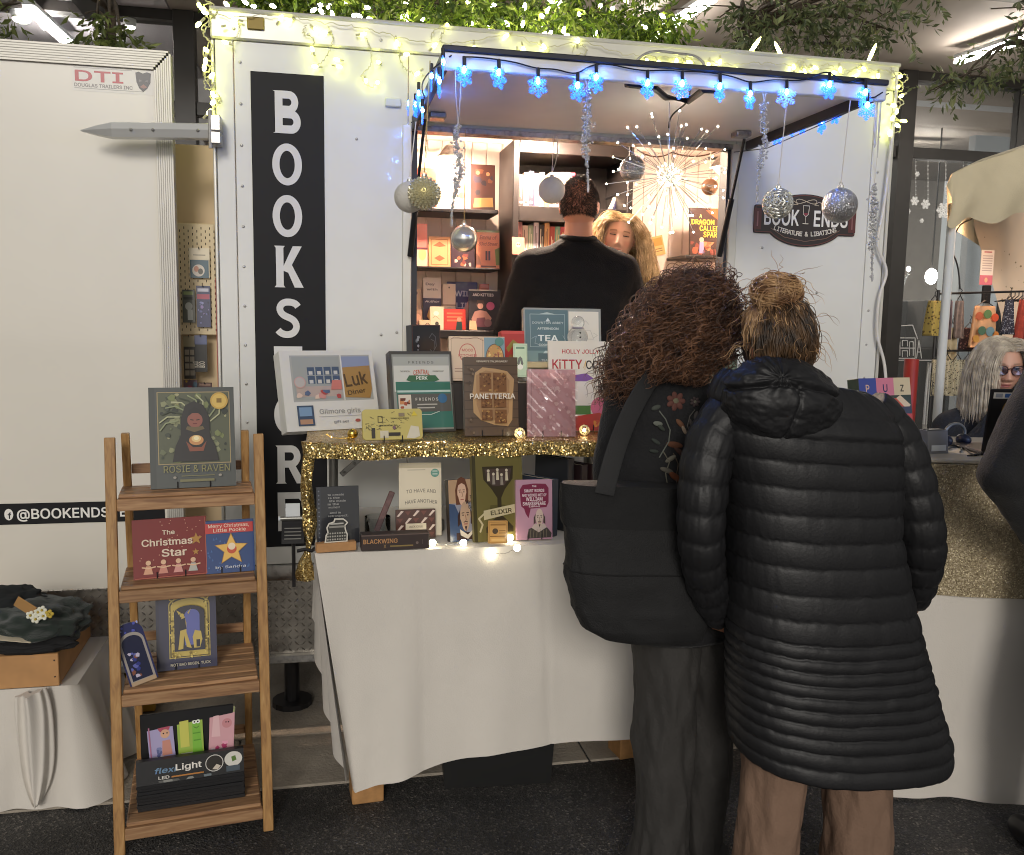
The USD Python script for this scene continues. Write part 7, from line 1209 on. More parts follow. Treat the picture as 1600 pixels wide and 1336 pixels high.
# ---------------------------------------------------------------- dark figure cut by the right edge
ZY = 2.1; base = np.array([at(1745, 900, y=ZY)[0], ZY, 0]); bxx = base[0]
P3 = thing('person', 'person in dark clothes cut off by the right edge of the picture', 'person', base)
E_ = lambda px, py, dy=0: at(px, py, y=ZY + dy)
hc = np.array([bxx, ZY + .02, 1.62]); H3 = trimesh.transformations.translation_matrix(hc) @ rot('z', 200)
J = {'head': (*(hc + [0, 0, -.03]), .055), 'neck': (bxx, ZY, 1.46, .058), 'chest': (bxx, ZY, 1.25, .12), 'hip': (bxx, ZY, .92, .13), 'sl': (*E_(1650, 600), .055), 'sr': (bxx + .17, ZY, 1.38, .055), 'el': (*E_(1572, 742), .04), 'er': (bxx + .26, ZY, 1.1, .04), 'wl': (*E_(1625, 828, .1), .028), 'wr': (bxx + .24, ZY + .1, .85, .028), 'kl': (bxx - .1, ZY, .48, .06), 'kr': (bxx + .1, ZY, .48, .06), 'al': (bxx - .1, ZY, .08, .042), 'ar': (bxx + .1, ZY, .08, .042), 'tl': (bxx - .11, ZY + .14, .04, .03), 'tr': (bxx + .11, ZY + .14, .04, .03)}
for s in 'lr':
    w = np.array(J['w' + s][:3])
    for k in range(5): J[f'f{s}{k}'] = (*(w + [.02, .03, -.024 + .012 * k]), .01); J[f'g{s}{k}'] = (*(w + [.03, .065 - .006 * abs(k - 2), -.03 + .012 * k]), .009)
LK3 = [('head', 'neck'), ('neck', 'chest'), ('chest', 'sl'), ('chest', 'sr'), ('chest', 'hip'), ('sl', 'el'), ('sr', 'er'), ('el', 'wl'), ('er', 'wr'), ('hip', 'kl'), ('hip', 'kr'), ('kl', 'al'), ('kr', 'ar'), ('al', 'tl'), ('ar', 'tr')] + [('w' + s, f'f{s}{k}') for s in 'lr' for k in range(5)] + [(f'f{s}{k}', f'g{s}{k}') for s in 'lr' for k in range(5)]
t, c = person_body(J, LK3, H3, True, 'c08a70'); part(P3, 'body', t.apply_translation(-base), SKIN_M, smooth=True, col=c)
big = lambda k, e: (*J[k][:3], J[k][3] + e)
jk = rumple(bones({'n': big('neck', .03), 'c': big('chest', .05), 'h': (bxx, ZY, .8, .17), 'sl': big('sl', .035), 'sr': big('sr', .035), 'el': big('el', .032), 'er': big('er', .032), 'wl': big('wl', .03), 'wr': big('wr', .03)}, [('n', 'sl', 'c'), ('n', 'sr', 'c'), ('c', 'h'), ('sl', 'el'), ('sr', 'er'), ('el', 'wl'), ('er', 'wr')], .014, 8), .012, 8, 2); part(P3, 'jacket', jk.apply_translation(-base), BTOP, smooth=True)
tr3 = rumple(bones({'h': (bxx, ZY, .88, .15), 'kl': big('kl', .035), 'kr': big('kr', .035), 'al': big('al', .04), 'ar': big('ar', .04)}, [('h', 'kl'), ('h', 'kr'), ('kl', 'al'), ('kr', 'ar')], .02, 6), .01, 7, 3); part(P3, 'trousers', tr3.apply_translation(-base), M('navy_trousers', '181a22', .85), smooth=True)
for s in 'lr': q = np.array(J['a' + s][:3]); part(P3, 'shoe', bones({'a': (q[0], q[1] - .03, .048, .047), 'b': (q[0] - .005, q[1] + .15, .04, .04)}, [('a', 'b')], .02, 3).apply_translation(-base), BLK, smooth=True)
r_, d_ = scalp(2500, H3, lambda d: (d[:, 2] > -.3) & ((d[:, 1] > -.2) | (d[:, 2] > .6)), 9); add_hair(P3, 'hair', grow(r_, d_, 8, .006, (0, 0, -1), .8, 3, jit=.1), .0018, CUR, base)
# ================================================================ string lights and hanging ornaments
FAIRY = Memit('fairy_glow', 'e9f07c', 12); FAIRYT = Memit('fairy_glow_tree', 'fff2c0', 22)
WIRE = M('pale_wire', 'c8c4a0', .5); WIREG = M('green_wire', '3c4a34', .6)
BULB0 = trimesh.creation.icosphere(1, 1.0)
def bulb_mesh(c, r, d=(0, 0, -1)):
    m = BULB0.copy(); m.apply_scale((r, r, r * 1.9)); m.apply_transform(trimesh.geometry.align_vectors([0, 0, -1], d)); m.apply_translation(c); return m
def light_string(name, label, pts, r, mat, wire, loops, seed, wirer=.0016, group=None, cap=True):
    g = np.random.default_rng(seed); base = np.array(pts[0]); t_ = thing(name, label, 'string lights', base, group=group)
    for p in pts:
        d = g.normal(0, 1, 3) * [1, .5, 1] + [0, -.3, -.2]; d /= np.linalg.norm(d)
        part(t_, 'bulb', bulb_mesh(np.array(p) - base, r, d), mat, smooth=True)
        if cap: part(t_, 'bulb_socket', cyl(np.array(p) - base - d * r * 1.7, np.array(p) - base - d * r * 4.2, r * .62, 6), wire)
    for L in loops: part(t_, 'wire', tube(np.array(L) - base, wirer, 5), wire)
    return t_
Yf = WY - .032
rail = [(358, 39), (367, 30), (352, 66), (439, 28), (452, 33), (494, 46), (507, 51), (488, 77), (492, 104), (526, 93), (530, 104), (568, 53), (591, 97), (572, 126), (590, 129), (620, 67), (635, 85), (652, 115), (679, 71), (699, 39), (741, 76), (791, 56), (809, 85), (818, 77), (843, 85), (850, 73), (903, 64), (1011, 95), (1030, 98), (1057, 96), (1077, 97), (1107, 102), (1125, 97), (1149, 110), (1240, 105), (1257, 112), (1274, 106), (1301, 115), (1313, 109), (1338, 118), (1350, 108), (1372, 118)]
def fly(pxs, seed, y=Yf, wob=.006):
    P = spline(np.array([at(a, b, y=y) for a, b in pxs]), 14 * len(pxs)); P = P + np.random.default_rng(seed).normal(0, 1, P.shape) * [.002, .001, .002]; w = np.sin(np.arange(len(P)) * .9) * wob * .5; P[:, 2] += w; P[:, 1] = np.minimum(P[:, 1], y + .012); return P
loops = [fly([(340, 22), (367, 28), (400, 24), (440, 24), (500, 34), (568, 44), (640, 62), (690, 66), (760, 60), (800, 54), (850, 72), (905, 66), (960, 80), (1010, 88), (1080, 92), (1140, 100), (1200, 98), (1250, 104), (1310, 108), (1370, 110), (1396, 112)], 1),
         fly([(367, 26), (374, 45), (366, 60), (353, 66), (350, 62)], 2), fly([(478, 40), (476, 52), (489, 60), (488, 77), (487, 84)], 3), fly([(512, 42), (520, 60), (512, 85), (494, 102), (486, 100)], 4), fly([(568, 52), (580, 80), (574, 108), (566, 118), (572, 132), (590, 128)], 5), fly([(628, 68), (626, 95), (640, 112), (654, 115), (662, 118)], 6), fly([(818, 77), (828, 88), (850, 90), (858, 78), (846, 74)], 7), fly([(675, 60), (684, 44), (697, 38), (690, 55), (700, 70)], 8), fly([(895, 80), (910, 70), (916, 76), (900, 84)], 9), fly([(1050, 90), (1060, 102), (1074, 90), (1090, 104), (1110, 96)], 10), fly([(1240, 108), (1252, 96), (1270, 112), (1290, 100), (1316, 116), (1340, 104), (1360, 114)], 11), fly([(1262, 92), (1248, 102), (1268, 116)], 13)]
light_string('fairy_light_string', 'yellow fairy lights strung along the top rail of the trailer', [at(a, b, y=Yf) for a, b in rail], .0068, FAIRY, WIRE, loops, 1)
up = [(1179, 72), (1217, 79), (1362, 84)]
t_ = thing('clip_light', None, None, (0, 0, 0)) if 0 else None
for k, (a, b) in enumerate(up):
    q = at(a, b, y=Yf + .02); c_ = thing('clip_on_bulb', ('left', 'middle', 'right')[k] + 'most of the three pointed bulbs sticking up from the trailer roof', 'light', q); d = np.array([(.5, -.2, .8), (-.6, -.2, .7), (.3, -.2, .9)][k]); d /= np.linalg.norm(d)
    part(c_, 'bulb', cat(loft([np.array(d * t0 * .05) + r0 * np.stack([np.cos(np.arange(8) * .785), 0 * np.arange(8), np.sin(np.arange(8) * .785)], 1) for t0, r0 in ((-.6, .007), (0, .009), (.5, .007), (.8, .002))])), FAIRY, smooth=True); part(c_, 'cable', tube([-d * .03, -d * .06 + [0, 0, -.01], -d * .05 + [0, .0, -.07]], .002, 5), WIRE)
lc = [(311, 8), (317, 14), (321, 20), (310, 38), (322, 78), (321, 96), (319, 106), (331, 118), (333, 148), (333, 160), (327, 175)]
light_string('fairy_light_string', 'yellow fairy lights hanging down the left corner of the trailer', [at(a, b, y=Yf + .01) for a, b in lc], .0075, FAIRY, WIRE, [fly([(330, 5), (318, 20), (328, 35), (318, 55), (332, 70), (322, 95), (333, 112), (318, 128), (326, 140), (334, 130), (330, 150), (334, 165), (324, 178)], 21, Yf + .01), fly([(322, 0), (332, 28), (316, 48), (326, 66), (318, 86), (332, 100), (320, 118), (332, 138), (330, 172)], 22, Yf + .015)], 2, .0022)
rc = [(1405, 120), (1403, 136), (1408, 150), (1396, 165), (1401, 174), (1395, 184), (1412, 189), (1402, 196), (1390, 208)]
light_string('fairy_light_string', 'yellow fairy lights bunched at the right corner of the trailer', [at(a, b, y=Yf) for a, b in rc], .0075, FAIRY, WIRE, [fly([(1392, 105), (1402, 120), (1410, 140), (1396, 150), (1408, 165), (1394, 178), (1404, 195), (1390, 210)], 23, Yf), fly([(1390, 112), (1412, 130), (1400, 146), (1412, 160), (1398, 172), (1410, 190)], 24, Yf)], 3, .0022)
# ---------------- blue snowflakes
ICE = usdkit.material(stage, '/World/Looks/blue_ice', {'p': ('principled_bsdf', {'base_color': lin('5a8ae0'), 'roughness': .25, 'transmission_weight': .3, 'emission_color': lin('2c6cff'), 'emission_strength': 1.2})}, [], surface='p.BSDF')
LEDB = Memit('blue_led', '4a88ff', 190)
def flake_poly(r, w):
    arms = []
    for k in range(6):
        a = k * math.pi / 3; d = np.array([math.cos(a), math.sin(a)]); arms.append(LineString([(0, 0), d * r]).buffer(w))
        for q, l in ((.32, .3), (.55, .34), (.8, .2)):
            for s in (-1, 1): b = a + s * math.pi / 3.4; arms.append(LineString([d * r * q, d * r * q + l * r * np.array([math.cos(b), math.sin(b)])]).buffer(w * .8))
    return unary_union(arms)
FLK = ext(flake_poly(.030, .0016), .003, .0015)
front = [(725, 118), (779, 122), (840, 135), (902, 142), (931, 129), (1011, 138), (1065, 139), (1124, 143), (1171, 155), (1228, 152), (1295, 140), (1351, 152), (1354, 172)]
left_ = [(692, 106), (686, 135), (674, 127), (654, 153), (649, 170), (637, 168), (630, 198), (660, 180)]
right_ = [(1284, 196), (1306, 180), (1254, 197), (1237, 201), (1215, 214), (1167, 233)]
b0 = np.array([HA, HY, 2.28]); sf = thing('snowflake_light_string', 'glowing blue snowflake lights strung round the edge of the open hatch', 'string lights', b0); g = np.random.default_rng(4)
def flake(q, rz, s=1.0):
    m = FLK.copy(); m.apply_scale(s); m.apply_transform(rot('y', g.uniform(0, 60))); m.apply_transform(rot('z', rz)); m.apply_translation(q - b0); p = part(sf, 'snowflake', m, ICE)
    part(sf, 'led', ball(q - b0 + [0, -.004, .014], (.0055, .0055, .009), 1), LEDB, smooth=True); part(sf, 'led_holder', cyl(q - b0 + [0, -.003, .024], q - b0 + [0, -.0, .05], .0055, 7), BLK)
fp = [at(a, b, y=HY - .012) for a, b in front]; lp = [at(a, b, x=HA - .012) for a, b in left_]; rp = [at(a, b, x=HB + .012) for a, b in right_]
for q in fp: flake(q, g.uniform(-35, 35))
for q in lp: flake(q, 80 + g.uniform(-25, 25))
for q in rp: flake(q, -75 + g.uniform(-25, 25))
hz_ = 2.30
W1 = [[HA - .008, 3.42, hz_], [HA - .008, 3.0, hz_], [HA - .008, 2.62, hz_]]; W2 = []
for a, b in zip(fp, fp[1:]): W2 += [np.array([a[0], HY - .008, a[2] + .05]), np.array([(a[0] + b[0]) / 2, HY - .008, min(2.322, (a[2] + b[2]) / 2 + .052)])]
part(sf, 'wire', tube(spline(np.array(W1[:3] + [[HA + .02, HY - .008, 2.31]]), 20) - b0, .0022, 5), BLK); part(sf, 'wire', tube(spline(np.array(W2 + [[HB - .02, HY - .008, 2.30]]), 120) - b0, .0022, 5), BLK); part(sf, 'wire', tube(np.array([[HB + .006, HY, 2.30], [HB + .006, 2.9, 2.285], [HB + .006, 3.35, 2.27], [OX1 - .03, 3.46, 2.27]]) - b0, .0018, 5), BLK)
# ---------------- baubles and icicles
SILV = M('silver_glass', 'dcdcd6', .18, metal=.75, var=.04); FROST = M('frosted_white', 'd8d4cc', .5, var=.05, bump=.5, bscale=500); CHAMP = M('champagne_mirror', 'dcd6b8', .2, metal=.6, var=.05)
GLIT = usdkit.material(stage, '/World/Looks/silver_glitter', {'t': ('texture_coordinate', {}), 'v': ('voronoi_texture', {'scale': 420.0}), 's': ('vector_math', {'math_type': 'subtract', 'vector2': (.5, .5, .5)}), 'k': ('vector_math', {'math_type': 'scale', 'scale': 1.1}), 'g': ('geometry', {}), 'a': ('vector_math', {'math_type': 'add'}), 'n': ('vector_math', {'math_type': 'normalize'}), 'p': ('principled_bsdf', {'metallic': .8, 'roughness': .3, 'base_color': lin('b9b9bc')})},
    [('t.object', 'v.vector'), ('v.color', 's.vector1'), ('s.vector', 'k.vector1'), ('g.normal', 'a.vector1'), ('k.vector', 'a.vector2'), ('a.vector', 'n.vector1'), ('n.vector', 'p.normal')], surface='p.BSDF')
RIB = M('ribbon_white', 'cfc8ba', .5); RIBG = M('ribbon_gold', '9a8650', .4, metal=.5)
def bauble(px, py, rpx, y, top, mat, label, shape=None, rib=RIB, strands=1, extra=None):
    q = at(px, py, y=y); r = span(q, rpx); t_ = thing('bauble', label, 'ornament', q)
    part(t_, 'shell', shape(r) if shape else ball((0, 0, 0), r, 4), mat, smooth=(shape is None)); part(t_, 'cap', lathe([(.001, r * 1.16), (r * .16, r * 1.14), (r * .18, r * .98), (.001, r * .96)], 12), SILV); part(t_, 'loop', tube([(r * .1 * math.cos(u), 0, r * 1.22 + r * .1 * math.sin(u)) for u in np.linspace(0, 6.28, 10)], .0012, 5), SILV)
    for k in range(strands):
        e = at(*top, y=y) - q + [.012 * k, 0, 0]; part(t_, 'ribbon', tube(sag((0, 0, r * 1.25), e, 0, 8) + np.outer(np.sin(np.linspace(0, 3.14, 8)), [.012 * k, 0, 0]), .0016, 5), rib)
    return t_
def diamond(r):
    m = trimesh.creation.uv_sphere(r, count=[13, 22]); V, F = [], []
    m = trimesh.creation.icosphere(2, r * .88); T = m.triangles; c = m.triangles_center; c = c / np.linalg.norm(c, axis=1, keepdims=True) * r * 1.04
    for tri, q in zip(T, c): i = len(V); V += [*tri, q]; F += [(i, i + 1, i + 3), (i + 1, i + 2, i + 3), (i + 2, i, i + 3)]
    return trimesh.Trimesh(np.array(V), np.array(F), process=False)
def honey(r):
    m = trimesh.creation.icosphere(2, r); E = m.edges_unique; return cat(*[cyl(m.vertices[a], m.vertices[b], r * .052, 5) for a, b in E[:: 1]])
bauble(640, 308, 24, 2.66, (650, 190), FROST, 'frosted white bauble half hidden behind the faceted one', strands=1)
bauble(663, 302, 26, 2.59, (672, 95), CHAMP, 'faceted silver gold bauble hanging at the left edge of the hatch', diamond, RIBG)
bauble(725, 373, 21, 3.44, (727, 203), SILV, 'pale green silver satin bauble hanging in front of the middle ledge', rib=RIBG)
bauble(862, 297, 21, 3.44, (865, 212), FROST, 'white sugared bauble hanging in front of the black bookcase', strands=2)
bauble(988, 264, 20, 3.44, (989, 219), GLIT, 'silver bauble with glitter band hanging beside the wire starburst')
bauble(1109, 292, 13, 3.9, (1111, 236), M('copper_glass', 'a8846c', .25, metal=.7), 'small copper bauble hanging right of the starburst')
bauble(1215, 318, 23, 2.585, (1232, 128), SILV, 'openwork wire bauble in front of the oval sign', honey)
bauble(1312, 321, 27, 2.585, (1331, 135), GLIT, 'large grey glitter bauble over the right half of the oval sign')
ICY = M('clear_bead', 'e2e4e8', .15, trans=.55, var=0, ior=1.4)
BEAD = trimesh.creation.icosphere(0, 1.0)
def icicle(path, y, top, label, seed, rw=.013):
    P = spline(np.array([at(a, b, y=y) for a, b in path]), 60); g = np.random.default_rng(seed); b = P[0].copy(); t_ = thing('beaded_icicle', label, 'ornament', b); ms = []
    for k, p in enumerate(P):
        w = rw * math.sin(math.pi * min(1, .12 + (k / 59) * .95)) ** .7 * (1 if k < 42 else .45)
        for j in range(5 if k < 44 else 2): m = BEAD.copy(); m.apply_scale(g.uniform(.0024, .0048)); m.apply_translation(p - b + g.normal(0, 1, 3) * [w * .55, w * .5, .004]); ms.append(m)
    part(t_, 'bead_cluster', cat(ms), ICY, kind='stuff'); part(t_, 'core_wire', tube(P - b, .0012, 5), SILV); part(t_, 'drop', ball(P[-1] - b + [0, 0, -.006], (.004, .004, .011), 1), ICY, smooth=True)
    for s in (-1, 1): e = at(top[0] + s * 5, top[1], y=y) - b; part(t_, 'thread', tube([np.zeros(3), e * .5 + [s * .003, 0, 0], e], .0009, 4), RIB)
icicle([(716, 196), (714, 230), (718, 262), (712, 300), (706, 345)], 2.585, (716, 84), 'beaded icicle hanging in front of the left ledges', 1)
icicle([(917, 138), (918, 175), (916, 215), (917, 250), (919, 292)], 2.585, (920, 98), 'long beaded icicle hanging above the man in the hatch', 2)
icicle([(1194, 160), (1192, 185), (1194, 215), (1190, 250), (1184, 308)], 2.585, (1195, 118), 'beaded icicle hanging left of the oval sign', 3)
icicle([(1366, 292), (1365, 330), (1364, 370), (1363, 400), (1363, 432)], 2.585, (1372, 136), 'beaded icicle hanging near the right edge of the trailer', 4)
q = at(1371, 200, y=2.6); t_ = thing('glass_drop', 'slim clear glass drop hanging near the right end of the hatch', 'ornament', q)
for s in (-1, 1): part(t_, 'drop', loft([np.array([s * .006 + r0 * math.cos(u), r0 * math.sin(u), z]) for z, r0 in () for u in ()] or [[(s * .006 + r0 * math.cos(u), r0 * math.sin(u), z) for u in np.arange(8) * .785] for z, r0 in ((.1, .0015), (.03, .003), (-.05, .004 - .001 * s), (-.075 - .015 * s, .001))]), ICY, smooth=True)
part(t_, 'thread', tube([(0, 0, .1), at(1372, 138, y=2.6) - q], .0009, 4), RIB)
# wire starburst
SPK = Memit('spark_glow', 'fff4d0', 20); q = at(1045, 275, y=2.92); sb_ = thing('starburst_light', 'glowing wire starburst lantern hanging under the hatch', 'light', q); g = np.random.default_rng(10)
part(sb_, 'hub', ball((0, 0, 0), .014, 2), SILV, smooth=True); part(sb_, 'hanging_wire', tube([(0, 0, .01), at(1046, 160, y=2.92) - q], .0015, 5), SILV)
n = 64
for k in range(n):
    z = 1 - 2 * (k + .5) / n; a = k * 2.39996 + .4; d = np.array([math.sqrt(1 - z * z) * math.cos(a), math.sqrt(1 - z * z) * math.sin(a), z]); L = span(q, 96) * g.uniform(.78, 1.08); part(sb_, 'ray', cyl(d * .01, d * L, .0011, 5), SILV)
    part(sb_, 'tip_bulb', ball(d * L, .0035, 1), SPK, smooth=True)
    if k % 2 == 0: part(sb_, 'inner_bulb', ball(d * (.028 + .02 * g.random()), .003, 1), SPK, smooth=True)
solo('black_cable', tube(spline(np.array([at(1092, 112, y=2.6), at(1078, 140, y=2.75), at(1068, 165, y=2.85), at(1048, 184, y=2.92), at(1045, 200, y=2.92)]), 24), .003, 6), BLK, 'black cable looping from the hatch edge to the starburst lantern', 'cord')
solo('white_cable', tube(spline(np.array([at(a, b, y=WY - .03) for a, b in ((1401, 118), (1399, 160), (1392, 230), (1384, 300), (1376, 350), (1372, 385), (1379, 405), (1385, 425), (1378, 450), (1371, 490), (1372, 530), (1380, 560), (1384, 600), (1380, 660))]), 90), .0065, 8), M('white_pvc', 'd8d4cc', .4), 'white extension cable running down the right corner of the trailer', 'cable', smooth=True)
solo('plug_box', cat(cbx(-.03, .03, -.012, .0, -.016, .016, .004)), WHT, 'small white plug box on the trailer wall left of the hatch', 'plug', at(614, 161, y=WY - .003), rz=0)
# ---------------- small round bulbs on the display table and wicker balls on the shelf
ORB = Memit('orb_glow', 'fff0cc', 9)
ob = [at(676, 848, z=TZ + .015), at(724, 848, z=TZ + .015), at(797, 840, z=TZ + .015), at(808, 856, z=TZ + .012), at(768, 866, y=TY - .02)]
t_ = thing('globe_light_string', 'small white globe lights lying among the books on the white table', 'string lights', ob[0])
for p in ob: part(t_, 'bulb', ball(p - ob[0], .0115, 2), ORB, smooth=True)
for a, b in zip(ob, ob[1:]): part(t_, 'wire', tube(sag(a - ob[0], b - ob[0], .006, 12, .002, 3), .001, 5), SILV)
for k, (px, py) in enumerate(((812, 677), (913, 672))):
    q = at(px, py, z=SZ + .02); t_ = thing('wicker_ball_light', ('left', 'right')[k] + ' glowing wicker ball light beside the pink wrapped notebook', 'light', q); g = np.random.default_rng(k)
    part(t_, 'bulb', ball((0, 0, 0), .007, 2), ORB, smooth=True)
    for j in range(9):
        ax = g.normal(size=3); ax /= np.linalg.norm(ax); e1 = np.cross(ax, [.2, .5, .8]); e1 /= np.linalg.norm(e1); e2 = np.cross(ax, e1); part(t_, 'wicker_band', tube([.018 * (e1 * math.cos(u) + e2 * math.sin(u)) for u in np.linspace(0, 6.28, 20)], .0012, 4), M('pale_wicker', 'd8c9a0', .6))

# ================================================================ trees with leaves hanging over the roof
LEAF = usdkit.material(stage, '/World/Looks/leaf', {'a': ('attribute', {'attribute': 'displayColor'}), 'd': ('principled_bsdf', {'roughness': .45}), 't': ('translucent_bsdf', {}), 'm': ('mix_closure', {'fac': .35})}, [('a.color', 'd.base_color'), ('a.color', 't.color'), ('d.BSDF', 'm.closure1'), ('t.BSDF', 'm.closure2')], surface='m.closure')
BARK = M('bark', '4a4034', .9, var=.25, scale=20, bump=.8, bscale=60)
def leaves(cl, n, size, cols, seed, droop=.5):
    """Leaf blades with a folded midrib, scattered on twigs through the clumps cl [(centre, radii)]."""
    g = np.random.default_rng(seed); V, F, C = [], [], []; per = n // len(cl)
    for c, r in cl:
        nt = max(3, per // 9)
        for t in range(nt):
            s = g.normal(0, .5, 3) * r + c; d = g.normal(0, 1, 3) * [1, 1, .5] + [0, 0, -droop]; d /= np.linalg.norm(d); tone = g.uniform(.55, 1.35); L = g.uniform(.12, .22)
            for k in range(9):
                p = s + d * L * k / 9; o = g.normal(0, 1, 3); o -= d * (o @ d); o /= np.linalg.norm(o); f = d * .6 + o * .8 + [0, 0, -.25]; f /= np.linalg.norm(f); w = np.cross(f, g.normal(0, 1, 3)); w /= np.linalg.norm(w); u = np.cross(f, w); a = size * g.uniform(.6, 1.25); b = a * .17; i = len(V)
                V += [p, p + f * a * .5 + w * b + u * b * .35, p + f * a, p + f * a * .5 - w * b + u * b * .35, p + f * a * .5]; F += [(i, i + 1, i + 4), (i + 1, i + 2, i + 4), (i + 2, i + 3, i + 4), (i + 3, i, i + 4)]; C += [np.array(lin(cols[g.integers(len(cols))])) * tone * g.uniform(.85, 1.15)] * 5
    return trimesh.Trimesh(np.array(V), np.array(F), process=False), np.clip(np.array(C), 0, 1)
def tree(label, foot, hub, clumps, n, size, cols, seed, tr=.07):
    foot, hub = np.array(foot), np.array(hub); T_ = thing('tree', label, 'tree', foot); g = np.random.default_rng(seed)
    part(T_, 'trunk', tube(spline(np.array([foot - foot, (hub - foot) * .5 + [.05, .03, 0], hub - foot]), 14), np.linspace(tr, tr * .55, 14), 10), BARK, smooth=True)
    for c, r in clumps:
        m_ = (hub + c) / 2 + [0, 0, .1]; part(T_, 'branch', tube(spline(np.array([hub, m_, c]), 12) - foot, np.linspace(tr * .35, .004, 12), 6), BARK, smooth=True)
        for j in range(4): e = c + g.normal(0, .6, 3) * r; part(T_, 'twig', tube([c * .7 + m_ * .3 - foot, (c + e) / 2 - foot + [0, 0, .02], e - foot], .0035, 4), BARK)
    m, c = leaves(clumps, n, size, cols, seed); m.apply_translation(-foot); part(T_, 'crown', m, LEAF, col=c)
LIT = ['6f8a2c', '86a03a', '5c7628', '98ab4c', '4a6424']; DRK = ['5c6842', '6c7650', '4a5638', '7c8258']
cl = lambda px, py, y, rx, rz, ry=.25: (at(px, py, y=y), np.array([rx, ry, rz]))
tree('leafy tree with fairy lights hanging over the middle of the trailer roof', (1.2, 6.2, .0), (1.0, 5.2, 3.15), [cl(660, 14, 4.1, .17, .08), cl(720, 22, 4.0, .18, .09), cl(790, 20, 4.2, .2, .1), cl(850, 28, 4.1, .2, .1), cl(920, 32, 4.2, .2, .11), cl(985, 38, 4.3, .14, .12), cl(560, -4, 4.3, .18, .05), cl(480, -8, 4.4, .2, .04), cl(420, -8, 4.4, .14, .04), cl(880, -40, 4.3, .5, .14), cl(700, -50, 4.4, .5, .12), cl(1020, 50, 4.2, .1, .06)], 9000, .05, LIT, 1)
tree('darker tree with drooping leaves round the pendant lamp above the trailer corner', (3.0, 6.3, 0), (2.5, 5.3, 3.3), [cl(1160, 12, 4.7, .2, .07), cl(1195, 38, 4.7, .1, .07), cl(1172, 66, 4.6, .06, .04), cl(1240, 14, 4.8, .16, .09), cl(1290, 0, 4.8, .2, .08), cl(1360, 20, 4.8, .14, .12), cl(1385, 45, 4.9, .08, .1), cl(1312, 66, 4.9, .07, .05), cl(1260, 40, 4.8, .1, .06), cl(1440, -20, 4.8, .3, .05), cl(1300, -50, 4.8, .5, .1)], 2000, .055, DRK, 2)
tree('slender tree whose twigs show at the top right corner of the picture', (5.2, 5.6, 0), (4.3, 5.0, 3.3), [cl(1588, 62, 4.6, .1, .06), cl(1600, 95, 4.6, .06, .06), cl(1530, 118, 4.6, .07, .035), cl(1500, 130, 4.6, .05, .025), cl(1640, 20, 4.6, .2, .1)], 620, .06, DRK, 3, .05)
tree('young tree with a leafy twig showing above the white trailer door', (-1.6, 6.2, 0), (-1.1, 5.4, 3.2), [cl(172, 50, 4.6, .09, .08), cl(150, 30, 4.6, .07, .04), cl(190, 66, 4.6, .07, .04), cl(2, 16, 4.6, .04, .06)], 380, .06, ['6a7838', '7a8446', '505c30'], 4, .05)
tb_ = [(396, 10), (426, 9), (354, 7), (383, 3), (500, 8), (490, 16), (514, 10), (502, 18), (519, 22), (541, 3), (573, 12), (553, 24), (561, 25), (578, 30), (635, 4), (629, 28), (636, 28), (732, 2), (728, 14), (737, 37), (792, 37), (817, 37), (856, 16), (847, 25), (875, 7), (868, 3), (860, 1), (846, 46), (850, 54), (860, 52), (881, 47), (886, 55), (930, 52), (938, 9), (957, 13), (1007, 41), (978, 1), (1035, 25), (685, 36), (700, 6), (770, 8), (905, 22), (820, 10), (660, 30), (760, 44)]
g = np.random.default_rng(77); light_string('fairy_light_string', 'warm white fairy lights threaded through the leaves above the trailer roof', [at(a, b, y=3.86 + .3 * g.random()) for a, b in tb_], .0085, FAIRYT, WIREG, [sag(at(a, -4, y=4.0), at(a + 60, b, y=3.9), .05, 14, .01, a) for a, b in ((380, 12), (480, 22), (560, 26), (640, 26), (730, 36), (800, 40), (860, 50), (930, 40), (990, 30))], 5, .002)
# ================================================================ neighbouring stall at the right
A0 = at(1438, 1247, z=.012); A1 = at(1592, 1256, z=.012); dv = A1 - A0; dv /= np.linalg.norm(dv); nv_ = np.array([-dv[1], dv[0], 0]); rzb = math.degrees(math.atan2(dv[1], dv[0]))
# height of the counter from the drape's upper edge
v_ = (np.array([1500 - 800, 726 - 668, FPX]) @ CB); t0 = ((A0 - CC) @ nv_) / (v_ @ nv_); BT = float((CC + v_ * t0)[2])
B0 = A0 - dv * .16; BL, BD = 1.5, .62
def bp_(u, w, z): return B0 + dv * u + nv_ * w + np.array([0, 0, z - B0[2]])
st_ = thing('stall_table', 'tall stall table under a white cloth and glittering drape at the right', 'table', bp_(0, 0, 0), rzb)
part(st_, 'tabletop', cbx(.02, BL, .02, BD, BT - .04, BT - .006), GREY)
for u in (.06, BL - .06):
    for w in (.06, BD - .06): part(st_, 'leg', cyl((u, w, 0), (u, w, BT - .04), .015, 8), GREY)
def sheet(P, nx, nz, amp, fr, seed):
    """A hanging cloth: P(u, t) -> point; waves outward along -nv_."""
    V = []
    for j in range(nz):
        for i in range(nx): u, t = i / (nx - 1), j / (nz - 1); V.append(P(u, t) - nv_ * amp * t * (math.sin(u * fr + seed) + .5 * math.sin(u * fr * 2.1 + 2 * seed + t)))
    return trimesh.Trimesh(*meshkit.arrays((np.array(V), np.array([(j * nx + i, j * nx + i + 1, (j + 1) * nx + i + 1, (j + 1) * nx + i) for j in range(nz - 1) for i in range(nx - 1)])))[:2], process=False)
flat_ = lambda z, o: trimesh.Trimesh([bp_(-o, -o, z), bp_(BL, -o, z), bp_(BL, BD, z), bp_(-o, BD, z)], [(0, 1, 2), (0, 2, 3)])
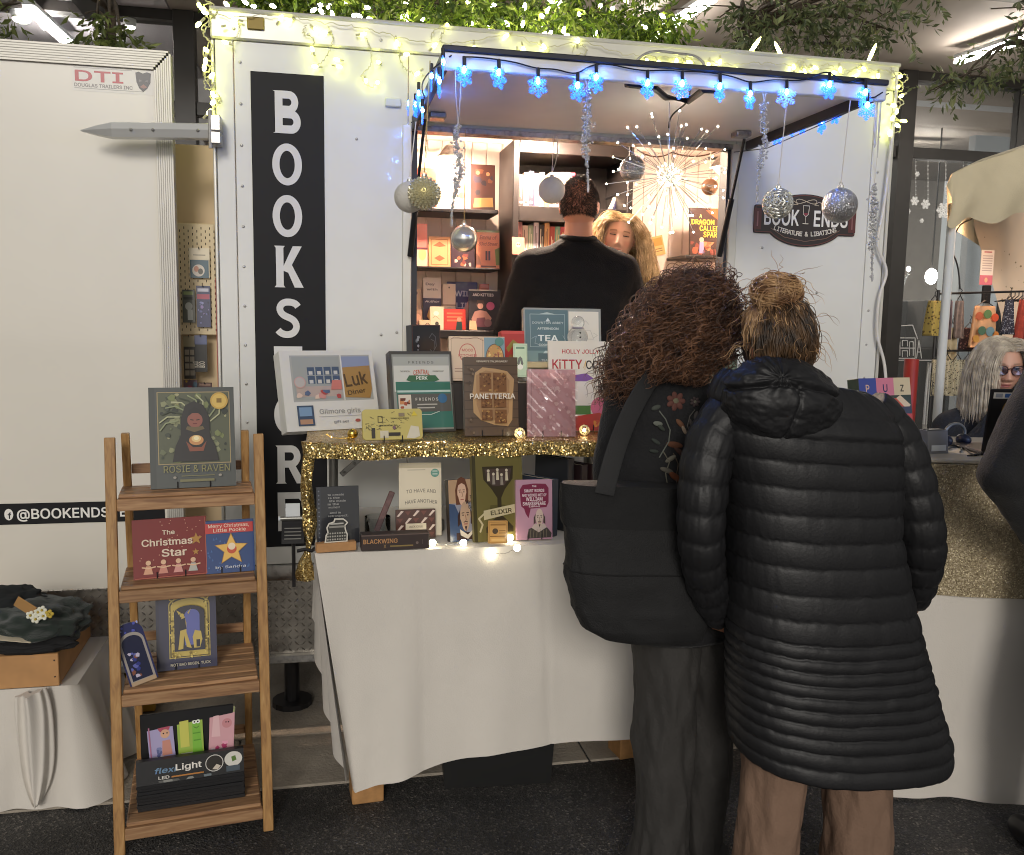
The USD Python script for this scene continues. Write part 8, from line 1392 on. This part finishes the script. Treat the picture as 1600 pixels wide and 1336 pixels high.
solo('stall_cloth', cat(sheet(lambda u, t: bp_(BL * u, -.006, BT - .004 + (.02 - BT) * t), 70, 24, .012, 22, 1), sheet(lambda u, t: bp_(-.004, BD * (1 - u), BT - .004 + (.02 - BT) * t), 30, 24, .01, 12, 2), flat_(BT - .003, .004)), CLOTH, 'white cloth falling to the asphalt under the glittering drape of the right stall', 'tablecloth', smooth=50)
zb = float((CC + (np.array([1500 - 800, 930 - 668, FPX]) @ CB) * (((A0 - CC) @ nv_) / ((np.array([1500 - 800, 930 - 668, FPX]) @ CB) @ nv_)))[2])
GLD = usdkit.material(stage, '/World/Looks/champagne_glitter', {'t': ('texture_coordinate', {}), 'v': ('voronoi_texture', {'scale': 330.0}), 's': ('vector_math', {'math_type': 'subtract', 'vector2': (.5, .5, .5)}), 'k': ('vector_math', {'math_type': 'scale', 'scale': .95}), 'g': ('geometry', {}), 'a': ('vector_math', {'math_type': 'add'}), 'n': ('vector_math', {'math_type': 'normalize'}), 'w': ('white_noise_texture', {}), 'r': ('rgb_ramp', {'ramp': [(0, lin('85775c')), (.7, lin('a8987a')), (.93, lin('c0b08c')), (1, lin('efe2b8'))]}), 'p': ('principled_bsdf', {'metallic': .15, 'roughness': .42})},
    [('t.object', 'v.vector'), ('v.color', 's.vector1'), ('s.vector', 'k.vector1'), ('g.normal', 'a.vector1'), ('k.vector', 'a.vector2'), ('a.vector', 'n.vector1'), ('n.vector', 'p.normal'), ('v.color', 'w.vector'), ('w.value', 'r.fac'), ('r.color', 'p.base_color')], surface='p.BSDF')
solo('glitter_drape', cat(sheet(lambda u, t: bp_(BL * u, -.016, BT + .001 + (zb - BT) * t), 60, 16, .006, 15, 4), flat_(BT + .001, .016)), GLD, 'champagne glitter cloth over the front of the right stall table', 'cloth', smooth=50)
solo('stall_counter', cbx(0, BL, 0, BD, 0, .012, .003), M('stall_top', 'b0a898', .6), 'pale board lying on top of the right stall table', 'board', bp_(0, .0, BT + .003), rzb)
TT_ = BT + .0152
def on_stall(px, py): return at(px, py, z=TT_)
# board game box with coloured letter tiles
def art_puz(A):
    A.rect(0, 0, 1, 1, '2c3a30'); A.rect(0, .76, .33, 1, '3a4a9a').rect(.33, .76, .67, 1, 'cf7a94').rect(.67, .76, 1, 1, 'cfc0a0')
    A.text('P', .16, .82, .022, 'd8b49c').text('U', .5, .81, .025, '2c2a5a').text('Z', .83, .81, .022, '2a2622')
    A.poly([(.0, .62), (.12, .74), (.7, .72), (.9, .6), (.86, .56), (.6, .66), (.2, .66)], 'c9482e').poly([(.7, .72), (.78, .76), (.98, .62), (.9, .56)], 'd8c4a8').rect(.72, .3, 1, .5, 'c0392c').rect(.74, .0, 1, .3, '2c4a3a').rect(.72, .5, .98, .6, '2c2c44').text('CANDLE', .28, .47, .024, 'd0cfc0', .7).blobs(6, ['3c5244', '1f2a24', 'c9c8b8'], 4, .1, .05, .6, .35, (.05, .1)).text('I', .85, .34, .024, 'd8c0a8').text('E', .86, .1, .022, 'c0392c')
px_book('puzzle_box', 'puzzle box with coloured letter tiles standing on the right stall', 1336, 596, 1444, 706, art_puz, '2c3a30', t=.05, z=TT_, rz=14, lean=-10, boxed=True)
q = at(1421, 612, y=2.98); solo('red_tube', cat(lathe([(.001, 0), (.026, 0), (.026, .3), (.022, .3), (.022, .26), (.001, .26)], 24)), M('red_plastic', '9c2c22', .4), 'red upright tube behind the puzzle box', 'tube', (q[0], 2.98, TT_ + .0), smooth=40)
a, b = at(1433, 640, y=2.95), at(1446, 566, y=2.95); solo('acrylic_stand', cbx(0, .004, 0, .1, 0, b[2] - TT_, .001), GLASS, 'clear acrylic stand beside the red tube', 'stand', (b[0] - .012, 2.9, TT_), rz=-28)
# card terminal, headphones, laptop, cables
q = on_stall(1466, 709); t_ = thing('card_terminal', 'grey card terminal on the right stall table', 'terminal', q, rzb + 24, 0); w, h = span(q, 40), span(q, 36)
part(t_, 'body', trimesh.convex.convex_hull(np.array([(sx * w / 2, y, z) for sx in (-1, 1) for y, z in ((0, 0), (.01, h), (.05, h * 1.0), (.09, h * .5), (.09, 0))])), M('terminal_grey', '77777a', .4)); part(t_, 'label', cbx(-w * .36, w * .36, -.001, .0, h * .12, h * .38), WHT); part(t_, 'screen', trimesh.convex.convex_hull(np.array([(sx * w * .4, .011 + k * .03, h + .001 + e) for sx in (-1, 1) for k in (0, 1) for e in (0, .0015)])), BLK)
q = on_stall(1494, 697); t_ = thing('headphones', 'black headphones lying behind the card terminal', 'headphones', q, 10); r = span(q, 21)
part(t_, 'band', tube([(r * math.cos(u), .01, r * .9 + r * .75 * math.sin(u)) for u in np.linspace(-.3, 3.5, 22)], .006, 8), GREY, smooth=True)
for s in (-1, 1): part(t_, 'ear_cup', ball((s * r * .92, .01, r * .42), (r * .42, .03, r * .45), 3), M('navy_plastic', '1c2030', .35), smooth=True)
q = on_stall(1574, 712); lw, lh = span(q, 82), span(q, 106); t_ = thing('laptop', 'open black laptop with stickers on its lid at the right edge', 'laptop', q, rzb + 4)
part(t_, 'lid', cbx(-lw / 2, lw * .9, 0, .008, .012, lh, .004).apply_transform(rot('x', 8)), BLK); part(t_, 'keyboard_base', cbx(-lw / 2, lw * .9, .0, .24, 0, .012, .004), BLK)
part(t_, 'screen', cbx(-lw * .45, lw * .85, .0085, .009, .03, lh * .96).apply_transform(rot('x', 8)), Memit('screen_glow', 'b4ccff', 1.6))
A = Art(lw, lh); A.rect(.06, .86, .8, .95, 'c9c6c0')
for k, c in enumerate(('8a8f98', '3a5a90', 'c9783a', '9a9aa0')): A.rect(.1 + .17 * k, .875, .23 + .17 * k, .935, c)
A.disc(.52, .68, .27, '8a6a2c', ry=.2).disc(.52, .68, .24, '2a2430', ry=.18).poly([(.4, .58), (.46, .8), (.6, .82), (.68, .68), (.6, .54)], 'b8582c').disc(.54, .72, .08, 'd89a5a', ry=.06).disc(.42, .36, .26, 'c9c8c4', ry=.17).disc(.42, .36, .22, 'a9a8a6', ry=.145).text('S', .5, .33, .02, '3a3a3c').poly([(.3, .06), (.34, .26), (.5, .26), (.46, .06)], 'd8d4cc').poly([(.5, .24), (.9, .2), (.88, .23), (.5, .28)], 'd8d4cc')
T_ = rot('x', 8) @ trimesh.transformations.translation_matrix([-lw / 2, 0, 0]); printed(t_, 'sticker', A, T_)
for k, pts in enumerate((((1480, 704), (1500, 700), (1520, 712), (1540, 706)), ((1500, 708), (1522, 696), (1530, 705), (1512, 714)))): solo('black_lead', tube(spline(np.array([on_stall(a, b) + [0, 0, .004] for a, b in pts]), 20), .003, 5), BLK, ('longer', 'shorter looped')[k] + ' black lead lying in front of the headphones', 'lead')
# ---- tent and inner drape
TENT = M('tent_canvas', 'c9bda0', .8, var=.06, scale=5, bump=.2, bscale=200); yT = 4.0
tn = thing('market_tent', 'beige market tent with a drooping edge over the right stall', 'tent', (at(1490, 400, y=yT)[0], yT, 0)); tb0 = np.array([at(1490, 400, y=yT)[0], yT, 0])
xs = np.linspace(0, 1, 40); up_ = [at(float(np.interp(u, [0, .1, .3, 1], [1479, 1486, 1515, 1720])), float(np.interp(u, [0, .1, .3, 1], [290, 272, 258, 190])), y=yT + .02) for u in xs]; lo_ = [at(float(np.interp(u, [0, .1, .3, 1], [1481, 1490, 1525, 1720])), 352 - 24 * u + 7 * math.sin(u * 20) - 40 * max(0, u - .5) * 0, y=yT) for u in xs]
def tp_(name, m, mat, **k): m.apply_translation(-tb0); return part(tn, name, m, mat, **k)
grid = [[p * (1 - t) + q * t + np.array([0, -.03 * math.sin(math.pi * t) - .008 * math.sin(22 * u + 5 * t), 0]) for u, p, q in zip(xs, up_, lo_)] for t in np.linspace(0, 1, 12)]; tp_('valance', loft(np.array(grid), cap=False, closed=False), TENT, smooth=True)
roof = [[p + (np.array([1.1, 1.1, .2]) * t) + np.array([0, 0, .05 * math.sin(math.pi * t)]) for p in up_] for t in np.linspace(0, 1, 8)]; tp_('roof_sheet', loft(np.array(roof), cap=False, closed=False), TENT, smooth=True)
side_ = [[lo_[0] + (up_[0] - lo_[0]) * s + np.array([1.1 * t, 1.1 * t, .2 * t * s]) for s in np.linspace(0, 1, 5)] for t in np.linspace(0, 1, 8)]; tp_('side_flap', loft(np.array(side_), cap=False, closed=False), TENT, smooth=True)
pA, pB = at(1487, 350, y=yT + .05), at(1498, 655, y=yT + .05); tp_('pole', cyl((pA[0], yT + .05, 0), (pA[0], yT + .05, pA[2] + .1), .022, 12), WHT, smooth=40)
tp_('pole', cyl((pA[0] + 1.1, yT + 1.1, 0), (pA[0] + 1.1, yT + 1.1, pA[2] + .2), .022, 12), WHT, smooth=40)
PINK = usdkit.material(stage, '/World/Looks/sprigged_cloth', {'t': ('texture_coordinate', {}), 'v': ('voronoi_texture', {'scale': 24.0}), 'r': ('rgb_ramp', {'ramp': [(0, lin('8a7a5c')), (.12, lin('8a7a5c')), (.16, lin('d8c4ae')), (1, lin('d8c4ae'))]}), 'p': ('principled_bsdf', {'roughness': .85})}, [('t.object', 'v.vector'), ('v.distance', 'r.fac'), ('r.color', 'p.base_color')], surface='p.BSDF')
dr_ = [[at(px, py, y=yT + .75) + np.array([0, .02 * math.sin(px * .12), 0]) for px in np.linspace(x0, 1760, 40)] for py, x0 in ((318, 1512), (345, 1520), (390, 1536), (440, 1548), (490, 1560), (560, 1566), (640, 1570))]
tp_('inner_drape', loft(np.array(dr_), cap=False, closed=False), PINK, smooth=True)
q = at(1580, 310, y=yT + .12); t_ = thing('work_lamp', 'bright clamp lamp under the edge of the market tent', 'lamp', q); part(t_, 'bulb', ball((0, 0, 0), .04, 2), Memit('tent_bulb', 'ffd2ac', 130), smooth=True); part(t_, 'shade', lathe([(.045, .035), (.085, -.02), (.088, -.02), (.05, .04), (.02, .07), (.001, .07)], 24).apply_transform(rot('y', 20)), ALU, smooth=40)
solo('lamp_flex', tube(spline(np.array([at(a, b, y=yT + .1) for a, b in ((1525, 325), (1518, 342), (1500, 352), (1494, 362), (1481, 378), (1488, 395), (1497, 420), (1500, 452))]), 30), .004, 6), BLK, 'black lamp cable hanging down the tent pole', 'cable')
pin('price_list', 'white price list with a pink foot hanging inside the market tent', 'poster', 1542, 418, 23, 54, lambda A: (A.rect(0, 0, 1, 1, 'd8cfc8'), A.rect(0, 0, 1, .28, 'c46a7a'), A.disc(.5, .14, .12, 'd8b08a', ry=.07), [A.rect(.12, .4 + k * .07, .88, .42 + k * .07, '9a8a8a') for k in range(7)], A.rect(.2, .92, .8, .96, 'b06a70')), 0, yT + .5)
solo('clip_hook', cat(cbx(-.025, .025, -.01, .01, -.1, .0, .004)), BLK, 'black clip between the price list and the clothes rail', 'clip', at(1542, 446, y=yT + .48))
# ---- clothes rails with hung garments
yR = yT + .3
rk = thing('clothes_rail', 'metal clothes rail with black hangers behind the stall keeper', 'rail', (tb0[0], yR, 0)); r0, r1 = at(1468, 459, y=yR), at(1720, 452, y=yR); r2, r3 = at(1474, 548, y=yR), at(1640, 548, y=yR); kb = np.array([tb0[0], yR, 0])
part(rk, 'upper_bar', cyl(r0 - kb, r1 - kb, .006, 8), BLK); part(rk, 'lower_bar', cyl(r2 - kb, r3 - kb, .006, 8), BLK)
for e in (r0, r1): part(rk, 'upright', cyl((e[0] - kb[0], .01, 0), (e[0] - kb[0], .01, e[2] + .02), .009, 8), BLK)
def dotted(name, a, b, sc):
    if name in MATS: return MATS[name]
    MATS[name] = usdkit.material(stage, '/World/Looks/' + name, {'t': ('texture_coordinate', {}), 'v': ('voronoi_texture', {'scale': sc}), 'r': ('rgb_ramp', {'ramp': [(0, lin(b)), (.3, lin(b)), (.36, lin(a)), (1, lin(a))]}), 'p': ('principled_bsdf', {'roughness': .85})}, [('t.object', 'v.vector'), ('v.distance', 'r.fac'), ('r.color', 'p.base_color')], surface='p.BSDF'); return MATS[name]
def garment(px0, px1, py0, py1, mat, label, seed, flare=1.1, dz=0, dots=None):
    g = np.random.default_rng(seed); yy = yR + .0 + dz; c = at((px0 + px1) / 2, py0, y=yy); s = span(c, 1); w, h = (px1 - px0) * s / 2, (py1 - py0) * s; t_ = thing('hanging_garment', label, 'garment', c); n = 26; R = []
    for k in range(16):
        t = k / 15; ww = w * (.62 + (flare - .62) * t ** .7); x = np.linspace(-ww, ww, n); wob = .014 * np.sin(np.linspace(0, 9 + seed % 4, n) + t * 1.3 + seed) * (.3 + t); dzv = -h * t - .02 * np.abs(np.linspace(-1, 1, n)) ** 2 * (1 if k == 15 else 0) * s * 300 * .1; R.append(np.concatenate([np.stack([x, wob - .008, np.full(n, 0.) + dzv], 1), np.stack([x[::-1], wob[::-1] + .008, np.full(n, 0.) + dzv], 1)]))
    part(t_, 'fabric', loft(np.array(R)), mat, smooth=True); part(t_, 'hanger', tube([(-w * .6, 0, -.004), (0, 0, .03), (w * .6, 0, -.004)], .003, 5), BLK); part(t_, 'hanger_hook', tube([(0, 0, .03), (0, 0, .045), (.01, 0, .055), (0, 0, .066)], .0022, 5), BLK)
    for (u, v, r, c_) in (dots or []):
        part(t_, 'printed_ring', lathe([(r * .55, -.0), (r, .0), (r, .002), (r * .55, .002)], 18).apply_transform(rot('x', 90)).apply_translation([u * w, -.026, -v * h]), M('ring_' + c_, c_, .8))
    return t_
garment(1447, 1474, 470, 524, dotted('yellow_floral', 'b8a45c', '6a5a34', 60.), 'mustard floral bandana at the left end of the clothes rail', 1, 1.0, -.06)
garment(1472, 1492, 470, 530, M('mauve_cloth', '6a5a60', .85, var=.3, scale=30), 'mauve grey bandana next to the mustard one', 2, .9)
garment(1490, 1510, 470, 528, M('taupe_cloth', '8a7a74', .85, var=.3, scale=30), 'taupe bandana left of the one with coloured rings', 3, .9, .03)
garment(1512, 1566, 478, 542, M('peach_cloth', 'd0a078', .85, var=.08), 'peach garment printed with coloured rings', 4, 1.0, -.04, [(-.55, .25, .022, 'b05a3c'), (.0, .2, .024, '5a7a4c'), (.5, .28, .022, 'c9502e'), (-.3, .6, .024, '4a6a54'), (.25, .62, .026, '6a8a94'), (.62, .7, .02, 'c07a34'), (-.65, .8, .02, 'b8863c'), (-.0, .92, .02, 'c05a3c')])
garment(1567, 1588, 468, 522, dotted('navy_stars', '2c3040', '8a90a0', 90.), 'navy starred garment right of the peach one', 5, 1.0)
garment(1589, 1612, 468, 545, M('red_cloth', '8f3a30', .85, var=.25, scale=30), 'rust red garment cut by the right edge', 6, 1.0, -.02)
garment(1476, 1500, 512, 562, M('cream_cloth', 'c0b090', .85, var=.15, scale=20), 'cream bandana hanging under the mauve one', 7, .9, .05)
garment(1500, 1530, 512, 548, dotted('plum_floral', '3c2c34', '8a6a6a', 70.), 'dark plum floral bandana hanging under the taupe one', 8, 1.1, .05)
for k in range(5): garment(1452 + k * 16, 1476 + k * 16, 562, 618, dotted('zigzag_print', 'b0a890', '2c2824', 110.), ('first', 'second', 'third', 'fourth', 'fifth')[k] + ' from the left of the black and cream printed garments on the lower rail', 10 + k, 1.0, .01 * k, None)
for k in range(7): q = at(1580 + k * 6, 462, y=yR - .02); solo('empty_hanger', tube([q - q + np.array(o) for o in ((0, .0, .02), (.0, 0, .0), (-.0, .03, -.02), (0, .12, -.03))], .003, 5), BLK, ORD[k] + ' from the left of the small empty black hangers on the upper clothes rail', 'hanger', q, group='hangers at the right of the upper clothes rail')
# ---- shop window decorations
WDC = M('window_white', 'd8d8d6', .6, var=.02); yw = 6.965
for k, (px, py, rr, lab) in enumerate(((1429, 314, 7, 'left of the two middle sized'), (1446, 319, 7.5, 'right of the two middle sized'), (1474, 329, 12, 'largest of the'), (1419, 330, 4, 'smallest of the'), (1404, 345, 8, 'lowest left of the'), (1440, 345, 3.5, 'tiny low right of the'), (1433, 272, 4, 'topmost of the'))):
    q = at(px, py, y=yw); solo('snowflake_decal', ext(flake_poly(span(q, rr), span(q, rr) * .09), .003), WDC, lab + ' white paper snowflakes on the shop window', 'decoration', q, rz=0)
for k, px in enumerate((1407, 1431, 1450, 1478, 1505)): a, b = at(px, 240, y=yw), at(px, 310, y=yw); solo('bead_garland', cat(*[ball(a + (b - a) * t - a, .006, 0) for t in np.linspace(0, 1, 12)], cyl(np.zeros(3), b - a, .0012, 4)), WDC, ORD[k] + ' from the left of the threads of white beads inside the shop window', 'garland', a, group='bead threads in the shop window')
q = at(1405, 424, y=8.6); t_ = thing('chandelier', 'small chandelier with candle bulbs inside the shop window', 'chandelier', q); s = span(q, 1)
for dx in (-8, -2, 4, 16): part(t_, 'bulb', ball((dx * s, 0, 4 * s), (3.4 * s, 3 * s, 4 * s), 2), TUBE, smooth=True); part(t_, 'arm', tube([(dx * s, 0, 0), (dx * s * .8, 0, -7 * s), (3 * s, 0, -9 * s)], .006, 5), FRAME)
part(t_, 'stem', cyl((3 * s, 0, -9 * s), (3 * s, 0, ZH - q[2]), .008, 6), FRAME)
for k in range(5): part(t_, 'bead_swag', tube(sag((-8 * s + k * 2 * s, .0, -4 * s), (18 * s - k * s, 0, -4 * s), (9 + k * 3) * s, 10), .004, 4), WDC)
q = at(1455, 432, y=8.8); t_ = thing('oval_lamp', 'glowing oval lamp inside the shop window', 'lamp', q); part(t_, 'globe', ball((0, 0, 0), span(q, 9) * np.array([1, 1, 1.35]), 3), TUBE, smooth=True); part(t_, 'stem', cyl((0, 0, .05), (0, 0, ZH - q[2]), .008, 6), FRAME)
hs = thing('house_drawing', 'white outline drawing of a house and a small tree on the shop window', 'decoration', at(1415, 560, y=yw)); hb_ = at(1415, 560, y=yw)
for pts in (((1392, 560), (1392, 528), (1430, 528), (1430, 560), (1392, 560)), ((1388, 528), (1394, 510), (1426, 508), (1434, 530)), ((1392, 544), (1430, 544)), ((1398, 556), (1398, 534), (1406, 534), (1406, 556)), ((1410, 541), (1410, 532), (1418, 532), (1418, 541)), ((1421, 556), (1421, 534), (1427, 534), (1427, 556)), ((1398, 500), (1398, 560)), ((1410, 558), (1410, 548), (1418, 548), (1418, 558)), ((1432, 560), (1436, 532), (1440, 560)), ((1433, 550), (1439, 550)), ((1434, 542), (1438, 542)), ((1386, 563), (1465, 563))):
    P = np.array([at(a, b, y=yw) for a, b in pts]) - hb_; part(hs, 'line', cat(*[beam(p, q, .004, .008, up=(0, 0, 1) if abs(q[2] - p[2]) < abs(q[0] - p[0]) else (1, 0, 0), c=.001) for p, q in zip(P, P[1:])]), WDC)
for k, (px0, px1, py, h, c_) in enumerate(((1400, 1470, 545, 40, '4a4642'), (1440, 1490, 470, 60, '5c5854'), (1392, 1420, 470, 70, '2a2826'))): a, b = at(px0, py + h, y=8.2 + .2 * k), at(px1, py, y=8.2 + .2 * k); solo('shop_cabinet', cbx(0, b[0] - a[0], 0, .3, 0, b[2] - .03, .01), M('cab_' + c_, c_, .6), ('low dark display cabinet', 'taller grey display cabinet', 'narrow black display cabinet')[k] + ' inside the shop window', 'cabinet', (a[0], 8.2 + .2 * k, .03))
# ---------------------------------------------------------------- the stall keeper
KY = 3.32; hc = at(1566, 574, y=KY); HK = trimesh.transformations.translation_matrix(hc) @ rot('z', -24) @ rot('x', 8)
kx = hc[0] + .0; base = np.array([kx, KY + .06, 0]); sz = hc[2] - .2
P4 = thing('person', 'person with long grey blonde hair and glasses seated behind the right stall', 'person', base)
J = {'head': (*(hc + [0, .015, -.03]), .052), 'neck': (kx, KY + .05, sz + .05, .05), 'chest': (kx - .02, KY + .1, sz - .17, .11), 'hip': (kx, KY + .14, sz - .5, .13), 'sl': (kx - .16, KY + .07, sz - .06, .05), 'sr': (kx + .16, KY + .1, sz - .06, .05), 'el': (kx - .22, KY - .02, sz - .26, .036), 'er': (kx + .24, KY + .0, sz - .28, .036), 'wl': (kx - .12, KY - .18, TT_ + .05, .026), 'wr': (kx + .12, KY - .16, TT_ + .05, .026), 'kl': (kx - .1, KY + .1, .6, .06), 'kr': (kx + .1, KY + .1, .6, .06), 'al': (kx - .1, KY + .16, .1, .04), 'ar': (kx + .1, KY + .16, .1, .04), 'tl': (kx - .1, KY + .02, .04, .028), 'tr': (kx + .1, KY + .02, .04, .028)}
for s in 'lr':
    w = np.array(J['w' + s][:3]); o = .02 if s == 'l' else -.02
    for k in range(5): J[f'f{s}{k}'] = (*(w + [-.026 + .013 * k, -.04 + .003 * abs(k - 2), -.012]), .009); J[f'g{s}{k}'] = (*(w + [-.03 + .014 * k, -.075 + .008 * abs(k - 2), -.03]), .008)
t, c = person_body(J, LK3, HK, False, 'cfa08a', 'a05a58', '8a7460', scale=.98, blush=.3); part(P4, 'body', t.apply_translation(-base), SKIN_M, smooth=True, col=c); eyes(P4, HK, base, .98)
NAVY = M('navy_jacket', '23262f', .8, var=.12, bump=.3, bscale=200); jk = rumple(bones({'n': (kx - .0, KY + .07, sz + .0, .062), 'c': (kx - .02, KY + .11, sz - .18, .15), 'h': (kx, KY + .14, sz - .5, .17), 'sl': (kx - .17, KY + .08, sz - .07, .075), 'sr': (kx + .17, KY + .1, sz - .07, .075), 'el': (kx - .225, KY - .01, sz - .27, .062), 'er': (kx + .24, KY + .0, sz - .28, .062), 'wl': (kx - .13, KY - .15, TT_ + .055, .042), 'wr': (kx + .13, KY - .14, TT_ + .055, .042)}, [('n', 'sl', 'c'), ('n', 'sr', 'c'), ('c', 'h'), ('sl', 'el'), ('sr', 'er'), ('el', 'wl'), ('er', 'wr')], .016, 6), .009, 9, 8); part(P4, 'jacket', jk.apply_translation(-base), NAVY, smooth=True)
tk = bones({k: (*J[k][:3], J[k][3] + .025) for k in ('hip', 'kl', 'kr', 'al', 'ar')}, [('hip', 'kl'), ('hip', 'kr'), ('kl', 'al'), ('kr', 'ar')], .03, 4); part(P4, 'trousers', tk.apply_translation(-base), M('dark_jeans', '1e2026', .8), smooth=True)
T4 = lambda p: trimesh.transform_points(np.atleast_2d(p) * .98, HK)[0] - base
GF = M('maroon_frame', '3a2226', .3); LENS = usdkit.material(stage, '/World/Looks/blue_coated_lens', {'f': ('fresnel', {'IOR': 2.2}), 't': ('transparent_bsdf', {'color': (.86, .9, .97)}), 'g': ('glossy_bsdf', {'roughness': .05, 'color': (.35, .5, 1)}), 'm': ('mix_closure', {})}, [('f.fac', 'm.fac'), ('t.BSDF', 'm.closure1'), ('g.BSDF', 'm.closure2')], surface='m.closure')
gl = part(P4, 'glasses', tube([T4((-.008, -.108, .012)), T4((0, -.112, .016)), T4((.008, -.108, .012))], .0022, 6), GF)
for s in (-1, 1):
    rim = [np.array([s * .034 + .026 * np.sign(math.cos(u)) * abs(math.cos(u)) ** .7, -.105 + .012 * (abs(math.cos(u)) if math.cos(u) * s > 0 else 0) ** 2, .006 + .019 * np.sign(math.sin(u)) * abs(math.sin(u)) ** .75]) for u in np.linspace(0, 6.2832, 30)]
    part(gl, 'rim', tube([T4(p) for p in rim], .0024, 6), GF, smooth=True); R0 = np.array([T4(p) for p in rim[:-1]]); part(gl, 'lens', trimesh.Trimesh(np.vstack([R0, R0.mean(0)]), [(i, (i + 1) % 29, 29) for i in range(29)], process=False), LENS); part(gl, 'temple_arm', tube([T4((s * .06, -.094, .012)), T4((s * .078, -.03, .014)), T4((s * .08, .02, .005))], .002, 5), GF)
mk = lambda d: (d[:, 2] > -.3) & ((d[:, 2] > .66) | (d[:, 1] > -.28) & (d[:, 2] > .3) | (d[:, 1] > -.05))
r_, d_ = scalp(5200, HK, mk, 16, .99); g_ = np.random.default_rng(14); lo = (np.linalg.inv(HK) @ np.c_[r_, np.ones(len(r_))].T).T[:, :3]; sgn = np.sign(lo[:, 0] - .02 + g_.normal(0, .008, len(lo))); sd = np.stack([sgn * .9, np.full(len(sgn), .15), np.full(len(sgn), .45)], 1) @ HK[:3, :3].T
Pm = grow(r_, sd + d_ * .6, 36, g_.uniform(.0075, .0108, len(r_)), (-.02, -.05, -1), .80, 17, curl=.002, turns=1.3, solids=[(hc, np.array([.083, .1, .124])), (np.array([kx, KY + .09, sz - .12]), np.array([.19, .13, .12])), (hc + HK[:3, :3] @ np.array([0, -.07, -.03]), np.array([.056, .06, .085]))], jit=.012)
add_hair(P4, 'hair', Pm, .0015, hairmat('ash_blonde', 'a89c8c', 'e0d6c2', .35), base)
